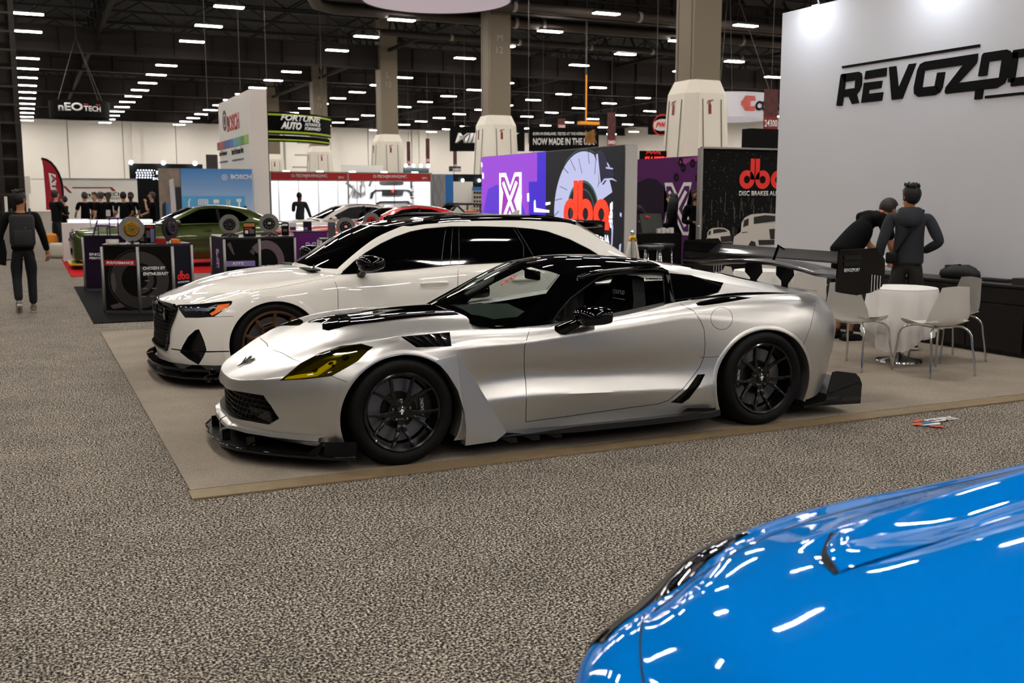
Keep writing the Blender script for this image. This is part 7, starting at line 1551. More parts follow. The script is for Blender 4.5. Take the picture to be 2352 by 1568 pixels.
def wall_y(nm, u0, u1, Y, zt, m, lab, cat='wall panel', th=.1):
    a = ony(u0, 400, Y); b = ony(u1, 400, Y); e = empty(nm, (a[0], Y, 0), 0, lab, cat); L = b[0]-a[0]; mb = MB(); mb.box((L/2, th/2, zt/2), (L, th, zt)); mb.obj('board', m, e); return e, L
def grad(name, c0, c1, z0, z1):
    m, nt, b = _mat(name); N = nt.nodes.new; tc = N('ShaderNodeTexCoord'); sp_ = N('ShaderNodeSeparateXYZ'); mr = N('ShaderNodeMapRange'); mr.inputs[1].default_value = z0; mr.inputs[2].default_value = z1; r = N('ShaderNodeValToRGB'); r.color_ramp.elements[0].color = srgb(c0); r.color_ramp.elements[1].color = srgb(c1)
    nt.links.new(tc.outputs['Object'], sp_.inputs[0]); nt.links.new(sp_.outputs[2], mr.inputs[0]); nt.links.new(mr.outputs[0], r.inputs[0]); nt.links.new(r.outputs[0], b.inputs['Base Color']); b.inputs['Roughness'].default_value = .6; return m
e, L = wall_y('printed_partition', 415, 579, 31.1, 2.43, grad('blue_print', 'a9c4dc', '3b7fc0', 1.0, 2.4), 'blue printed panel with white logo and line icons in front of the white tower')
a = ony(416, 450, 31.1); b = ony(562, 481, 31.1); mb = MB(); mb.box(((b[0]-a[0])/2, -.006, (a[2]+b[2])/2), (b[0]-a[0], .01, a[2]-b[2])); mb.obj('icon_band', mat('sky_blue', '4aa0d0', .5), e)
q = ony(530, 411, 31.08); lettering('BOSCH', (q[0]-e.location.x, -.01, q[2]), (1, 0, 0), U3, .13, WH, e, width=.60, bold=.03)
q = ony(516, 407, 31.08); mb = MB(); strokes(mb, ring(0, 0, .07, .085)+[rect(-.03, -.05, -.015, .05), rect(.015, -.05, .03, .05), rect(-.02, -.008, .02, .008)], (q[0]-e.location.x, -.01, q[2]), (1, 0, 0), U3, .006); mb.obj('round_logo', WH, e)
for k, u in enumerate((434, 466, 497, 524, 549)):
    q = ony(u, 466, 31.08); s = [[rect(-.02, -.12, .02, .04), [(-.02,.04),(.02,.04),(.06,.12),(.02,.12)]], [rect(-.13+.05*j, -.10, -.10+.05*j, .10) for j in range(6)]+[rect(-.13, -.11, .15, -.08), rect(-.10, .08, .12, .11)], [rect(-.08, .0, .08, .10), rect(-.05, -.12, -.03, .0), rect(.03, -.12, .05, .0), rect(-.1, -.12, .1, -.10)], [rect(-.05, -.12, -.02, .1), rect(.03, -.12, .06, .1), rect(-.05, -.02, .06, .02)], [rect(-.07, .03, .07, .12), rect(-.02, -.12, .03, .03)]][k]
    mb = MB(); strokes(mb, s, (q[0]-e.location.x, -.012, q[2]), (1, 0, 0), U3, .004); mb.obj('line_icon', WH, e)
e, L = wall_y('printed_partition', 364, 414, 31.15, 2.43, mat('photo_print', '7d7466', .5, noise=.8, nscale=2.5), 'photo-print panel with a silver pipe picture left of the blue panel')
for nm, c, pts in (('pipe_print', 'b9bcc0', [[(.28,2.1),(.40,2.15),(.44,1.4),(.44,.9),(.30,.9),(.30,1.5)]]), ('dark_print', '15161c', [[(.44,1.9),(.60,1.9),(.60,.9),(.44,.9)], [(.06,1.4),(.16,1.5),(.16,.9),(.06,.9)]]), ('blue_print_patch', '2f6fa8', [[(.16,1.45),(.24,1.45),(.24,1.0),(.16,1.0)]])): mb = MB(); strokes(mb, pts, (0, -.004, 0), (1, 0, 0), U3, .004); mb.obj(nm, mat(nm, c, .4), e)
# red-fascia booth
YB = 34.5; a = ony(620, 400, YB)[0]; b = ony(799, 400, YB)[0]; c = ony(990, 400, YB)[0]
bo = empty('shell_scheme_booth', (a, YB, 0), 0, 'bright white parts booth with a long red fascia and white capitals', 'booth')
mb = MB(); L = c-a; mb.box((L/2, 2.0, 1.2), (L, .05, 2.4)); mb.box((L, 1.0, 1.2), (.05, 2.0, 2.4)); mb.box((0, 1.0, 1.2), (.05, 2.0, 2.4)); mb.obj('walls', mat('booth_bright_white', 'e6e6e8', .7), bo)
mb = MB()
for k in range(1, 8): mb.box((L*k/8, 1.965, 1.2), (.03, .03, 2.4))
mb.obj('wall_seams', ALU, bo)
for x in (0, b-a, c-a): mb = MB(); mb.box((x, 0, 1.23), (.05, .05, 2.46)); mb.obj('upright', ALU, bo)
for x0, x1 in ((.03, b-a-.03), (b-a+.03, c-a-.03)):
    mb = MB(); mb.box(((x0+x1)/2, 0, 2.30), (x1-x0, .03, .25)); f = mb.obj('fascia', mat('fascia_red', 'a80f12', .5), bo); mb = MB(); mb.box(((x0+x1)/2, 0, 2.44), (x1-x0, .05, .035)); mb.box(((x0+x1)/2, 0, 2.16), (x1-x0, .05, .035)); mb.obj('rail', ALU, bo)
    lettering('O-TECH(JIAXING)INC.', ((x0+x1)/2-.62, -.018, 2.24), (1, 0, 0), U3, .13, WH, f, width=1.24, bold=.02, depth=.003); lettering('22915', (x1-.32, -.018, 2.24), (1, 0, 0), U3, .07, WH, f, width=.2, bold=.02, depth=.003)
for k in range(5): x = L*(.1+.2*k); mb = MB(); mb.box((x, .1, 2.46), (.20, .08, .05)); mb.obj('clip_light', mat('spot_glow', 'ffffff', .4, emit='e6f0ff', es=30), bo)
for k in range(3): area_light('booth_light', (a+L*(.17+.33*k), YB+.3, 2.5), (a+L*(.17+.33*k), YB+2.0, 1.1), .8, 20, (.93, .97, 1), sy=.2)
def bp(u, v): p = ony(u, v, YB+1.93); return Vector((p[0], YB+1.93, p[2]))
def hung(nm, lab, cat, pieces, m, th=.06, group=None):
    mb = MB()
    for q in pieces: mb.prism([bp(u, v) for u, v in crop(780, 370, 6.918, q)], (0, -th, 0))
    mb.tri(); return tag(mb.obj(nm, m), lab, cat, group)
GB = mat('part_black', '0c0d0f', .3, 0, .5)
hung('rear_diffuser', 'black slatted diffuser hung highest on the bright booth wall', 'diffuser', [[(640,315),(1000,315),(1010,360),(980,375),(660,375),(628,355)]], GB)
hung('rear_diffuser', 'black diffuser with a red lamp and curved arms in the middle of the booth wall', 'diffuser', [[(680,450),(1010,450),(995,545),(670,548)], [(480,590),(495,500),(560,455),(680,450),(680,465),(580,475),(535,520),(510,598)], [(1010,450),(1090,455),(1140,500),(1150,590),(1130,595),(1110,510),(1075,475),(1010,465)]], GB)
hung('rear_diffuser', 'black diffuser hung lowest on the booth wall, just over the car roofs', 'diffuser', [[(570,670),(640,635),(1090,632),(1140,700),(1100,700),(1070,660),(650,660),(590,690)]], GB)
for k, q in enumerate(([(480,405),(460,395),(490,310),(515,310)], [(1125,432),(1120,320),(1138,320),(1140,432)])): hung('side_fin', ['small black fin hung left of the top diffuser', 'small black fin hung right of the top diffuser'][k], 'car part', [q], GB)
hung('diffuser_lamp', 'red lamp in the middle diffuser on the booth wall', 'lamp', [[(815,455),(850,450),(848,495),(825,497)]], mat('lamp_red', 'd8281c', .4, emit='d8281c', es=.5), .09)
e = empty('exhaust_manifold', tuple(bp(805, 432)), 0, 'bundle of bent steel exhaust pipes hung on the left of the bright wall', 'exhaust')
for k in range(5): P_ = [bp(*q) for q in crop(780, 370, 6.918, [(165+12*k, 385), (200+6*k, 420), (160+40*k, 540), (150+45*k, 575)])]; mb = MB(); mb.tube(spl([tuple(p-e.location+Vector((0, -.04-.02*(k % 2), 0))) for p in P_], 4), .026, 8); mb.obj('pipe', STL, e, True)
mb = MB(); mb.tube([bp(*crop(780, 370, 6.918, [(105, 340)])[0])-e.location, bp(*crop(780, 370, 6.918, [(180, 400)])[0])-e.location], .05, 10); mb.obj('collector', STL, e, True)
e = empty('exhaust_muffler', tuple(bp(831, 427)), 0, 'upright silver muffler hung next to the exhaust pipes', 'exhaust'); mb = MB(); mb.lathe([(0, -.35), (.09, -.33), (.10, .0), (.06, .05), (.07, .32), (.03, .36), (0, .36)], 20, c=(0, -.1, 0)); mb.obj('can', STL, e, True, .8)
for k in range(3):
    q = bp(*crop(780, 370, 6.918, [(1270, 420+95*k)])[0]); e = empty('wall_shelf', (q.x, q.y-.12, q.z-.12), 0, ['upper white shelf of small silver parts at the booth right', 'middle white shelf of small silver parts at the booth right', 'lowest white shelf of parts at the booth right'][k], 'shelf'); mb = MB(); mb.box((0, 0, 0), (.75, .28, .02)); mb.obj('board', PAN, e)
    for j in range(7): mb = MB(); r_ = random.Random(k*9+j); mb.lathe([(0, 0), (.03+.02*r_.random(), 0), (.035, .08+.1*r_.random()), (0, .18)], 10, c=(q.x-.30+.1*j, q.y-.12, q.z-.108)); tag(mb.obj('steel_fitting', STL, None, True, .8), 'small silver fitting on a white shelf at the booth right', 'fitting', 'silver fittings on the booth shelves')
# beyond the booth: backdrop, blue banner, white board, dark vehicle, overhead block
e, L = wall_y('frame_backdrop', 992, 1023, 34.6, 2.42, mat('fabric_grey', '8c8f96', .8), 'grey fabric backdrop showing its crossed frame'); mb = MB(); 
for k in range(2):
    for j in range(3): x0, x1, z0, z1 = L*k/2, L*(k+1)/2, j*.8, j*.8+.8; mb.bar((x0, -.02, z0), (x1, -.02, z1), .015); mb.bar((x1, -.02, z0), (x0, -.02, z1), .015)
mb.obj('crossed_frame', ALU, e)
e, L = wall_y('blue_banner', 1023.5, 1041, 34.7, 2.42, mat('banner_blue', '1c6cb4', .6), 'tall narrow blue banner right of the red-fascia booth'); lettering('MOTO', (.16, -.008, .5), (0, 0, 1), (-1, 0, 0), .10, mat('ink_navy', '0d2a5c', .6), e, width=.9)
e, L = wall_y('white_board', 1042, 1086, 37, 2.2, PAN, 'plain white rounded board behind the dark vehicle')
e, L = wall_y('black_booth', 1041, 1110, 40, 2.55, BLK, 'black booth wall with small lamps behind the white board'); mb = MB()
for k in range(3): mb.ball((.4+.75*k, -.05, 2.3), .06, seg=8)
mb.obj('small_lamps', mat('spot_glow', 'ffffff', .4, emit='e6f0ff', es=30), e)
e, L = wall_y('parts_wall', 1085, 1112, 36.5, 2.0, mat('wall_cream', 'bdb8ac', .7), 'cream wall with rows of small black parts and a blue header'); mb = MB(); mb.box((L/2, -.01, 1.93), (L, .02, .14)); mb.obj('blue_header', mat('banner_blue', '1c6cb4', .6), e); mb = MB()
for i in range(4):
    for j in range(5): mb.box((.08+.11*i, -.02, 1.1+.17*j), (.06, .04, .09))
mb.obj('hung_parts', GB, e)
vx = ony(1075, 480, 30.5); e = empty('dark_off_roader', (vx[0], 30.5, 0), 0, 'dark tube-framed off-road vehicle behind the estate roof', 'car'); mb = MB()
for s in (-1, 1): mb.tube([(-1.0, s*.6, .9), (-.75, s*.55, 1.25), (-.5, s*.5, 1.40), (.9, s*.5, 1.42), (1.3, s*.6, .9)], .04); mb.tube([(.2, s*.5, 1.41), (.2, s*.6, .9)], .035); mb.tube([(-.6, s*.5, 1.38), (-.1, s*.62, .9)], .03)
mb.obj('roll_cage', GB, e, True); mb = MB(); mb.box((.2, 0, .68), (3.0, 1.5, .5), bevel=.1); mb.obj('body', GB, e, True, .8); mb = MB(); mb.box((0, -.2, 1.05), (.4, .3, .3), bevel=.05); mb.obj('seat', mat('orange_paint', 'c8641a', .4), e, True, .8); mb = MB(); mb.bar((-.95, 0, .95), (-.55, 0, 1.36), 1.05, .01); mb.obj('windshield', glassmat('jeep_glass', '8fb0a8'), e)
for x in (-.95, 1.3):
    for s in (-1, 1): mb = MB(); mb.lathe(tyre_prof(.40, .22, .13), 28, c=(x, s*.75, .40), axis='y'); mb.lathe([(0, s*.08), (.22, s*.1)], 20, c=(x, s*.75, .40), axis='y'); mb.obj('wheel', TYRE, e, True, .9)
e = empty('black_overhead_block', tuple(SP(1752, 340, 21.5)), 0, 'black box panel rising above the forest partition', 'wall panel'); mb = MB(); z_ = e.location.z; mb.box((0, 0, -z_/2+.19), (.85, .3, z_+.38)); mb.obj('block', BLK, e)
for (u0, u1, v, D, m, lab, txt) in ((1470, 1532, 352, 27, BLK, 'black sign with glowing red letters above the purple partition', 'FUJITSU'),):
    p0 = SP(u0, v, D); p1 = SP(u1, v, D); e = empty('lit_sign', (p0[0], p0[1], 0), -YAW, lab, 'sign'); L = math.hypot(p1[0]-p0[0], p1[1]-p0[1]); z1 = SP(u0, 346, D)[2]; mb = MB(); mb.box((L/2, .1, z1/2), (L, .12, z1)); mb.obj('board', m, e); lettering('FLUITEC', (.12, .03, z1-.32), (1, 0, 0), U3, .17, mat('red_glow', 'e82018', .4, emit='f02a18', es=1.2), e, width=L*.9, bold=.04, shear=.2); lettering('PWR', (.15, .03, z1-.10), (1, 0, 0), U3, .09, DBAR, e, width=.4, bold=.04, shear=.2)
e, L = wall_y('white_low_wall', 786, 880, 46, 3.05, PAN, 'plain white partition rising behind the red fascia')
e, L = wall_y('dark_video_stand', 928, 985, 44, 2.9, mat('print_dark_teal', '1b2624', .6, noise=.7, nscale=3), 'dark printed stand topped with four lamps behind the red fascia'); mb = MB()
for k in range(4): mb.ball((L*(.05+.3*k), -.1, 3.0), .07, seg=8)
mb.obj('top_lamps', mat('spot_glow', 'ffffff', .4, emit='e6f0ff', es=30), e)
# neo tech stands on the left
e, L = wall_y('white_stand_wall', 140, 314, 43, 2.30, PAN, 'white stand wall with red stripes and black lettering'); r0 = mat('stripe_dark_red', '7a1418', .5)
def nw(x, y): p = ony(90+x/7.468, 350+y/7.468, 43); return (p[0]-e.location.x, p[2])
for q in ([(405,575),(450,575),(565,695),(520,695)], [(560,595),(1250,595),(1320,665),(1260,665),(1215,615),(575,615)]): mb = MB(); strokes(mb, [[nw(*c_) for c_ in q]], (0, -.004, 0), (1, 0, 0), U3, .005); mb.tri(); mb.obj('red_stripe', r0, e)
q = nw(800, 758); lettering('nEO', (q[0], -.005, q[1]), (1, 0, 0), U3, .17, INK, e, width=.72, bold=.03); q = nw(1140, 745); lettering('TECH', (q[0], -.005, q[1]), (1, 0, 0), U3, .14, INK, e, width=.60, bold=.02); q = nw(740, 805); lettering('NORTH AMERICA INDUSTRY', (q[0], -.005, q[1]), (1, 0, 0), U3, .09, INK, e, width=1.5)
mb = MB(); mb.box((L/2, 0, 2.31), (L, .12, .03)); mb.obj('top_rail', ALU, e)
e, L = wall_y('black_stand_wall', 298, 466, 46, 3.0, BLK, 'black stand wall with bright white letters and a chequer pattern'); gw = mat('glow_white_letters', 'eef2ff', .4, emit='eaf0ff', es=.9)
mb = MB(); ck = []
for i in range(7):
    for j in range(4): x0 = .25+.11*i+.04*(j % 2)+.02*abs(j-1); ck.append(ring(x0, 2.42+.1*j, 0, .035 if i < 6 else .02, n=8))
    
strokes(mb, sum(ck, []), (0, -.004, 0), (1, 0, 0), U3, .005); mb.obj('chequer_dots', gw, e); lettering('nEO', (1.05, -.005, 2.55), (1, 0, 0), U3, .22, gw, e, width=.68, bold=.03); lettering('TECH', (1.78, -.005, 2.55), (1, 0, 0), U3, .14, mat('red_glow', 'e82018', .4, emit='f02a18', es=1.2), e, width=.45, bold=.02); lettering('SHAW', (.9, -.005, 2.33), (1, 0, 0), U3, .1, gw, e, width=.5)
mb = MB(); strokes(mb, sum([ring(2.35+.12*i+.03*j, 2.6+.08*j, 0, .03, n=8) for i in range(5) for j in range(2)], []), (0, -.004, 0), (1, 0, 0), U3, .005); mb.obj('chequer_dots', gw, e)
for k in range(3): mb = MB(); mb.ball((.05+1.28*k, -.25, 3.03), .085, seg=10); mb.bar((.05+1.28*k, 0, 2.98), (.05+1.28*k, -.25, 3.03), .02); mb.obj('top_lamp', mat('spot_glow', 'ffffff', .4, emit='e6f0ff', es=30), e)
CW_ = mat('counter_white', 'c9c5c2', .5)
def lit_counter(u0, u1, Y, zt, lab, d=.7, lit=True):
    a = ony(u0, 500, Y)[0]; b = ony(u1, 500, Y)[0]; e = empty('white_counter', (a, Y, .0), 0, lab, 'counter'); L = b-a; mb = MB(); mb.box((L/2, d/2, zt/2+.006), (L, d, zt-.012)); mb.obj('body', CW_, e)
    if lit: mb = MB(); mb.box((L/2, -.008, zt-.05), (L-.03, .02, .055)); mb.obj('light_strip', mat('strip_glow', 'ffffff', .4, emit='eef6ff', es=3), e)
    return e
lit_counter(155, 206, 30.2, 1.02, 'white counter with a glowing edge nearest the aisle, left of the group'); lit_counter(208, 350, 31.3, .98, 'long white counter with a glowing edge in front of the group of men')
e = lit_counter(141, 196, 28.0, .96, 'plain white podium on the red carpet at the aisle', .5, False); e.location.z = .012
# feather flag
def fp(x, y): p = SP(90+x/7.468, 350+y/7.468, 33.5); return Vector(p)
e = empty('feather_flag', (fp(110, 980).x, fp(110, 980).y, 0), 0, 'red feather flag with white lettering and a black curved edge', 'flag'); o_ = e.location; pole = [(42,105),(120,120),(200,170),(270,250),(330,350),(370,450),(395,560),(405,680)]
mb = MB(); mb.prism([fp(*q)-o_ for q in pole+[(400,990),(120,985),(110,750),(95,420),(70,260)]], (0, .02, 0)); mb.tri(); mb.obj('cloth', mat('flag_red', '9c0f26', .7), e)
mb = MB(); mb.tube([fp(*q)-o_ for q in pole+[(410,980)]], .035, 8); p = fp(410, 980)-o_; mb.tube([p, (p.x, p.y, 0)], .03, 8); mb.obj('pole', CARB, e, True)
rr_ = Vector((math.cos(-YAW), math.sin(-YAW), 0)); mb = MB(); mb.prism([fp(*q)-o_+Vector((0, -.01, 0)) for q in [(160,350),(280,380),(310,650),(200,640)]], (0, -.002, 0)); mb.obj('white_patch', WH, e); lettering('ATARI', fp(205, 375)-o_+Vector((0, -.02, 0)), (0, 0, -1), rr_, .16, mat('flag_red', '9c0f26', .7), e, width=1.05, bold=.02)
# far left odds and ends
def box_at(nm, u, v, D, dims, m, lab, cat, z0=0, bev=.02):
    p = SP(u, v, D); mb = MB(); mb.box((p[0], p[1], z0+dims[2]/2+.003), dims, bevel=bev); return tag(mb.obj(nm, m, None, bev > .03, .9), lab, cat)
box_at('draped_table', 8, 500, 27, (.9, .7, .9), mat('drape_grey', '7d7b79', .85, noise=.2, nscale=6), 'grey draped table at the left edge behind the walking man', 'table')
box_at('white_post', 12, 440, 27, (.07, .07, .72), PAN, 'white post standing on the grey draped table', 'post', .905, .005)
box_at('orange_chair', 115, 520, 28.3, (.32, .32, .62), mat('orange_cover', 'c87818', .7), 'orange covered seat behind the man in jeans', 'chair', 0, .06)
box_at('white_sack', 131, 580, 27.6, (.42, .3, .40), mat('sack_white', 'b5b0a2', .8, bump=.5, nscale=12), 'crumpled white sack on the floor by the podium', 'sack', 0, .09)
box_at('framed_board', 48, 425, 60, (1.0, .06, 1.0), mat('wall_cream', 'bdb8ac', .7), 'cream square board with a black round mark high on the left', 'board', 1.8, .01)
box_at('framed_board_stand', 48, 470, 60.05, (.9, .1, 1.78), mat('wall_cream', 'bdb8ac', .7), 'cream stand carrying the square board on the left', 'stand', 0, .01)
box_at('dark_poster', 488, 400, 42, (.45, .06, 3.3), mat('poster_dark', '241512', .6, noise=.8, nscale=4), 'narrow dark poster just left of the white tower', 'poster', 0, .005)
# stair structure and shelving against the far wall
p = SP(685, 400, 95); mb = MB()
for k in range(6): mb.box((p[0]+k*.25, p[1], 1.0+k*1.1), (2.4, .6, .12))
for x in (-1.2, 1.2, 2.4): mb.box((p[0]+x, p[1], 3.6), (.12, .5, 7.2))
tag(mb.obj('far_staircase', mat('stair_grey', 'a8a49a', .7)), 'pale metal staircase against the far wall behind the banner', 'staircase')
# ================================================================== people
SKINS = {'tan': mat('skin_tan', 'a8704e', .5, noise=.05), 'pale': mat('skin_pale', 'b98a70', .5, noise=.05), 'brown': mat('skin_brown', '5c3a28', .5, noise=.05)}
HAIRB = mat('hair_black', '080706', .6, noise=.3, nscale=60); HAIRG = mat('hair_grey', '3a3634', .7, noise=.3, nscale=60); HAIRD = mat('hair_dark_brown', '17100c', .6, noise=.3, nscale=60)
def skin_mesh(nodes, edges, sub=2, root=0):
    """nodes: (x,y,z,rx,ry); grown with a Skin modifier, evaluated to plain geometry"""
    me = bpy.data.meshes.new('s'); me.from_pydata([n[:3] for n in nodes], edges, []); o = bpy.data.objects.new('s', me); COL.objects.link(o)
    m = o.modifiers.new('s', 'SKIN'); m.use_smooth_shade = True; m.branch_smoothing = .6
    if not me.skin_vertices: return None
    for i, n in enumerate(nodes): sv = me.skin_vertices[0].data[i]; sv.radius = (n[3], n[4] if len(n) > 4 else n[3]); sv.use_root = (i == root); sv.use_loose = False
    if sub: s = o.modifiers.new('u', 'SUBSURF'); s.levels = sub; s.render_levels = sub
    bpy.context.view_layer.update(); ev = o.evaluated_get(bpy.context.evaluated_depsgraph_get()); out = bpy.data.meshes.new_from_object(ev); bm = bmesh.new(); bm.from_mesh(out)
    bpy.data.meshes.remove(out); bpy.data.objects.remove(o); bpy.data.meshes.remove(me); return bm
BASE = dict(pelvis=(0, 0, .96), waist=(0, 0, 1.08), chest=(0, -.005, 1.30), neck=(0, 0, 1.47), jaw=(0, .025, 1.575), head=(0, .01, 1.655), crown=(0, -.005, 1.715),
    ls=(-.185, 0, 1.42), le=(-.245, -.03, 1.13), lw=(-.26, .06, .90), rs=(.185, 0, 1.42), re=(.245, -.03, 1.13), rw=(.26, .06, .90),
    lh=(-.095, 0, .93), lk=(-.105, .02, .50), la=(-.11, -.03, .085), rh=(.095, 0, .93), rk=(.105, .02, .50), ra=(.11, -.03, .085))
def person(loc, rz, lab, pose=None, skin='tan', hair=HAIRB, top=None, legs=None, shoe=None, sleeve=1.0, short=False, scale=1.0, cut_='short', hood=False, beard=False, fat=1.0, sole=None, detail=1, vest=None):
    J = {k: Vector(v) for k, v in BASE.items()}
    for k, v in (pose or {}).items(): J[k] = Vector(v)
    e = empty('person', loc, rz, lab, 'person'); e.scale = (scale,)*3; N = []; E_ = []
    ix = {}
    def nd(k, p, r, r2=None): ix[k] = len(N); N.append((*p, r, r2 or r)); return ix[k]
    q_ = .82*fat; nd('pelvis', J['pelvis'], .12*q_, .09*q_); nd('waist', J['waist'], .115*q_, .09*q_); nd('chest', J['chest'], .14*q_, .10*q_); up = J['neck']-J['chest']; nd('nb', J['chest']+up*.72, .085, .075); nd('neck', J['neck'], .052); nd('jaw', J['jaw'], .062, .072); nd('head', J['head'], .078, .094); nd('crown', J['crown'], .066, .082)
    E_ += [(0, 1), (1, 2), (2, 3), (3, 4), (4, 5), (5, 6), (6, 7)]
    for s in 'lr':
        a = nd(s+'s', J[s+'s'], .046); m1 = nd(s+'m', J[s+'s'].lerp(J[s+'e'], .5), .043); b = nd(s+'e', J[s+'e'], .038); m2 = nd(s+'f', J[s+'e'].lerp(J[s+'w'], .35), .038); c = nd(s+'w', J[s+'w'], .024); d = (J[s+'w']-J[s+'e']).normalized(); nd(s+'p', J[s+'w']+d*.055, .018, .034)
        E_ += [(3, a), (a, m1), (m1, b), (b, m2), (m2, c), (c, ix[s+'p'])]
        h = nd(s+'h', J[s+'h'], .062*fat); t = nd(s+'t', J[s+'h'].lerp(J[s+'k'], .4), .064*fat); k = nd(s+'k', J[s+'k'], .052); q = nd(s+'c', J[s+'k'].lerp(J[s+'a'], .32), .052); an = nd(s+'a', J[s+'a'], .034); E_ += [(0, h), (h, t), (t, k), (k, q), (q, an)]
    bm = skin_mesh(N, E_, 2)
    # features of the head
    f = (J['jaw']-J['neck']); hu = (J['crown']-J['jaw']).normalized(); side = Vector((1, 0, 0)); fw_ = J.get('face'); fwd = (fw_ if fw_ else Vector((0, 1, 0))); fwd = (fwd-hu*fwd.dot(hu)).normalized(); side = fwd.cross(hu)
    hc = J['head']; mb = MB(); mb.bm.free(); mb.bm = bm
    mb.tube([hc+fwd*.085+hu*.012, hc+fwd*.103-hu*.012, hc+fwd*.112-hu*.030, hc+fwd*.09-hu*.040], [.008, .011, .014, .010], 8)
    for s in (-1, 1): mb.ball(hc+side*s*.080-fwd*.004-hu*.012, .026, (.4, .8, 1.1), 8)
    mb.ball(hc+fwd*.086-hu*.068, .020, (1.3, .6, .45), 8)                   # lips
    for s in 'lr':                                                          # hands
        d = (J[s+'w']-J[s+'e']).normalized(); w_ = J[s+'w']; pm = w_+d*.075; inw = Vector((1 if s == 'l' else -1, .2, -.1)); pal = (inw-d*inw.dot(d)).normalized(); ac = d.cross(pal).normalized()
        mb.ball(w_+d*.055, .045, (.5, .75, .75), 8)
        for k, (o_, L) in enumerate(((-.030, .062), (-.011, .074), (.009, .068), (.027, .052))): b = pm+ac*o_; cl = .4+.12*k; mb.tube([b-d*.01, b+d*L*.4+pal*L*.10, b+d*L*.72+pal*L*cl*.7, b+d*L*.85+pal*L*(cl+.35)], [.0095, .009, .008, .006], 6)
        mb.tube([w_+d*.03-ac*.028, w_+d*.055-ac*.05+pal*.02, w_+d*.085-ac*.052+pal*.035], [.012, .010, .008], 6)
    L_ = [('t', 'pelvis', 'waist'), ('t', 'waist', 'chest'), ('n', 'chest', 'neck'), ('k', 'neck', 'head')]+[(c, s+a, s+b) for s in 'lr' for c, a, b in (('u', 's', 'e'), ('f', 'e', 'w'), ('g', 'h', 'k'), ('c', 'k', 'a'))]+[('t', 'chest', 'ls'), ('t', 'chest', 'rs'), ('g', 'pelvis', 'lh'), ('g', 'pelvis', 'rh')]
    for fa in bm.faces:
        c = fa.calc_center_median(); bd = 9; bk = None; bt = 0
        for k, a, b in L_:
            A = J[a]; B = J[b]-A; t = max(0, min(1, (c-A).dot(B)/B.length_squared)); d = (c-A-B*t).length
            if d < bd: bd = d; bk = k; bt = t
        if top and (bk == 't' or (bk == 'n' and bt < .85) or (bk == 'u' and (sleeve >= 1 or bt < .6)) or (bk == 'f' and sleeve >= 1 and bt < .85)): fa.material_index = 1
        if legs and (bk == 'g' or (bk == 'c' and not short and bt < .92)): fa.material_index = 2
    body = bmobj('body', bm, [SKINS[skin], top or SKINS[skin], legs or SKINS[skin]], e, True)
    ey_ = MB()
    for s in (-1, 1): ey_.ball(hc+fwd*.086+side*s*.031+hu*.004, .010, (1, .5, .6), 8)
    ey_.obj('eyes', mat('eye_dark', '120c0a', .2), e, True); br = MB()
    for s in (-1, 1): br.tube([hc+fwd*.092+side*s*.015+hu*.024, hc+fwd*.088+side*s*.045+hu*.022], .004, 5)
    if beard: br.ball(hc+fwd*.045-hu*.072, .062, (1.0, 1.0, .75), 10)
    br.obj('brows', hair, e, True)
    # hair
    hb = MB(); g = []
    for i in range(9):
        th_ = PI*.62*i/8; rg = []
        for k in range(18):
            a = 2*PI*k/18; drop = (1.18 if math.cos(a) < -.1 else (.95 if math.cos(a) < .35 else .60)); t = th_*drop*(1.12 if cut_ != 'fade' else .92); rr2 = 1.0+.05*math.sin(k*2.7+i)*(1 if cut_ != 'fade' else .2); v = (fwd*math.cos(a)*.108+side*math.sin(a)*.093)*math.sin(t)*rr2+hu*math.cos(t)*.112*rr2; rg.append(hc+hu*.012-fwd*.010+v)
        g.append(rg)
    hb.grid(g, closed_u=True)
    if cut_ == 'long':
        for k in range(13): a = PI*.42+PI*1.16*k/12; v = fwd*math.cos(a)*.10+side*math.sin(a)*.092; hb.tube([hc+v*1.0+hu*.03, hc+v*1.10-hu*.09, hc+v*1.18-hu*.20-fwd*.01, hc+v*1.15-hu*.32-fwd*.03, hc+v*.9-hu*.40-fwd*.02], [.028, .034, .036, .030, .010], 8)
    if cut_ == 'tuft':
        for k in range(26): a = k*2.4; r_ = .05*math.sqrt(k/26)*2; b = hc+hu*.105+(fwd*math.cos(a)+side*math.sin(a))*r_*.8; hb.tube([b, b+hu*.025+(fwd*math.cos(a+1)+side*math.sin(a+1))*.02], [.016, .003], 5)
    hb.obj('hair', hair, e, True)
    # clothes
    if top:
        g_ = 1.22; n2 = []; e2 = []; mp = {}
        def c_(k, p, r, r2=None): mp[k] = len(n2); n2.append((*p, r, r2 or r)); return mp[k]
        hem = J['pelvis']+(J['pelvis']-J['waist'])*.55; c_('hem', hem, .158*fat, .125*fat); c_('pelvis', J['pelvis'], .155*fat, .122*fat); c_('waist', J['waist'], .150*fat, .118*fat); c_('chest', J['chest'], .172*fat, .128*fat); c_('nb', J['chest']+up*.70, .105, .095); c_('cl', J['neck']-up*.10, .070); e2 += [(0, 1), (1, 2), (2, 3), (3, 4), (4, 5)]
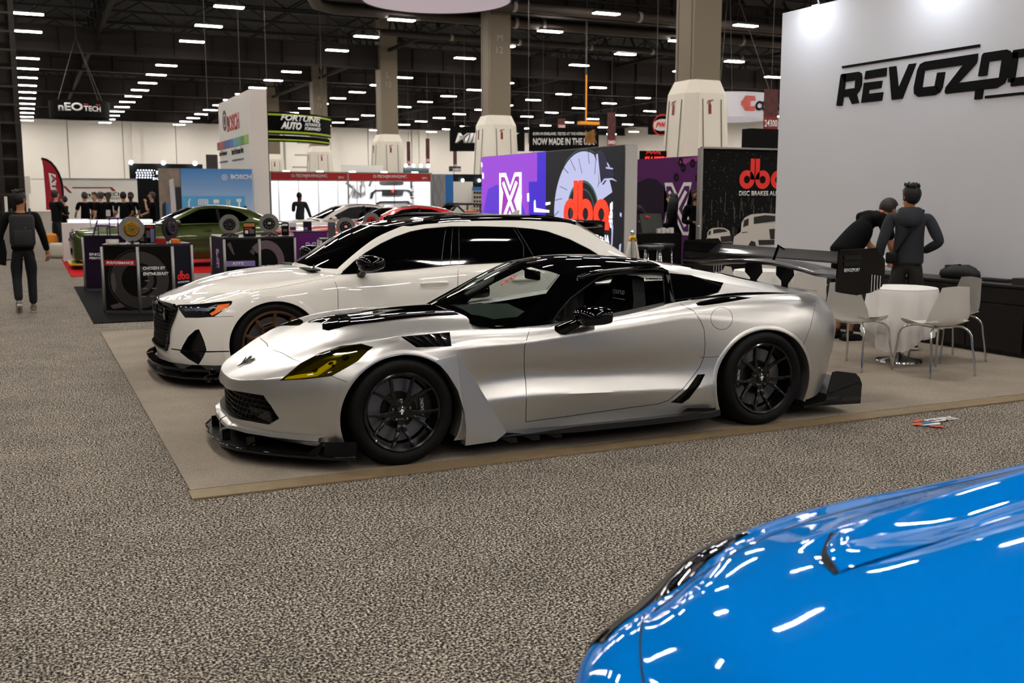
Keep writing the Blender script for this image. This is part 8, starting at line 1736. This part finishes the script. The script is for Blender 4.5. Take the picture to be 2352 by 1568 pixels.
        for s in 'lr':
            a = c_(s+'s', J[s+'s'], .078*fat); e2.append((4, a)); pts = [(J[s+'s'].lerp(J[s+'e'], .5), .068), (J[s+'e'], .058), (J[s+'e'].lerp(J[s+'w'], .5), .052), (J[s+'w'].lerp(J[s+'e'], .06), .042)] if sleeve >= 1 else [(J[s+'s'].lerp(J[s+'e'], .45), .070), (J[s+'s'].lerp(J[s+'e'], .78), .068)]
            pv = a
            for k, (p, r) in enumerate(pts): q = c_(s+str(k), p, r*(1 if sleeve >= 1 else 1)); e2.append((pv, q)); pv = q
        tb = skin_mesh(n2, e2, 2); tp_ = bmobj('shirt' if sleeve < 1 else 'jacket', tb, top, e, True)
        if hood: h = MB(); b = J['neck']; h.bm.free(); h.bm = bmesh.new(); g = []; 
        if hood:
            for i, (r, z, y) in enumerate([(.075,.06,.02),(.10,.045,-.01),(.115,.0,-.02),(.12,-.05,-.04),(.10,-.11,-.07),(.05,-.14,-.09)]): g.append([b+Vector((r*1.15*math.sin(a), y-.02+r*.95*-math.cos(a)*(1 if math.cos(a) > 0 else .55), z-.01*math.cos(a)*0)) for a in [2*PI*k/18 for k in range(18)]])
            h.grid(g, closed_u=True); h.obj('hood', top, e, True)
    if legs:
        n3 = []; e3 = []
        def l_(p, r, r2=None): n3.append((*p, r, r2 or r)); return len(n3)-1
        l_(J['pelvis']+Vector((0, 0, .05)), .14*fat, .11*fat); l_(J['pelvis']-Vector((0, 0, .03)), .145*fat, .115*fat); e3.append((0, 1))
        for s in 'lr':
            a = l_(J[s+'h']-Vector((0, 0, .03)), .098*fat); b = l_(J[s+'h'].lerp(J[s+'k'], .5), .088*fat); e3 += [(1, a), (a, b)]
            if short: c = l_(J[s+'h'].lerp(J[s+'k'], .95), .086*fat); e3.append((b, c))
            else: c = l_(J[s+'k'], .070); d = l_(J[s+'k'].lerp(J[s+'a'], .5), .066); q = l_(J[s+'a'].lerp(J[s+'k'], .06), .058); e3 += [(b, c), (c, d), (d, q)]
        bmobj('shorts' if short else 'trousers', skin_mesh(n3, e3, 2), legs, e, True)
    for s in 'lr':
        a = J[s+'a']; kd = (J[s+'k']-a).normalized(); toe = Vector((0, 1, 0)); 
        if pose and s+'toe' in pose: toe = Vector(pose[s+'toe']).normalized()
        toe = (toe-kd*toe.dot(kd)*.9).normalized(); heel = a-kd*.05-toe*.04; m = MB(); m.tube([heel-toe*.03+kd*.01, heel+toe*.02, heel+toe*.10, heel+toe*.17, heel+toe*.215], [.028, .042, .044, .040, .018], 10); m.tube([a+kd*.02, a-kd*.03], [.040, .044], 10)
        zc = min(v.co.z for v in m.bm.verts); sh = m.obj('shoe', shoe or CARB, e, True)
        m = MB(); sd_ = toe.cross(kd).normalized(); cc = heel-kd*.038; m.prism([cc-toe*.055-sd_*.032, cc+toe*.06-sd_*.042, cc+toe*.16-sd_*.044, cc+toe*.235-sd_*.015, cc+toe*.235+sd_*.015, cc+toe*.16+sd_*.044, cc+toe*.06+sd_*.042, cc-toe*.055+sd_*.032], -kd*-.022); m.obj('sole', sole or CARB, sh)
    return e, J, side, fwd
TBLK = mat('cloth_black', '050506', .9, noise=.25, spec=.15, nscale=40); TJK = mat('jacket_black', '070708', .85, noise=.25, spec=.2, nscale=30); HOOD = mat('hoodie_charcoal', '26282e', .95, noise=.2, nscale=60); CARGO = mat('cargo_olive', '1a1711', .85, noise=.2, nscale=40); JEAN = mat('denim_dark', '0a0c13', .85, noise=.2, nscale=50); SHB = mat('shoe_black', '0c0c0d', .6); SHW = mat('sole_white', 'b3aca4', .6); SHG = mat('shoe_grey', '6f665e', .7)
# man walking away down the left aisle
e, J, sd, fw_ = person((-.08, 16.0, .0), .05, 'man in black walking away down the left aisle with a dark backpack', dict(lh=(-.09,.02,.93), lk=(-.10,.06,.50), la=(-.10,-.10,.16), ltoe=(0,.45,-.9), rk=(.10,.09,.50), ra=(.10,.10,.085), le=(-.29,-.02,1.14), lw=(-.30,.02,.93), re=(.27,-.05,1.13), rw=(.33,.05,.88), face=(.75,.65,0), jaw=(.012,.02,1.575)), 'tan', HAIRB, TJK, JEAN, SHG, cut_='tuft', scale=.965, sole=SHW, fat=1.08)
m = MB(); m.box((0, -.20, 1.20), (.33, .16, .46), bevel=.05); m.box((0, -.285, 1.10), (.24, .05, .22), bevel=.02); bp_ = empty('backpack', (0, 0, 0)); bp_.location = (-.08, 16.0, 0); bp_.rotation_euler = (0, 0, .05); bp_.scale = (.965,)*3; tag(bp_, 'dark grey backpack on the back of the man in the left aisle', 'backpack'); m.obj('bag', mat('backpack_grey', '1b1b1d', .8, noise=.3, nscale=20), bp_, True, .9)
m = MB()
for s in (-1, 1): m.tube([(s*.11, -.13, 1.40), (s*.12, -.02, 1.50), (s*.13, .12, 1.40), (s*.14, .13, 1.20), (s*.15, -.08, 1.02)], .018, 8)
m.obj('strap', CARB, bp_, True); m = MB(); m.box((.04, -.312, 1.24), (.02, .006, .015)); m.obj('buckle', CHROME, bp_)
m = MB(); g = [[(-.08-.26, 15.86, 1.02), (-.08-.22, 15.83, 1.04)], [(-.08-.30, 15.84, .85), (-.08-.20, 15.80, .86)], [(-.08-.33, 15.83, .70), (-.08-.22, 15.80, .68)]]; m.grid(g); bmesh.ops.solidify(m.bm, geom=m.bm.faces[:], thickness=.03); tag(m.obj('draped_jacket', TBLK, None, True), 'black jacket carried in the left hand of the walking man', 'jacket')
# stooping man in the black tee
az = -PI/2-.1
person((8.42, 8.96, .006), az, 'man in black tee and shorts bending over the cabinet', dict(waist=(0,.04,1.07), chest=(0,.21,1.27), neck=(0,.385,1.37), jaw=(0,.465,1.36), head=(0,.505,1.42), crown=(0,.505,1.48), ls=(-.18,.29,1.34), le=(-.22,.42,1.03), lw=(-.14,.58,.86), rs=(.19,.29,1.33), re=(.23,.38,1.0), rw=(.13,.56,.84), lk=(-.12,.01,.50), rk=(.12,.01,.50), face=(0,.75,-.66), pelvis=(0,-.06,.96), lh=(-.10,-.05,.93), rh=(.10,-.05,.93)), 'tan', HAIRD, TBLK, TBLK, SHB, sleeve=.5, short=True, cut_='fade', fat=1.24, scale=1.04, beard=True)
m = MB(); m.tube([(8.86, 9.05, 1.33), (8.80, 8.97, 1.38), (8.84, 8.88, 1.33)], .008, 6); tag(m.obj('lanyard_strap', mat('strap_pale', 'a9aeb8', .7)), 'pale lanyard round the neck of the bending man', 'lanyard')
# hooded man seen from behind
e, J, sd, fw_ = person((8.46, 8.13, .006), -YAW-.30, 'man in charcoal hoodie seen from behind with a cross-body strap', dict(le=(-.28,-.06,1.12), lw=(-.30,.10,.90), re=(.31,-.07,1.16), rw=(.16,.13,1.05), face=(-.55,.84,-.25), jaw=(-.01,.03,1.565), lk=(-.11,.02,.5), chest=(0,-.01,1.30)), 'tan', HAIRB, HOOD, CARGO, SHB, hood=True, cut_='tuft', fat=1.14, scale=.985, sole=SHW)
m = MB(); m.tube([(.12, .10, 1.42), (.13, -.02, 1.49), (.09, -.125, 1.42), (-.01, -.165, 1.26), (-.11, -.15, 1.08), (-.16, -.08, .98)], .017, 8); st = m.obj('strap', CARB, None, True); st.location = e.location; st.rotation_euler = e.rotation_euler; st.scale = e.scale; st.name = 'cross_body_strap'; tag(st, 'black cross-body strap over the back of the hooded man', 'strap')
m = MB(); m.box((-.17, -.12, .99), (.12, .07, .12), bevel=.02); pc = m.obj('pouch', CARB, None, True, .8); pc.parent = st
# paper in their hands
q = SP(2031, 598, 11.3); m = MB(); m.box((q[0], q[1], q[2]), (.02, .16, .13), Matrix.Rotation(.5, 3, 'Y')); tag(m.obj('paper_cup', mat('paper', 'c9c6c4', .6)), 'white cup or card held between the two men', 'cup')
# woman in black at the purple partition
P_ = SP(1545, 470, 20.0)
e, J, sd, fw_ = person((P_[0], P_[1], 0), 1.0, 'woman in black with long dark hair and a lanyard at the purple partition', dict(le=(-.23,.04,1.15), lw=(-.06,.24,1.10), re=(.23,.04,1.15), rw=(.04,.25,1.10), face=(.05,1,-.05)), 'pale', HAIRB, TBLK, TBLK, SHB, cut_='long', scale=.955)
m = MB(); m.tube([(-.07, .05, 1.47), (-.07, .14, 1.36), (-.05, .16, 1.15), (0, .18, 1.0)], .008, 6); m.tube([(.07, .05, 1.47), (.07, .14, 1.36), (.05, .16, 1.15), (0, .18, 1.0)], .008, 6); ly = m.obj('lanyard', mat('lanyard_pink', '9a7fae', .6), None, True); ly.location = e.location; ly.rotation_euler = e.rotation_euler; ly.scale = e.scale; tag(ly, 'pink patterned lanyard with a white badge on the woman in black', 'lanyard')
m = MB(); m.box((0, .19, .92), (.10, .01, .17)); m.obj('badge', mat('paper', 'c9c6c4', .6), ly); m = MB(); m.box((0, .186, .855), (.101, .012, .04)); m.obj('badge_band', mat('sticker_blue', '2f5f94', .5), ly)
P_ = SP(1600, 470, 20.6); person((P_[0], P_[1], 0), 2.4, 'man in black with his hand at his chin, half behind the forest partition', dict(le=(-.24,.10,1.16), lw=(-.07,.17,1.42), re=(.24,.06,1.13), rw=(.0,.25,1.12)), 'tan', HAIRD, TBLK, TBLK, SHB, beard=True)
P_ = SP(1449, 470, 19.0); person((P_[0], P_[1], 0), -1.3, 'person hidden by the video wall end, one hand reaching out to the right', dict(re=(.20,.25,1.18), rw=(.05,.42,1.13), le=(-.24,.15,1.18), lw=(-.16,.40,1.16)), 'tan', HAIRD, mat('suit_dark', '15151a', .8), TBLK, SHB)
# group of the left-hand stand
for (u, D, rz, lab, kw) in (
    (194, 32.0, .3, 'grey-haired man in black behind the near white counter, seen from behind', dict(hair=HAIRG, skin='pale')),
    (217, 33.4, 2.6, 'dark-haired young man in black turned towards his neighbour at the counter', dict(skin='pale')),
    (230, 31.1, .7, 'man in a black shirt leaning on the counter with one arm', dict(hair=HAIRG, skin='pale', pose=dict(re=(.26,.18,1.12), rw=(.25,.36,.98)))),
    (248, 32.6, 2.9, 'man in a black shirt facing the viewer with a white badge', dict(skin='brown')),
    (283, 31.0, .15, 'man with short hair and white print on his black shirt back', dict(skin='tan')),
    (300, 32.3, 2.7, 'bearded man in a black shirt leaning right of the printed shirt', dict(skin='brown', beard=True)),
    (349, 31.6, 1.5, 'grey-haired man with glasses, hand raised to his chin', dict(hair=HAIRG, skin='pale', pose=dict(le=(-.22,.16,1.20), lw=(-.05,.20,1.46), re=(.24,.12,1.14), rw=(.06,.30,1.08))))):
    P_ = SP(u, 450, D); pk = kw.pop('pose', dict(le=(-.26,.04,1.14), lw=(-.22,.24,1.04), re=(.26,.04,1.14), rw=(.22,.24,1.04)))
    person((P_[0], P_[1], 0), rz, lab, pk, top=TBLK, legs=TBLK, shoe=SHB, sleeve=.5, **kw)
P_ = SP(248, 480, 32.3); m = MB(); m.box((P_[0], P_[1]-.02, 1.12), (.13, .01, .20), bevel=.004); tag(m.obj('name_badge', mat('paper', 'c9c6c4', .6)), 'white badge hanging on the man facing the viewer at the counter', 'badge')
P_ = SP(127, 450, 29.3); person((P_[0], P_[1], 0), -.9, 'man in a black jacket and dark jeans standing at the near white counter', dict(le=(-.24,.10,1.16), lw=(-.10,.30,1.12), re=(.24,.10,1.15), rw=(.12,.30,1.14)), 'pale', HAIRD, TJK, JEAN, SHB, fat=1.05, scale=1.02)
P_ = SP(147, 458, 31.5); person((P_[0], P_[1], 0), 1.2, 'shorter person in black partly hidden behind the man in jeans', dict(re=(.24,.10,1.14), rw=(.06,.28,1.12)), 'pale', HAIRD, TBLK, TBLK, SHB, scale=.93)
P_ = SP(688, 470, 33.8); person((P_[0], P_[1], 0), -.4, 'man in a dark grey jacket with a sling bag in front of the bright booth', dict(chest=(.04,.02,1.30), re=(.30,-.05,1.14), rw=(.36,.02,.92), le=(-.22,.08,1.16), lw=(-.20,.24,1.28)), 'brown', HAIRB, mat('jacket_slate', '26282b', .85), TBLK, SHB, cut_='fade', fat=1.05)
P_ = SP(-8, 800, 10.2); m = MB()
